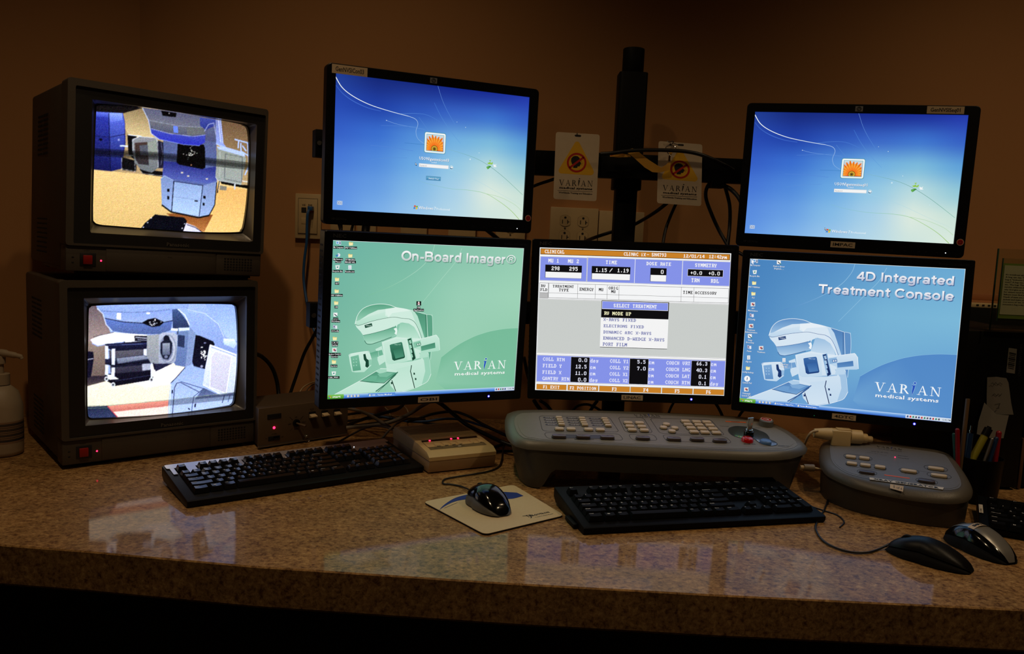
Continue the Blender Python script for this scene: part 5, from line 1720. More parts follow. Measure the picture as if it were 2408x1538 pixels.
def television(label, base, roll, crop, outline, painter):
    t = thing('tube_television', label, 'television', group='tube televisions stacked on the counter')
    M = Matrix.Translation(base) @ Matrix.Rotation(TVYAW, 4, 'Z') @ Matrix.Rotation(math.radians(roll), 4, 'Y') @ Matrix.Translation((TVW / 2, 0, 0))
    t.matrix_world = M
    Mi = M.inverted()
    hw = TVW / 2
    # cabinet: side profile with a chamfered rear, vents cut as dark slots
    b = B()
    fr = .045
    b.box(-hw + .0015, hw - .0015, fr, TVD, .012, TVH - .003, 'crt_case', bev=.006)
    b.box(-hw + .035, hw - .035, TVD - .002, TVD + .05, .035, TVH - .05, 'crt_case', bev=.02)
    b.box(-hw + .02, hw - .02, .02, TVD - .03, .003, .013, 'crt_dark')
    for c in range(2):
        for r in range(9):
            z = TVH - .055 - r * .0095
            for s in (-1, 1):
                x = s * (hw - .0012)
                y0 = .17 + c * .052
                b.box(min(x, x + s * .0006), max(x, x + s * .0006), y0, y0 + .043, z, z + .004, 'grille_hole')
    for c in range(2):
        for r in range(8):
            z = .10 - r * .0095
            x = -hw + .0012
            b.box(x - .0006, x, .17 + c * .052, .213 + c * .052, z, z + .003, 'grille_hole')
    b.build('cabinet', t)
    # front frame: outer moulding ring around the sunken picture surround
    b = B()
    b.M = Matrix(((1, 0, 0, 0), (0, 0, 1, 0), (0, 1, 0, 0), (0, 0, 0, 1)))
    zb = .056                                        # seam over the control panel
    ring_o = rrect(-hw, hw, zb, TVH, .006, 3)
    b.M = Matrix.Identity(4)
    ri = (-hw + .014, hw - .006, zb + .004, TVH - .013)   # picture surround
    inr = rrect(ri[0], ri[1], ri[2], ri[3], .003, 3)
    V = []
    for (x, z), (a, c) in zip(ring_o, inr):
        V += [(x, fr, z), (x, .003, z), (x * .996, 0, z), (a, 0, c), (a, .004, c)]
    n = len(ring_o); Fs = []
    for i in range(n):
        j = (i + 1) % n
        for k in range(4):
            Fs.append((i * 5 + k, j * 5 + k, j * 5 + k + 1, i * 5 + k + 1))
    b.add(V, Fs, 'crt_case')
    b.box(-hw + .002, hw - .004, .004, fr + .001, .008, zb + .001, 'crt_case', bev=.002)
    b.build('front_frame', t)
    # picture surround and funnel down to the glass
    GY = .024
    rc = (-hw + .043, -hw + .361, .081, .329)
    pts = []
    for zx, zy in outline:
        w = on_plane(crop[0] + zx / crop[2], crop[1] + zy / crop[2], M @ Vector((0, GY - .004, 0)), M.to_3x3() @ Vector((0, 1, 0)))
        q = Mi @ w
        pts.append((q.x, q.z))
    sp = spline_closed(pts, 4)
    cx = sum(p[0] for p in sp) / len(sp); cz = sum(p[1] for p in sp) / len(sp)
    n = len(sp)

    def to_rect(x, z, R):
        dx, dz = x - cx, z - cz
        k = 1e9
        if dx > 0: k = min(k, (R[1] - cx) / dx)
        if dx < 0: k = min(k, (R[0] - cx) / dx)
        if dz > 0: k = min(k, (R[3] - cz) / dz)
        if dz < 0: k = min(k, (R[2] - cz) / dz)
        return cx + dx * k, cz + dz * k
    b = B()
    # make sure the rectangle corners are represented
    angs = sorted([(math.atan2(z - cz, x - cx), x, z) for x, z in sp])
    L = [(x, z) for _, x, z in angs]
    for R in (rc,):
        for X, Z_ in ((R[0], R[2]), (R[1], R[2]), (R[1], R[3]), (R[0], R[3])):
            a = math.atan2(Z_ - cz, X - cx)
            best = min(range(len(angs)), key=lambda i: abs(angs[i][0] - a))
            # snap handled below
    V = []; Fs = []
    for (x, z) in L:
        r1 = to_rect(x, z, rc); r0 = to_rect(x, z, ri)
        V += [(r0[0], .004, r0[1]), (r1[0], .0045, r1[1]), (r1[0] + (x - r1[0]) * .12, .010, r1[1] + (z - r1[1]) * .12), (x + (r1[0] - x) * .18, GY - .003, z + (r1[1] - z) * .18)]
    for i in range(n):
        j = (i + 1) % n
        Fs.append((i * 4, j * 4, j * 4 + 1, i * 4 + 1))
    b.add(V, Fs, 'crt_bezel')
    b.add(V, [(i * 4 + k, (i + 1) % n * 4 + k, (i + 1) % n * 4 + k + 1, i * 4 + k + 1) for i in range(n) for k in (1, 2)], 'crt_funnel')
    # dark rubbery rim right round the glass
    V = []; Fs = []
    for (x, z) in L:
        r1 = to_rect(x, z, rc)
        V += [(x + (r1[0] - x) * .18, GY - .003, z + (r1[1] - z) * .18), (x, GY - .004, z), (x, GY + .008, z)]
    for i in range(n):
        j = (i + 1) % n
        for k in range(2):
            Fs.append((i * 3 + k, j * 3 + k, j * 3 + k + 1, i * 3 + k + 1))
    b.add(V, Fs, 'crt_dark')
    b.build('picture_surround', t)
    # glass with the picture
    x0, x1 = min(p[0] for p in sp) - .001, max(p[0] for p in sp) + .001
    z0, z1 = min(p[1] for p in sp) - .001, max(p[1] for p in sp) + .001

    def cmap(zx, zy):
        w = on_plane(crop[0] + zx / crop[2], crop[1] + zy / crop[2], M @ Vector((0, GY, 0)), M.to_3x3() @ Vector((0, 1, 0)))
        q = Mi @ w
        return q.x, q.z
    R = Raster(cmap, x0, x1, z0, z1)
    painter(R)
    nx, ny = 280, 210
    u = np.linspace(0, 1, nx + 1); v = np.linspace(0, 1, ny + 1)
    UU, VV = np.meshgrid(u, v)
    X = x0 + (x1 - x0) * UU; Z_ = z1 - (z1 - z0) * VV
    Y = GY + .006 * ((UU * 2 - 1) ** 2 + (VV * 2 - 1) ** 2) * .6 - .001
    co = np.stack([X, Y, Z_], -1).reshape(-1, 3)
    ji = np.minimum((VV * (R.H - 1)).round().astype(int), R.H - 1); ii = np.minimum((UU * (R.W - 1)).round().astype(int), R.W - 1)
    c = (R.A[ji, ii].reshape(-1, 3) / 255.0) ** 1.2
    c = np.where(c <= 0.04045, c / 12.92, ((c + 0.055) / 1.055) ** 2.4)
    a = (np.arange(ny)[:, None] * (nx + 1) + np.arange(nx)[None, :]).ravel()
    faces = np.stack([a + nx + 1, a + nx + 2, a + 1, a], -1)
    me = bpy.data.meshes.new('screen')
    me.from_pydata(co.tolist(), [], faces.tolist())
    at = me.color_attributes.new('picture', 'FLOAT_COLOR', 'POINT')
    arr = np.ones((len(co), 4), dtype=np.float32); arr[:, :3] = c
    at.data.foreach_set('color', arr.ravel())
    me.polygons.foreach_set('use_smooth', [True] * len(me.polygons))
    me.materials.append(MATS['screen_crt'])
    o = bpy.data.objects.new('screen', me); COL.objects.link(o); o.parent = t
    # control panel along the foot
    b = B(); b.box(-hw + .0715, -hw + .282, .0025, .0045, .010, .053, 'crt_case', bev=.0008)
    b.text('PULL', (-hw + .19, .0022, .040), XU, ZU, .0022, 'ink_black', width=.008)
    b.build('control_door', t)
    b = B(); b.box(-hw + .026, -hw + .054, .0025, .0045, .018, .043, 'crt_dark', bev=.001)
    sf_ = b.build('switch_frame', t)
    b = B(); b.box(-hw + .031, -hw + .047, -.0015, .004, .0215, .0385, 'red_button', bev=.0012)
    b.build('power_switch', sf_)
    led(t, -hw + .063, .029, .004, 'led_red', .0017)
    b = B(); b.box(-hw + .284, hw - .006, .003, .0045, .010, .053, 'crt_case', bev=.0006)
    for i in range(10):
        for j in range(5):
            xx = -hw + .300 + i * .0062; zz = .019 + j * .0056
            b.box(xx, xx + .0038, .0025, .0031, zz, zz + .0028, 'grille_hole')
    b.build('speaker_grille', t)
    b = B()
    b.text('POWER', (-hw + .038, .0035, .0465), XU, ZU, .002, 'ink_black', width=.01)
    for zz in (.033, .023):
        b.box(-hw + .012, -hw + .016, .0035, .0041, zz, zz + .002, 'ink_black')
    b.text('Panasonic', (-hw + .205, .0025, .0635), XU, ZU, .0072, 'crt_mark', width=.044, bold=.02)
    b.build('lettering', t)
    for sx in (-1, 1):
        for yy in (.03, TVD - .04):
            b = B(); b.box(sx * (hw - .045) - .02, sx * (hw - .045) + .02, yy - .012, yy + .012, 0, .009, 'rubber_black', bev=.001)
            b.build('foot', t)
    return t


out_b = [(606, 385), (618, 356), (660, 345), (900, 337), (1300, 333), (1560, 336), (1598, 345), (1613, 370), (1623, 520), (1624, 720), (1608, 920), (1596, 1000), (1580, 1022), (1550, 1032), (1350, 1063), (1100, 1091), (850, 1107), (660, 1115), (620, 1112), (602, 1092), (597, 1000), (597, 800), (603, 560)]
out_t = [(563, 325), (572, 298), (610, 292), (800, 298), (1000, 316), (1300, 370), (1560, 420), (1610, 436), (1638, 462), (1648, 560), (1647, 760), (1632, 980), (1610, 1140), (1594, 1178), (1560, 1194), (1300, 1193), (1000, 1173), (700, 1150), (590, 1140), (550, 1122), (540, 1080), (543, 850), (553, 560)]
television('lower tube television in the stack, its screen showing a treatment machine and a trolley', (TVP.x, TVP.y, DZ + .0008), 0.0, (0, 600, 2.9016), out_b, pic_bottom)
_d = Vector((math.cos(TVYAW), math.sin(TVYAW), 0))
television('upper tube television of the stack, its screen showing a treatment machine over a yellow floor', Vector((TVP.x, TVP.y, DZ + .3735)) + _d * .010, 1.5, (40, 150, 3.0156), out_t, pic_top)

# ------------------------------------------------------------------ camera control box
P0 = on_z(607, 1058, 0); P1 = on_z(817, 1025, 0)
cw = (P1 - P0).length; cyaw = math.atan2(P1.y - P0.y, P1.x - P0.x)
t = thing('control_box', 'brown metal control box with joystick, three rocker switches and red light, beside the televisions', 'control box', (P0.x, P0.y, DZ), cyaw)
b = B(); b.prism([(.002, .003), (cw - .002, .003), (cw - .002, .135), (.036, .135)], .006, .088, 'ccu_case', bev=.0015); b.build('enclosure', t)
b = B(); b.box(0, cw, 0, .004, .004, .090, 'ccu_face', bev=.0008)
b.box(0, cw, -.0015, .003, .004, .0075, 'steel', bev=.0006)
k = .001

def cz_(zx, zy):      # zoom crop (590,920, 8.918) -> face
    w = on_plane(590 + zx / 8.918, 920 + zy / 8.918, Vector((P0.x, P0.y, 0)), Vector((-math.sin(cyaw), math.cos(cyaw), 0)))
    return ((w - Vector((P0.x, P0.y, 0))).dot(Vector((math.cos(cyaw), math.sin(cyaw), 0))), w.z - DZ)


def face_line(b, a, c, w=.0006, mat='ink_black'):
    b.line([cz_(*a), cz_(*c)], w, mat, (0, -.0003, 0), XU, ZU)


for a, c in (((815, 545), (875, 600)), ((1035, 595), (1095, 515)), ((815, 835), (870, 775)), ((1060, 770), (1100, 805))):
    face_line(b, a, c)
for s, (zx, zy), w in (('UP', (950, 552), .006), ('DOWN', (955, 803), .010), ('LEFT', (812, 700), .009), ('RIGHT', (1110, 655), .010), ('POWER', (490, 905), .012), ('ON', (318, 1005), .004), ('OFF', (655, 970), .005),
                       ('ZOOM', (1275, 385), .010), ('IN', (1278, 418), .004), ('OUT', (1268, 610), .006), ('NEAR', (1535, 395), .008), ('FAR', (1525, 575), .006), ('OPEN', (1785, 375), .007)):
    x, z = cz_(zx, zy)
    b.text(s, (x, -.0003, z), XU, ZU, .0021, 'ink_black', width=w, bold=.02)
x, z = cz_(1650, 960)
b.text('Camera Control Unit WV-7230', (x, -.0003, z), XU, ZU, .0022, 'ink_black', width=.052)
b.build('front_plate', t)
x0, z1_ = cz_(345, 505); x1, z0_ = cz_(635, 545)
b = B(); b.box(x0, x1, -.0008, .001, min(z0_, z1_) - .0015, max(z0_, z1_) + .001, 'ink_black', bev=.0003)
b.text('Panasonic', ((x0 + x1) / 2, -.0011, min(z0_, z1_)), XU, ZU, .0026, 'ink_grey', width=(x1 - x0) * .8, bold=.02)
b.build('maker_plate', t)
x, z = cz_(485, 765); led(t, x, z, -.0004, 'led_red', .0030)
x0, za = cz_(362, 965); x1, zb_ = cz_(607, 965)
b = B(); b.box(x0, x1, -.0010, .001, .0155, .0255, 'ink_black', bev=.0006); b.box(x0 + .012, x1 - .001, -.0025, .0, .0165, .0245, 'black_gloss', bev=.0006); b.build('power_switch', t)
x, z = cz_(950, 665)
b = B()
b.lathe([(.0085, 0), (.0085, .003), (.0065, .004), (.0055, .001), (0, .001)], 'black_plastic', (x, 0, z), 24, Matrix.Rotation(PI / 2, 4, 'X'))
b.build('joystick_boot', t)
b = B(); b.tube([(x, .0, z), (x + .004, -.010, z - .002), (x + .010, -.024, z - .004)], .0026, 'ccu_face', 14, rs=[.8, .9, 1.0, 1.1]); b.build('joystick', t)
for (zx, zy) in ((1285, 500), (1545, 475), (1800, 450)):
    x, z = cz_(zx, zy)
    f = B(); f.box(x - .0085, x + .0085, -.0006, .001, z - .008, z + .008, 'ink_black'); sw = f.build('switch_frame', t)
    f = B(); f.prism([(-.0002, z - .0065), (-.012, z - .0035), (-.0125, z - .0010), (-.0002, z + .0028)], x - .0075, x + .0075, 'ivory_plastic', bev=.0005,
                     M=Matrix(((0, 0, 1, 0), (1, 0, 0, 0), (0, 1, 0, 0), (0, 0, 0, 1)))); f.build('rocker_switch', sw)
x, z = cz_(1150, 950)
b = B(); b.cyl((x, -.001, z), .0042, .003, 'steel', 'y', 18)
b.tube([(x + .003 + .0075 * math.cos(a), -.004 - .001 * math.sin(a), z - .004 + .0075 * math.sin(a)) for a in [i * PI / 8 for i in range(16)]], .0004, 'steel', 6, closed=True)
b.build('key_ring_lock', t)

# ------------------------------------------------------------------ beige desk station with red lights
P0 = on_z(1008, 1117, 0); yw = math.radians(29)
t = thing('desk_station', 'beige ribbed desk station with three red lights, between the left keyboard and the mouse pad', 'intercom', (P0.x, P0.y, DZ), yw)
W_, D_ = .152, .205
prof = [(.004, .003), (0, .020), (0, .034), (.012, .043), (.060, .0485), (.150, .054), (D_ - .008, .054), (D_, .046), (D_, .003)]
M3 = Matrix(((0, 0, 1, 0), (1, 0, 0, 0), (0, 1, 0, 0), (0, 0, 0, 1)))   # (y,z) profile pushed along x
b = B(); b.prism([(.006, .003), (.0008, .021), (.0008, .027), (D_ - .001, .027), (D_ - .001, .003)], .001, W_ - .001, 'intercom_low', bev=.001, M=M3); b.build('base_shell', t)
b = B(); b.prism([(.0, .0275), (.0, .035), (.014, .0435), (.060, .0490), (.150, .0545), (D_ - .012, .0545), (D_, .046), (D_, .0275)], 0, W_, 'intercom_beige', bev=.0012, M=M3)
sl = (.0545 - .0490) / .09
for i in range(12):
    y = .083 + i * .0085; z = .0490 + (y - .060) * sl if y < .15 else .0545
    b.box(.006, W_ - .006, y, y + .0022, z - .001, z + .00012, 'intercom_low', bev=.0)
    b.box(.006, W_ - .006, y + .0024, y + .0075, z - .001, z + .0014, 'intercom_beige', bev=.0006)
b.build('top_shell', t)

def slope_z(y): return .0435 + (y - .014) * (.0055 / .046)
nrm = Vector((0, -.0055, .046)).normalized(); vy = Vector((0, .046, .0055)).normalized()

def on_lid(x, y, dz=.0004): return Vector((x, y, slope_z(y))) + nrm * dz
b = B()
c = [on_lid(.012, .066, .0006), on_lid(W_ - .012, .066, .0006), on_lid(W_ - .012, .0735, .0012), on_lid(.012, .0735, .0012)]
b.poly(c, 'black_gloss'); b.build('light_window', t)
for x in (.030, .079, .095):
    b = B(); q = on_lid(x, .0695, .0012); b.sphere(q, .0019, 'led_red', 1.2, 1.2, .6, 10, 6); b.build('indicator_light', t)
b = B()
b.poly([on_lid(.012, .036), on_lid(W_ - .012, .036), on_lid(W_ - .012, .0655), on_lid(.012, .0655)], 'intercom_beige')
b.line([(.012, .036), (W_ - .012, .036), (W_ - .012, .0655), (.012, .0655)], .0005, 'plate_slot', on_lid(0, 0, .0006) , XU, vy, closed=True)
b.build('key_field', t)
b = B(); b.poly([on_lid(.012, .022), on_lid(W_ - .012, .022), on_lid(W_ - .012, .0355), on_lid(.012, .0355)], 'intercom_strip')
b.text('EXECUTONE', on_lid(.033, .027, .0008), XU, vy, .0022, 'ink_black', width=.019, bold=.02)
b.line([(.066, .028), (.090, .028)], .0014, 'ink_black', on_lid(0, 0, .0007), XU, vy); b.line([(.077, .028), (.082, .028)], .002, 'ink_white', on_lid(0, 0, .0009), XU, vy)
b.build('name_strip', t)
for x0, x1 in ((.030, .043), (.048, .060), (.065, .077), (.081, .092), (.112, .119), (.129, .140)):
    b = B()
    v = [on_lid(x0, .038, .0006), on_lid(x1, .038, .0006), on_lid(x1, .056, .0006), on_lid(x0, .056, .0006)]
    w = [on_lid(x0 + .001, .0395, .003), on_lid(x1 - .001, .0395, .003), on_lid(x1 - .001, .055, .0018), on_lid(x0 + .001, .055, .0018)]
    b.add(v + w, [(4, 5, 6, 7), (0, 1, 5, 4), (1, 2, 6, 5), (2, 3, 7, 6), (3, 0, 4, 7)], 'intercom_beige')
    b.poly([on_lid(x0 + .002, .0362, .0008), on_lid(x1 - .002, .0362, .0008), on_lid(x1 - .003, .0385, .0008), on_lid(x0 + .003, .0385, .0008)], 'plate_slot')
    b.build('push_key', t)
for sx in (.02, W_ - .02):
    for yy in (.03, D_ - .03):
        b = B(); b.cyl((sx, yy, .0015), .007, .003, 'rubber_black'); b.build('foot', t)

# ------------------------------------------------------------------ keyboards
U = .01905
KEYS = []   # (x, y, w, h, legend) in key units, y from the top row


def _row(y, x, items):
    for it in items:
        if isinstance(it, (int, float)):
            x += it; continue
        s, w = it if isinstance(it, tuple) else (it, 1)
        KEYS.append((x, y, w, 1, s)); x += w


_row(0, 0, ['Esc', 1, 'F1', 'F2', 'F3', 'F4', .5, 'F5', 'F6', 'F7', 'F8', .5, 'F9', 'F10', 'F11', 'F12', .25, 'PrtSc', 'ScrLk', 'Pause'])
_row(1.5, 0, ['`', '1', '2', '3', '4', '5', '6', '7', '8', '9', '0', '-', '=', ('Backspace', 2), .25, 'Ins', 'Home', 'PgUp', .25, 'Num', '/', '*', '-'])
_row(2.5, 0, [('Tab', 1.5), 'Q', 'W', 'E', 'R', 'T', 'Y', 'U', 'I', 'O', 'P', '[', ']', ('\\', 1.5), .25, 'Del', 'End', 'PgDn', .25, '7', '8', '9'])
_row(3.5, 0, [('Caps Lock', 1.75), 'A', 'S', 'D', 'F', 'G', 'H', 'J', 'K', 'L', ';', "'", ('Enter', 2.25), 3.5, '4', '5', '6'])
_row(4.5, 0, [('Shift', 2.25), 'Z', 'X', 'C', 'V', 'B', 'N', 'M', ',', '.', '/', ('Shift', 2.75), 1.25, '^', 1.25, '1', '2', '3'])
_row(5.5, 0, [('Ctrl', 1.5), ('Win', 1.25), ('Alt', 1.25), (' ', 5.75), ('Alt', 1.25), ('Win', 1.25), ('Menu', 1.25), ('Ctrl', 1.5), .25, '<', 'v', '>', .25, ('0', 2), '.'])
KEYS.append((21.5, 2.5, 1, 2, '+')); KEYS.append((21.5, 4.5, 1, 2, 'Enter'))
_KC = {}


def key_mesh(w, h, s, fn, mt='key_black'):
    k = (w, h, s, fn, mt)
    if k in _KC: return _KC[k]
    b = B()
    W, H = w * U - .0012, h * U - .0012
    ht = .0085 if not fn else .0095
    tx, ty = .0032, .0030
    m = 4
    V = [(0, 0, 0), (W, 0, 0), (W, H, 0), (0, H, 0)]
    top = []
    nx = 5
    for j in range(3):
        for i in range(nx):
            x = tx + (W - 2 * tx) * i / (nx - 1); y = ty + .0006 + (H - 2 * ty - .0016) * j / 2
            dish = .0008 * (1 - (2 * i / (nx - 1) - 1) ** 2) if s != ' ' else -.0005 * (1 - (j - 1) ** 2)
            top.append((x, y, ht - dish + (y / H) * .0006))
    V += top
    Fs = []
    for j in range(2):
        for i in range(nx - 1):
            a = 4 + j * nx + i; Fs.append((a, a + 1, a + nx + 1, a + nx))
    Fs += [tuple([0, 1] + [4 + i for i in range(nx - 1, -1, -1)]), (1, 2, 4 + 3 * nx - 1, 4 + 2 * nx - 1, 4 + nx - 1), tuple([2, 3] + [4 + 2 * nx + i for i in range(nx)]), (3, 0, 4, 4 + nx, 4 + 2 * nx)]
    b.add(V, Fs, mt)
    z = ht + .0006
    if s == 'Win':
        for dx, dy in ((0, 0), (.0022, 0), (0, .0018), (.0022, .0018)):
            b.poly([(tx + .004 + dx, ty + .004 + dy, z), (tx + .0058 + dx, ty + .0042 + dy, z), (tx + .0058 + dx, ty + .0056 + dy, z), (tx + .004 + dx, ty + .0054 + dy, z)], 'ink_white')
    elif s.strip():
        if len(s) == 1:
            b.text(s, (tx + .0016, H - ty - .0052, z), XU, YU, .0030, 'ink_white', align='l', bold=.02)
        else:
            b.text(s, (tx + .0008, H - ty - .0042, z), XU, YU, .0019, 'ink_white', width=min(W - 2 * tx - .001, .0016 * len(s) + .001), align='l', bold=.02)
    o = b.build('key')
    me = o.data
    bpy.data.objects.remove(o)
    _KC[k] = me
    return me


def keyboard(label, P, yaw, silver, length=.457, depth=.158, skip=None):
    t = thing('keyboard', label, 'keyboard', (P[0], P[1], DZ), yaw, group='computer keyboards')
    fz, bz = .012, .030           # front and back heights of the deck
    mx = (length - 22.5 * U) / 2
    b = B()
    sl = (bz - fz) / depth
    side = [(.003, .001), (0, .006), (0, fz), (.004, fz + .002), (depth - .002, bz + .0015), (depth, bz), (depth, .014), (depth - .012, .006), (.02, .001)]
    b.prism(side, 0, length, 'kb_black' if silver else 'kb_matte', bev=.0012, M=M3)
    b.build('case', t)
    tilt = math.atan(sl)
    D = Matrix.Translation((0, 0, fz + .0026)) @ Matrix.Rotation(tilt, 4, 'X')
    b = B(); b.M = D
    y_top = depth - (.0175 if silver else .0185)
    if silver:
        yt = depth / math.cos(tilt) - .002
        xe = mx + 1.0 * U + .004
        # thin silver plate that runs along the rear and steps round the function keys
        b.prism(rrect(.003, length - .004, y_top - .004, yt - .001, .004, 3), 0, .0012, 'kb_silver')
        fr = [(0.0, 1.05), (1.95, 6.05), (6.45, 10.55), (10.95, 15.05), (15.2, 18.3)]
        yb = y_top - 1.35 * U - .008
        gaps = [(-.45, -.06), (1.06, 1.94), (6.06, 6.44), (10.56, 10.94), (15.04, 15.20), (18.3, 22.7)]
        for a, c in gaps:
            b.prism([(mx + a * U, yb), (mx + c * U, yb), (mx + c * U, y_top - .003), (mx + a * U, y_top - .003)], 0, .0012, 'kb_silver')
        b.build('silver_plate', t)
        b = B(); b.M = D
        for i, x in enumerate((6.9, 7.25, 7.6, 7.95, 8.6, 9.3)):
            b.line([(0, 0), (.0022, .0032), (.0044, .0006)][:2 + i % 2], .0007, 'ink_white', (mx + x * U, y_top - .0005, .0016), XU, YU)
        b.build('printed_marks', t)
    for x in ([18.7] if silver else [18.4, 19.6, 20.8]):
        b = B(); b.M = D
        b.sphere((mx + x * U, y_top - .012, .001 + (.001 if silver else 0)), .0010, 'led_white' if silver else 'led_off', 1.3, 1, .6, 8, 5); b.build('status_light', t)
    for n_, (x, y, w, h, s) in enumerate(KEYS):
        if skip and skip(x, y): continue
        me = key_mesh(w, h, s, y == 0, 'key_black' if silver else 'key_matte')
        o = bpy.data.objects.new('key' if s != ' ' else 'space_bar', me)
        COL.objects.link(o); o.parent = t
        yy = y_top - .006 - (y + h) * U + .001
        o.matrix_local = D @ Matrix.Translation((mx + x * U + .0006, yy, .0002))
    return t


P0 = on_z(440, 1197, 0); P1 = on_z(985, 1113, 0)
ky = math.atan2(P1.y - P0.y, P1.x - P0.x)
kb1 = keyboard('long keyboard with silver top strip, in front of the tube televisions', (P0.x, P0.y), ky, True, length=.462, depth=.168)
P0 = on_z(1372, 1260, 0); P1 = on_z(1942, 1230, 0)
ky2 = math.atan2(P1.y - P0.y, P1.x - P0.x)
kb2 = keyboard('plain black keyboard tucked in front of the grey arched console', (P0.x, P0.y), ky2, False, depth=.165)
b = B(); b.box(-.0075, -.0003, .03, .075, .002, .009, 'black_matte', bev=.001); b.build('side_latch', kb2)
P0 = on_z(2304, 1256, 0)
kb3 = keyboard('black keyboard cut off by the right edge of the picture, behind the silver mouse', (P0.x, P0.y + .004), math.radians(-27), False, depth=.145, skip=lambda x, y: x > 11)
b = B(); b.M = Matrix.Translation((0, 0, .0155)) @ Matrix.Rotation(math.atan(.018 / .155), 4, 'X')
b.poly([(.0008, .055, .0008), (.0075, .055, .0008), (.0075, .095, .0008), (.0008, .095, .0008)], 'label_white')
b.text('OBI', (.0055, .064, .0012), YU, -XU, .003, 'ink_black', width=.02)
b.build('side_label', kb3)

# ------------------------------------------------------------------ mouse pad
pc = [on_z(995, 1181, 0), on_z(1140, 1259, 0), on_z(1327, 1213, 0), on_z(1207, 1140, 0)]
ctr = sum(pc, Vector()) / 4
e1 = ((pc[2] - pc[1]) + (pc[3] - pc[0])) / 2; e2 = ((pc[0] - pc[1]) + (pc[3] - pc[2])) / 2
pyaw = math.atan2(e1.y, e1.x)
t = thing('mouse_pad', 'small cream mouse pad with a dark blue arc and black emblem', 'mouse pad', (ctr.x, ctr.y, DZ), pyaw)
Ri = Matrix.Rotation(-pyaw, 3, 'Z')


def padxy(px, py):
    q = Ri @ (on_z(px, py, .003) - Vector((ctr.x, ctr.y, DZ)))
    return (q.x, q.y)


co = [padxy(*a) for a in ((995, 1180), (1140, 1257), (1327, 1212), (1207, 1140))]


def round_poly(P, r, n=5):
    out = []
    m = len(P)
    for i in range(m):
        a, p, c = Vector(P[i - 1]), Vector(P[i]), Vector(P[(i + 1) % m])
        d1 = (a - p).normalized(); d2 = (c - p).normalized()
        A = p + d1 * r; C_ = p + d2 * r
        for k in range(n + 1):
            t_ = k / n
            q = A * (1 - t_) ** 2 + p * 2 * t_ * (1 - t_) + C_ * t_ ** 2
            out.append((q.x, q.y))
    return out


rp = round_poly(co, .012)
b = B(); b.prism(rp, 0, .0028, 'rubber_black'); b.build('rubber_base', t)
b = B(); b.prism(rp, .0029, .0034, 'mousepad_top')
# arc: in crop (930,980, 5.126)
pz = lambda x, y: padxy(930 + x / 5.126, 980 + y / 5.126)
ao = [pz(*a) for a in [(522, 1136), (570, 1080), (650, 1020), (740, 975), (850, 945), (960, 925), (1100, 912), (1250, 908), (1400, 915), (1465, 920)]]
ai = [pz(*a) for a in [(1543, 957), (1405, 992), (1250, 992), (1100, 990), (900, 996), (780, 1010), (690, 1035), (620, 1068), (560, 1105), (522, 1137)]]


def opensp(P, k=6):
    P = [Vector(p) for p in P]; Q = []
    for i in range(len(P) - 1):
        p0 = P[max(0, i - 1)]; p1 = P[i]; p2 = P[i + 1]; p3 = P[min(len(P) - 1, i + 2)]
        for j in range(k):
            t_ = j / k
            q = 0.5 * ((2 * p1) + (-p0 + p2) * t_ + (2 * p0 - 5 * p1 + 4 * p2 - p3) * t_ * t_ + (-p0 + 3 * p1 - 3 * p2 + p3) * t_ ** 3)
            Q.append((q.x, q.y))
    return Q + [tuple(P[-1])]


P_ = opensp(ao) + opensp(ai)
b.add([(x, y, .0037) for x, y in P_], [tuple(range(len(P_)))], 'mousepad_blue')
b.line([pz(590, 1105), pz(660, 1075), pz(745, 1040)], .0008, 'ink_black', (0, 0, .0038), XU, YU)
o_, e_ = Vector(pz(1640, 1205)), Vector(pz(1862, 1160)); d_ = (e_ - o_).normalized(); nv = Vector((-d_.y, d_.x))
b.text('ERGOTRON', (o_.x, o_.y, .0038), (d_.x, d_.y, 0), (nv.x, nv.y, 0), .0062, 'ink_black', width=(e_ - o_).length, align='l', bold=.02)
o2, e2_ = Vector(pz(1685, 1220)), Vector(pz(1895, 1172))
b.text('Comfort within Reach', (o2.x, o2.y, .0038), (d_.x, d_.y, 0), (nv.x, nv.y, 0), .0026, 'ink_black', width=(e2_ - o2).length, align='l', bold=.02)
for a in ([(1535, 1203), (1580, 1198), (1610, 1212)], [(1578, 1193), (1605, 1192), (1628, 1205), (1640, 1215), (1632, 1224)], [(1612, 1186), (1640, 1190)]):
    b.line([pz(*q) for q in a], .0015, 'ink_black', (0, 0, .0038), XU, YU)
b.build('cloth_top', t)


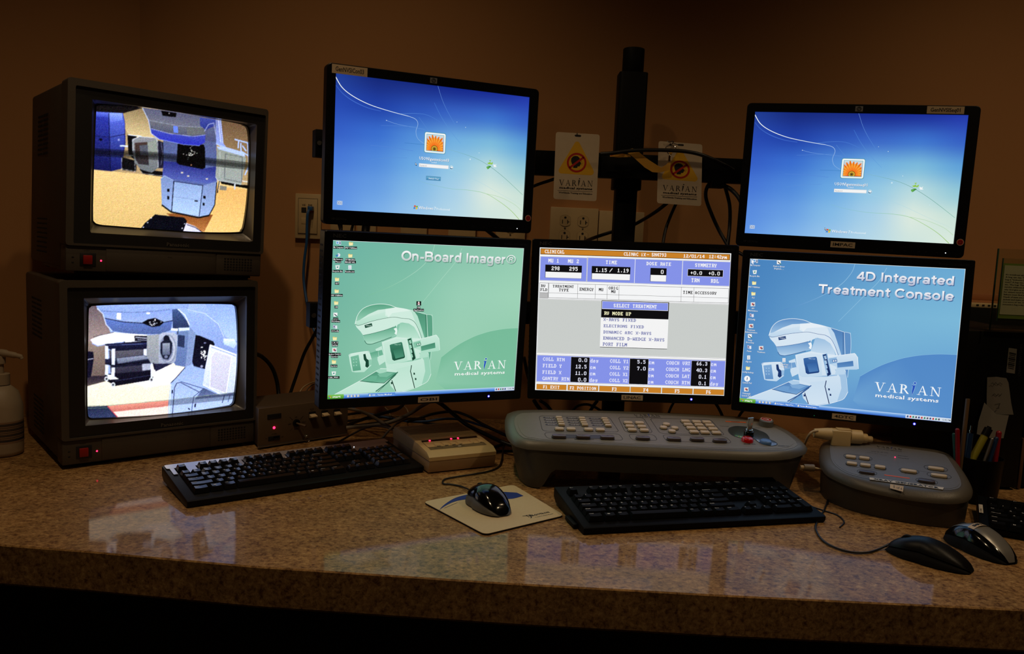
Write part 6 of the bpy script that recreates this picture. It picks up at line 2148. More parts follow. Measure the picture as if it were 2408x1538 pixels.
# ------------------------------------------------------------------ mice
def mouse(name, label, P, yaw, L, Wd, H, mat, side, z0=0.0, stripe=None, group='computer mice'):
    """x runs from the buttons (0) to the rear (L)"""
    t = thing(name, label, 'mouse', (P[0], P[1], DZ + z0), yaw, group=group)

    def shell(z_lo, z_hi_scale, inset, mt, a0=0, a1=PI, xs=(0, 1)):
        b = B(); V = []; n = 20; m = 16
        for i in range(n + 1):
            u = xs[0] + (xs[1] - xs[0]) * i / n
            uu = min(.999, max(.001, u))
            prof = (math.sin(PI * uu ** .78)) ** .55
            hh = H * prof * (1.0 if uu > .45 else .80 + .2 * uu / .45) * z_hi_scale
            wd = Wd / 2 * (math.sin(PI * min(.999, max(.001, uu * .98 + .01)))) ** .32 * (1 - .10 * math.cos(2 * PI * (uu - .0)) ** 2 * (1 if uu < .5 else .2)) - inset
            for k in range(m + 1):
                a = a0 + (a1 - a0) * k / m
                c, s_ = math.cos(a), math.sin(a)
                V.append((uu * L, wd * math.copysign(abs(c) ** .72, c), z_lo + (hh - z_lo) * s_ ** .8 if s_ > 0 else z_lo))
        Fs = []
        for i in range(n):
            for k in range(m):
                q = i * (m + 1) + k
                Fs.append((q, q + m + 1, q + m + 2, q + 1))
        b.add(V, Fs, mt)
        return b
    b = shell(.0015, .66, -.0002, side); b.build('side_shell', t, 60)
    b = shell(.006, 1.0, .0016, mat, math.radians(20), math.radians(160)); b.build('top_shell', t, 60)
    if stripe:
        b = shell(.006, 1.012, .0010, stripe, math.radians(62), math.radians(118), (.10, .995)); b.build('silver_spine', t, 60)
    b = B(); b.lathe([(0, -.0032), (.0095, -.0032), (.0105, -.002), (.0105, .002), (.0095, .0032), (0, .0032)], 'black_matte', (L * .24, 0, H * .62), 24, Matrix.Rotation(PI / 2, 4, 'X')); b.build('scroll_wheel', t)
    return t


def cord(name, pts, r, mat, parent=None, label=None, cat='cable', group=None, z0=None):
    b = B()
    b.tube(pts, r, mat, 8)
    o = b.build(name, None, 60)
    if parent is not None:
        o.parent = parent
        o.matrix_parent_inverse = parent.matrix_world.inverted() if False else Matrix.Identity(4)
    if label:
        tag(o, label, cat, group)
    return o


def part_cord(parent_loc, yaw, pts, r, mat, parent):
    Mi = (Matrix.Translation(parent_loc) @ Matrix.Rotation(yaw, 4, 'Z')).inverted()
    b = B(); b.tube([Mi @ Vector(p) for p in pts], r, mat, 8)
    return b.build('cord', parent, 60)


f = on_z(1112, 1170, .004); rr_ = on_z(1188, 1218, .004)
my = math.atan2(rr_.y - f.y, rr_.x - f.x)
m1 = mouse('computer_mouse', 'glossy black mouse sitting on the cream mouse pad', (f.x, f.y), my, .112, .064, .040, 'black_gloss', 'mouse_side', .0042)
zc = lambda x, y, z=.0025: on_z(x, y, z)
part_cord((f.x, f.y, DZ + .0042), my, [f + Vector((0.004, 0, .008)), zc(1108, 1154, .008), zc(1085, 1144), zc(1060, 1139), zc(1042, 1137), zc(1046, 1127), zc(1075, 1121), zc(1120, 1114), zc(1150, 1108), zc(1172, 1098), zc(1180, 1080, .006), zc(1184, 1050), zc(1190, 1040)], .0017, 'cable_black', m1)
f = on_z(2086, 1285, .004); rr_ = on_z(2272, 1338, .004)
my = math.atan2(rr_.y - f.y, rr_.x - f.x)
m2 = mouse('computer_mouse', 'matte black mouse on the counter, cord curling off to the left', (f.x, f.y), my, .128, .062, .036, 'black_plastic', 'black_matte', 0)
part_cord((f.x, f.y, DZ), my, [f + Vector((.003, 0, .004)), zc(2065, 1292), zc(2040, 1299), zc(2000, 1298), zc(1960, 1286), zc(1932, 1268), zc(1918, 1243), zc(1924, 1222), zc(1938, 1200), zc(1948, 1172), zc(1953, 1150)], .0018, 'cable_black', m2)
f = on_z(2230, 1258, .004); rr_ = on_z(2385, 1325, .004)
my = math.atan2(rr_.y - f.y, rr_.x - f.x)
m3 = mouse('computer_mouse', 'black mouse with a silver spine and IMPAC label, nearest the right edge', (f.x, f.y), my, .124, .066, .042, 'black_gloss', 'black_matte', 0, 'mouse_silver')
b = B()
x_, hz_ = .058, .0435
V = []
for i in range(9):
    a = math.radians(55 + 70 * i / 8)
    for dx in (-.006, .006):
        V.append((x_ + dx, -.031 * math.cos(a) * 1.05, .006 + (.0375) * math.sin(a) ** .8 + .0003))
b.add(V, [(2 * i, 2 * i + 1, 2 * i + 3, 2 * i + 2) for i in range(8)], 'label_tape')
Vt, Ft, a_, c_ = text_tris('IMPAC', .03, 2)
VV = []
for u_, v_ in Vt:
    y_ = ((u_ - a_) / (c_ - a_) - .5) * .026
    sn = math.sqrt(max(.01, 1 - (y_ / .03255) ** 2))
    VV.append((x_ + .0028 - v_ * .0058, y_, .006 + .0375 * sn ** .8 + .0007))
b.add(VV, Ft, 'ink_black')
b.build('paper_label', m3, 60)
# ------------------------------------------------------------------ grey consoles with a tilted key panel
def zoomer(x0, y0, sc):
    return lambda a, c: (x0 + a / sc, y0 + c / sc)


class Deck:
    """local frame of a console: x along the front, y away from the viewer, panel plane rising to the rear"""
    def __init__(self, P, yaw, z0, slope):
        self.P = Vector((P[0], P[1], DZ)); self.yaw = yaw
        self.R = Matrix.Rotation(yaw, 3, 'Z'); self.Ri = self.R.inverted()
        self.z0, self.s = z0, slope

    def at(self, px, py, dz=0.0):
        n = self.R @ Vector((0, -self.s, 1))
        w = on_plane(px, py, self.P + Vector((0, 0, self.z0 + dz)), n)
        return self.Ri @ (w - self.P)

    def frame(self, x, y, dz=0.0):
        """matrix of the panel plane at x,y"""
        return Matrix.Translation((x, y, self.z0 + self.s * y + dz)) @ Matrix.Rotation(math.atan(self.s), 4, 'X')


def smooth_loop(pts, k=4):
    return spline_closed([(p[0], p[1]) for p in pts], k)


def slices(loop, n):
    xs = [p[0] for p in loop]; a, c = min(xs), max(xs)
    out = []
    for i in range(n + 1):
        u = 0.5 - 0.5 * math.cos(PI * i / n)
        x = a + (c - a) * (0.0008 + 0.9984 * u)
        ys = []
        m = len(loop)
        for k in range(m):
            (x0, y0), (x1, y1) = loop[k], loop[(k + 1) % m]
            if (x0 > x) != (x1 > x):
                ys.append(y0 + (y1 - y0) * (x - x0) / (x1 - x0))
        if len(ys) >= 2:
            out.append((x, min(ys), max(ys)))
    return out


def console_body(t, D, outer, inner, lift, mat, pmat, bottom, taper, body='body', bmat='console_body', tapy=-.02):
    lo = smooth_loop(outer); li = smooth_loop(inner)
    cx = sum(p[0] for p in lo) / len(lo); cy = sum(p[1] for p in lo) / len(lo)
    b = B()
    S_ = slices(lo, 60)
    rows = []
    for x, y0, y1 in S_:
        zb = bottom(x)
        r = []
        for (y, sgn) in ((y0, 1), (y1, -1)):
            zt = D.z0 + D.s * y
            for f in (0.0, .12, .3, .6, 1.0):
                z = zt + (zb - zt) * f
                k = .988 - taper * (zt - z) / zt
                off = .0035 if 0 < f < .2 else 0
                ky_ = .98 - tapy * (zt - z) / zt
                r.append((cx + (x - cx) * k, cy + (y - cy) * ky_, z))
        rows.append(r)
    V = [p for r in rows for p in r]; Fs = []
    m = 10
    for i in range(len(rows) - 1):
        a, c = i * m, (i + 1) * m
        for k in range(4):
            Fs.append((a + k, c + k, c + k + 1, a + k + 1))
            Fs.append((a + 5 + k, a + 6 + k, c + 6 + k, c + 5 + k))
        Fs.append((a + 4, c + 4, c + 9, a + 9))
    for e_ in (0, len(rows) - 1):
        a = e_ * m
        Fs.append(tuple([a + k for k in range(5)] + [a + 9 - k for k in range(5)]))
    b.add(V, Fs, bmat)
    b.build(body, t, 50)
    # rounded shoulder from the rim up to the key panel
    b = B()
    n = len(lo)
    # resample both loops by angle
    def by_angle(loop, N=96):
        A = sorted([(math.atan2(p[1] - cy, p[0] - cx), p) for p in loop]); out = []
        A = [(A[-1][0] - 2 * PI, A[-1][1])] + A + [(A[0][0] + 2 * PI, A[0][1])]
        for i in range(N):
            a = -PI + 2 * PI * i / N
            for k in range(len(A) - 1):
                if A[k][0] <= a <= A[k + 1][0]:
                    f = (a - A[k][0]) / max(1e-9, A[k + 1][0] - A[k][0])
                    p, q = A[k][1], A[k + 1][1]
                    out.append((p[0] + (q[0] - p[0]) * f, p[1] + (q[1] - p[1]) * f)); break
        return out
    LO, LI = by_angle(lo), by_angle(li)
    V = []; Fs = []
    N = len(LO)
    prof = [(-.09, -.45), (-.10, -.05), (.04, .32), (.2, .58), (.45, .84), (.75, .97), (1, 1.0)]
    for (xo, yo), (xi, yi) in zip(LO, LI):
        for f, g in prof:
            x = xo + (xi - xo) * f; y = yo + (yi - yo) * f
            V.append((x, y, D.z0 + D.s * y + lift * g))
    m = len(prof)
    for i in range(N):
        j = (i + 1) % N
        for k in range(m - 1):
            Fs.append((i * m + k, j * m + k, j * m + k + 1, i * m + k + 1))
    b.add(V, Fs, mat)
    b.build('top_shell', t, 60)
    b = B()
    b.add([(x, y, D.z0 + D.s * y + lift + .0004) for x, y in LI], [tuple(range(N))], pmat)
    b.add([(cx + (x - cx) * .975, cy + (y - cy) * .95, D.z0 + D.s * (cy + (y - cy) * .95) + lift + .0008) for x, y in LI], [tuple(range(N))], pmat)
    return b


def pill(b, D, x, y, dz, L, W, r, mat, h, rot=0.0, bev=.0008):
    b.prism(rrect(-L / 2, L / 2, -W / 2, W / 2, r, 4), 0, h, mat, bev=bev, M=D.frame(x, y, dz) @ Matrix.Rotation(rot, 4, 'Z'), bevbot=False)


# --- arched control console
A = on_z(1240, 1150, 0); Bq = on_z(1868, 1155, 0)
cyaw_ = math.radians(5.2)
D = Deck((A.x - .015, A.y + .002), cyaw_, .083, .13)
z3 = zoomer(1170, 940, 3.21)
outer_px = [(1189, 996), (1191, 984), (1200, 973), (1222, 968)] + [(1320, 968.5), (1420, 970), (1520, 973), (1640, 978), (1740, 984), (1792, 990), (1830, 1004), (1860, 1021), (1884, 1040), (1897, 1056)] + [z3(2300, 400), z3(2190, 432), z3(2000, 441), z3(1700, 433), z3(1300, 415), z3(900, 395), z3(450, 370), z3(240, 358), z3(140, 335), z3(85, 285), z3(66, 235)]
inner_px = [z3(128, 190), z3(130, 140), z3(165, 108), z3(240, 98)] + [(1320, 970.5), (1420, 972), (1520, 975.5), (1640, 981), (1740, 987), (1785, 993)] + [z3(2080, 205), z3(2190, 265), z3(2262, 330), z3(2240, 362), z3(2160, 379), z3(2000, 383), z3(1700, 375), z3(1200, 350), z3(700, 325), z3(300, 305), z3(205, 293), z3(155, 255)]
out = [D.at(*p) for p in outer_px]
LIFT = .011
inn = [D.at(p[0], p[1], LIFT) for p in inner_px]
t = thing('control_console', 'long grey arched console with rows of beige keys and a red button', 'console', D.P, cyaw_)
xs_ = [p.x for p in out]; xa, xb = min(xs_), max(xs_)


def arch(x):
    f = min((x - xa), (xb - x))
    def sm(v): v = max(0, min(1, v)); return v * v * (3 - 2 * v)
    return .002 + .038 * sm((f - .035) / .045)


b = console_body(t, D, out, inn, LIFT, 'console_grey', 'console_panel', arch, .085)
PZ = LIFT + .0009
z5 = zoomer(1220, 940, 6.337); z6 = zoomer(1580, 960, 7.082)
D2 = lambda p: D.at(p[0], p[1], PZ)


def pline(b, px, w, mat='ink_black', r=None, closed=False):
    P = [D2(p) for p in px]
    P = [(p.x, p.y) for p in P]
    if r: P = round_poly(P, r, 4)
    b.line(P, w, mat, (0, 0, D.z0 + PZ + .0002), XU, Vector((0, 1, D.s)), closed=closed)


def ptxt(b, s, a, c, h, mat='ink_black', bold=.02, logo=False):
    p, q = D2(a), D2(c)
    d = (q - p); L = d.length; d.normalize()
    v = Vector((-d.y, d.x, D.s)).normalized()
    o = p + Vector((0, 0, .0004))
    if logo: b.logo(o, d, v, h, 'ink_black', 'ink_blue', width=L, align='l')
    else: b.text(s, o, d, v, h, mat, width=L, align='l', bold=bold)


for g in ([(300, 240), (1345, 258), (1498, 482), (355, 468)], [(1478, 258), (1855, 268), (2000, 495), (1588, 485)], [(1952, 276), (4150, 330), (4330, 600), (2100, 502)][:0] or None,
          [(372, 488), (1495, 508), (1565, 605), (428, 582)], [(1630, 512), (2010, 518), (2075, 608), (1690, 603)]):
    if g: pline(b, [z5(*p) for p in g], .0009, r=.011, closed=True)
pline(b, [z5(1952, 276), z6(640, 190), z6(885, 452), z5(2105, 502)], .0009, r=.011, closed=True)
pline(b, [z5(2135, 522), z6(905, 478), z6(1005, 582), z5(2200, 618)], .0009, r=.011, closed=True)
ptxt(b, '', z5(1728, 250), z5(2112, 256), .0130, logo=True)
ptxt(b, 'medical systems', z5(1752, 266), z5(2114, 270), .0028)
pline(b, [z5(1752, 256), z5(2114, 260)], .0004)
for s, a, c, h in (('Motion Enable', z5(835, 597), z5(1122, 600), .0045), ('Beam Off', z5(1840, 615), z5(1925, 617), .004), ('Setup', z5(2320, 628), z5(2420, 631), .004), ('Enter', z6(405, 568), z6(520, 572), .004), ('Clear', z6(780, 582), z6(885, 586), .004),
                   ('BEAM ON', z6(1205, 602), z6(1395, 607), .004), ('Disable On', z6(1775, 632), z6(1955, 638), .004), ('Beam Ready', z6(810, 302), z6(950, 306), .0025), ('Disable', z6(1395, 330), z6(1480, 334), .0025)):
    ptxt(b, s, a, c, h)
pline(b, [z6(910, 222), z6(1215, 237)], .0048, 'ink_orange'); ptxt(b, 'WARNING', z6(990, 229), z6(1130, 235), .0028)
PIL = [((450, 268), 'Coll Rtn'), ((462, 302), 'Field Y'), ((476, 337), 'Field X'), ((487, 373), 'Gantry Rtn'), ((790, 273), 'Coll Y1'), ((805, 307), 'Coll Y2'), ((820, 341), 'Coll X1'), ((835, 377), 'Coll X2'),
       ((1130, 282), 'Couch Vrt'), ((1145, 315), 'Couch Lng'), ((1162, 349), 'Couch Lat'), ((1182, 384), 'Couch Rtn')]
for (p, s) in PIL:
    q = D2(z5(*p))
    M_ = D.frame(q.x, q.y, PZ + .0001)
    b.prism(rrect(-.0125, .0125, -.0036, .0036, .0033, 4), 0, .0002, 'ink_grey', M=M_)
    V, Fs, x0, x1 = text_tris(s, .02, 1)
    sx = .016 / (x1 - x0)
    b.add([M_ @ Vector(((x - x0) * sx - .008, y * .003 - .0015, .0005)) for x, y in V], Fs, 'ink_white')
pz_ = [(940, 370), (960, 330), (1040, 305), (1140, 303), (1300, 322), (1450, 372), (1560, 420), (1620, 490), (1625, 520), (1700, 552), (1750, 590), (1740, 615), (1660, 629), (1560, 612), (1440, 565), (1370, 510), (1250, 512), (1120, 492), (1020, 457), (960, 412)]
P_ = [D2(z6(*p)) for p in pz_]
lp = smooth_loop([(p.x, p.y) for p in P_], 3)
b.add([(x, y, D.z0 + D.s * y + PZ + .0003) for x, y in lp], [tuple(range(len(lp)))], 'pool_grey')
b.line(lp, .0012, 'ink_grey', (0, 0, D.z0 + PZ + .0006), XU, Vector((0, 1, D.s)), closed=True)
q0, q1 = D2(z5(690, 545)), D2(z5(1240, 555))
b.prism([(q0.x, q0.y - .010), (q1.x, q1.y - .010), (q1.x, q1.y + .010), (q0.x, q0.y + .010)], 0, .0004, 'ink_grey', M=Matrix(((1, 0, 0, 0), (0, 1, 0, 0), (0, D.s, 1, D.z0 + PZ), (0, 0, 0, 1))))
b.build('key_panel', t, 50)


def key_btn(D, t, px, L, W, mat, r=.003, h=.0045, name='push_button', rot=0.0, mark=True, dzp=None):
    q = D.at(px[0], px[1], (PZ if dzp is None else dzp) + h)
    b = B()
    pill(b, D, q.x, q.y, (PZ if dzp is None else dzp), L + .0016, W + .0016, min(r + .0008, W / 2), 'ink_black', .0008, rot, bev=0)
    pill(b, D, q.x, q.y, (PZ if dzp is None else dzp), L, W, min(r, W / 2 - .0002), mat, h, rot)
    if mark:
        M_ = D.frame(q.x, q.y, (PZ if dzp is None else dzp) + h + .0002) @ Matrix.Rotation(rot, 4, 'Z')
        b.add([M_ @ Vector(v) for v in ((-.0025, -.0006, 0), (.0025, -.0006, 0), (.0025, .0006, 0), (-.0025, .0006, 0))], [(0, 1, 2, 3)], 'ink_white' if mat == 'button_light' else 'ink_grey')
    b.build(name, t, 40)


for p in ((598, 250), (612, 284), (625, 318), (638, 353), (940, 258), (953, 292), (968, 326), (985, 358), (1276, 266), (1295, 298), (1313, 332), (1333, 368)):
    key_btn(D, t, z5(*p), .0125, .0085, 'button_light', .0015, mark=False)
for p in ((605, 418), (780, 421), (1040, 425), (1215, 431), (1630, 328), (1800, 330), (1655, 380), (1832, 384), (1690, 433), (1870, 438)):
    key_btn(D, t, z5(*p), .0175, .0125, 'button_light', .004)
for p in ((2200, 350), (2158, 397), (2325, 405), (2285, 452)):
    key_btn(D, t, z5(*p), .0145, .0145, 'button_light', .0072)
for r in ((225, 200), (410, 210), (580, 215)), ((270, 255), (450, 262), (630, 268)), ((320, 312), (500, 320), (685, 328)), ((370, 376), (550, 383), (740, 390)):
    for p in r: key_btn(D, t, z6(*p), .0175, .0125, 'button_light', .002)
for p in (z5(600, 522), z5(960, 528), z5(1320, 538), z5(1850, 548), z5(2312, 562), z6(420, 492), z6(800, 515)):
    key_btn(D, t, p, .0275, .0135, 'button_dark', .005, .0055)
q = D2(z6(1255, 550)); b = B(); b.lathe([(0, .0085), (.009, .0082), (.0112, .006), (.0118, 0)], 'red_button_gloss', (0, 0, 0), 28); b.bm.transform(D.frame(q.x, q.y, PZ)); b.build('beam_off_button', t, 50)
q = D2(z6(1560, 580)); b = B(); b.lathe([(0, .0062), (.0095, .006), (.0112, .0045), (.0115, 0)], 'blue_button', (0, 0, 0), 28); b.bm.transform(D.frame(q.x, q.y, PZ)); b.build('beam_on_button', t, 50)
q = D2(z6(1565, 285)); b = B(); b.lathe([(0, .0125), (.0130, .0125), (.0142, .0115), (.0150, 0)], 'console_grey', (0, 0, 0), 32)
b.bm.transform(D.frame(q.x, q.y, PZ))
M_ = D.frame(q.x, q.y, PZ + .0132)
n = 32
for r0, r1, m_ in ((.0118, .0106, 'ink_white'), (.0106, 0, 'ink_red')):
    if r1: b.add([M_ @ Vector((r * math.cos(2 * PI * i / n), r * math.sin(2 * PI * i / n), 0)) for i in range(n) for r in (r0, r1)], [(2 * i, 2 * ((i + 1) % n), 2 * ((i + 1) % n) + 1, 2 * i + 1) for i in range(n)], m_)
    else: b.add([M_ @ Vector((r0 * math.cos(2 * PI * i / n), r0 * math.sin(2 * PI * i / n), -.0001)) for i in range(n)], [tuple(range(n))], m_)
b.line([(-.008, 0), (.003, .006), (.003, -.006)], .0013, 'ink_white', M_ @ Vector((0, 0, .0002)), M_.to_3x3() @ XU, M_.to_3x3() @ YU, closed=True)
b.line([(-.003, -.005), (.008, .003)], .0011, 'ink_white', M_ @ Vector((0, 0, .0002)), M_.to_3x3() @ XU, M_.to_3x3() @ YU)
b.build('round_emblem_knob', t, 40)
q = D2(z6(1275, 470)); b = B(); b.lathe([(0, .0125), (.0085, .0125), (.0098, .011), (.0100, 0)], 'black_gloss', (0, 0, 0), 28); b.lathe([(0, .0150), (.0068, .0150), (.0074, .0125)], 'chrome', (0, 0, 0), 24); b.bm.transform(D.frame(q.x, q.y, PZ)); ks_ = b.build('key_switch', t, 50)
b = B(); b.box(-.0066, .0066, -.0016, .0016, .0150, .0395, 'key_clear', bev=.0012); b.box(-.0066, .0066, -.0017, .0017, .0385, .0400, 'chrome', bev=.0004); b.bm.transform(D.frame(q.x, q.y, PZ) @ Matrix.Rotation(.35, 4, 'Z')); o = b.build('key', ks_, 40); o['label'] = 'clear plastic key standing in the switch'

# --- x-ray generator box
z4 = zoomer(1880, 980, 3.845)
gyaw = math.radians(-30)
g0 = on_z(1940, 1180, 0)
DG = Deck((g0.x, g0.y), gyaw, .056, .13)
outer_px = [z4(*p) for p in [(187, 340), (190, 290), (210, 252), (250, 232), (320, 222), (450, 224), (600, 234), (800, 256), (1000, 284), (1180, 308), (1300, 332), (1360, 362), (1430, 440), (1500, 540), (1548, 630), (1556, 690), (1520, 735), (1440, 757), (1300, 760), (1100, 742), (900, 712), (700, 672), (500, 622), (350, 562), (250, 505), (200, 440), (188, 390)]]
inner_px = [z4(*p) for p in [(275, 290), (276, 262), (290, 240), (350, 233), (600, 243), (800, 264), (1000, 291), (1180, 316), (1290, 338), (1330, 360), (1390, 450), (1440, 535), (1462, 600), (1450, 640), (1400, 660), (1300, 664), (1100, 640), (900, 610), (600, 558), (430, 512), (330, 448), (290, 390), (280, 340)]]
out = [DG.at(*p) for p in outer_px]
GL = .012
inn = [DG.at(p[0], p[1], GL) for p in inner_px]
t = thing('generator_box', 'grey rounded box marked XRAY GENERATOR at the right of the console', 'control box', DG.P, gyaw)
D, PZs = DG, PZ
PZ = GL + .0009
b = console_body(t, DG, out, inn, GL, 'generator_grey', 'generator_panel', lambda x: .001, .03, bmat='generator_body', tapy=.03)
a_, c_ = D2(z4(640, 566)), D2(z4(1300, 658))
grot = math.atan2(c_.y - a_.y, c_.x - a_.x)
for cxx, cyy, L, W in ((527, 366, .052, .024), (600, 448, .072, .025), (611, 503, .034, .022), (990, 490, .034, .022), (1232, 467, .040, .026), (1262, 532, .040, .024), (1150, 583, .036, .024)):
    q = D2(z4(cxx, cyy))
    rr = rrect(-L / 2, L / 2, -W / 2, W / 2, W / 2 - .0005, 6)
    M_ = D.frame(q.x, q.y, PZ + .0002) @ Matrix.Rotation(grot, 4, 'Z')
    b.line(rr, .0007, 'ink_black', M_ @ Vector((0, 0, 0)), M_.to_3x3() @ XU, M_.to_3x3() @ YU, closed=True)
ptxt(b, '', z4(695, 275), z4(928, 306), .0085, logo=True)
ptxt(b, 'medical systems', z4(710, 290), z4(928, 318), .0022)
for s, a, c in (('Fluoro  kV  mA  Time', z4(650, 315), z4(800, 330)), ('Exposure', z4(890, 352), z4(980, 362)), ('Generator Ready', z4(890, 372), z4(990, 384)), ('On', z4(560, 457), z4(615, 463)), ('Off', z4(432, 440), z4(510, 450)), ('Standby', z4(540, 524), z4(630, 534)),
                ('Prep', z4(955, 512), z4(1045, 522)), ('Expose', z4(1225, 548), z4(1310, 560)), ('Stop', z4(1100, 600), z4(1160, 610))):
    ptxt(b, s, a, c, .0022)
pline(b, [z4(605, 320), z4(790, 350)], .0004); pline(b, [z4(1055, 488), z4(1170, 500)], .0004)
pline(b, [z4(778, 528), z4(985, 556)], .0042, 'ink_orange')
b.build('key_panel', t, 50)
for p, L, m_ in (((465, 352), .0185, 'button_light'), ((588, 364), .0185, 'button_light'), ((475, 412), .0185, 'button_light'), ((597, 427), .0185, 'button_light'), ((730, 444), .0185, 'button_light'),
                 ((611, 490), .0265, 'button_dark'), ((990, 480), .027, 'button_light'), ((1235, 458), .027, 'button_light'), ((1262, 522), .027, 'button_light'), ((1150, 571), .028, 'button_dark')):
    key_btn(D, t, z4(*p), L, .0115, m_, .004 if L < .02 else .0052, .0045, rot=grot, mark=False)
q = D2(z4(864, 368)); b = B(); b.sphere((q.x, q.y, q.z + .0006), .0010, 'led_red'); b.build('indicator_light', t)
# white tape with its wording, bending over the front shoulder
b = B()
o4 = [D2(z4(635, 570)), D2(z4(1296, 662)), D2(z4(1306, 642)), D2(z4(632, 550))]
b.poly([p + Vector((0, 0, .0006)) for p in o4], 'label_white')
p, q = o4[0], o4[1]; d = (q - p).normalized(); v = Vector((-d.y, d.x, D.s)).normalized(); hh = (o4[3] - o4[0]).length
b.text('XRAY GENERATOR', p + d * .006 + v * hh * .18 + Vector((0, 0, .0010)), d, v, hh * .6, 'ink_black', width=(q - p).length - .012, align='l', bold=.03)
b.build('tape_label', t)
b = B()
DG2 = lambda p, dz: DG.at(p[0], p[1], dz)
s4 = [DG2(z4(818, 650), .0085), DG2(z4(936, 682), .0085), DG2(z4(942, 632), .0125), DG2(z4(820, 612), .0125)]
b.poly([p + Vector((0, -.001, .001)) for p in s4], 'label_tape')
d = (s4[1] - s4[0]).normalized(); v = (s4[3] - s4[0]).normalized()
b.text('5 of 6', s4[0] + Vector((0, -.0012, .0014)) + d * .006 + v * .004, d, v, .006, 'ink_black', width=.0155, align='l')
b.build('number_label', t)

# --- hand pendant lying on the generator
za = zoomer(1900, 980, 12.04)
c0 = DG.at(*za(960, 830), PZ)     # base centre
w0 = DG.P + DG.R @ c0
pl = on_y(*za(740, 860), w0.y); pr = on_y(*za(1250, 860), w0.y)
wd = (pr - pl).length
pyaw_ = math.radians(-6)
t = thing('hand_pendant', 'beige plastic exposure switch lying on the corner of the generator box', 'hand switch', (w0.x, w0.y + .012, w0.z - .0015), pyaw_)
k = wd / .042
b = B(); b.box(-wd / 2 - .001, wd / 2, -.013, .013, .0, .038 * k, 'pendant_beige', bev=.0025, seg=3)
b.box(-wd / 2 + .010, wd / 2 + .001, -.010, .010, .0375 * k, .0405 * k, 'pendant_beige', bev=.0008); b.build('housing', t)
b = B(); b.box(-wd / 2, wd / 2 - .001, -.0125, .0125, -.001, .0008, 'ink_black'); b.build('base_pad', t)
RY = Matrix.Rotation(PI / 2, 4, 'Y')
zz = .024 * k
b = B(); b.lathe([(.0, 0), (.0085, 0), (.0095, .002), (.0128, .028), (.0128, .036)], 'pendant_beige', (-wd / 2 - .035, 0, zz + .001), 28, RY); b.build('strain_relief', t, 50)
b = B(); b.lathe([(.0128, 0), (.0145, .0005), (.0145, .020), (.0140, .0235), (.0100, .0240), (0, .024)], 'pendant_beige', (wd / 2, 0, zz - .001), 28, RY); b.build('collar', t, 50)
b = B(); b.lathe([(.0098, 0), (.0098, .010), (.0090, .0112), (0, .0112)], 'pendant_beige', (wd / 2 + .0235, 0, zz - .003), 28, RY); b.lathe([(.0064, 0), (.0064, .010), (.0056, .0110), (0, .0110)], 'pendant_beige', (wd / 2 + .034, 0, zz - .004), 24, RY); b.build('push_button', t, 50)
Mi = (Matrix.Translation((w0.x, w0.y + .012, w0.z - .0015)) @ Matrix.Rotation(pyaw_, 4, 'Z')).inverted()
ys = w0.y + .01
cp = [Mi @ on_y(*za(285, 400), ys), Mi @ on_y(*za(130, 425), ys), Mi @ on_y(1903, 1022, ys), Mi @ on_y(1896, 1035, ys + .01), Mi @ on_y(1890, 1052, ys + .02), Mi @ on_y(1888, 1075, ys + .02)]
b = B(); b.tube(cp, .0024, 'cable_beige', 10); b.build('cord', t, 60)
q = on_y(1902, 1100, 1.60)
b = B(); b.cyl((q.x, q.y, q.z), .007, .020, 'cable_grey', 'x'); b.cyl((q.x - .011, q.y, q.z), .0045, .012, 'cable_beige', 'x')
b.tube([q + Vector((.01, 0, 0)), q + Vector((.04, .01, -.006)), q + Vector((.09, .03, -.01))], .0022, 'cable_beige')
tag(b.build('cable_connector', None, 50), 'small beige cable connector beside the right end of the console', 'connector')

# ------------------------------------------------------------------ monitor stand
PX, PY = .250, 1.955
t = thing('monitor_stand', 'black monitor stand, tall centre post with two cross beams carrying the flat monitors', 'monitor stand', (PX, PY, DZ))
b = B(); b.prism(rrect(-.17, .17, -.11, .12, .02, 4), 0, .012, 'black_metal', bev=.003); b.build('base_plate', t)
b = B(); b.prism(rrect(-.025, .025, -.025, .025, .008, 4), .012, .80, 'black_metal'); b.build('lower_post', t)
b = B(); b.prism(rrect(-.0325, .0325, -.03, .03, .009, 4), .60, .864, 'black_metal', bev=.002); b.build('post_sleeve', t)
b = B(); b.cyl((.0, 0, .89), .0245, .06, 'black_metal', 'z', 32, bev=.003); b.build('top_tube', t)


def beam_pts(q, a, c):
    """points along the rear of a monitor (distance from its middle)"""
    yaw = math.radians(q[3])
    d = Vector((math.cos(yaw), math.sin(yaw), 0)); n_ = Vector((-math.sin(yaw), math.cos(yaw), 0))
    o = Vector((q[0], q[1], 0)) + n_ * .0945
    return o + d * a, o + d * c


def beam(name, P, z0, z1, th=.034):
    b = B()
    for i in range(len(P) - 1):
        a, c = P[i], P[i + 1]
        d = (c - a).normalized(); n_ = Vector((-d.y, d.x, 0)) * th / 2
        q = [a - n_, c - n_, c + n_, a + n_]
        b.prism([(p.x - PX, p.y - PY) for p in q], z0, z1, 'black_metal', bev=.0015)
    return b.build(name, t)


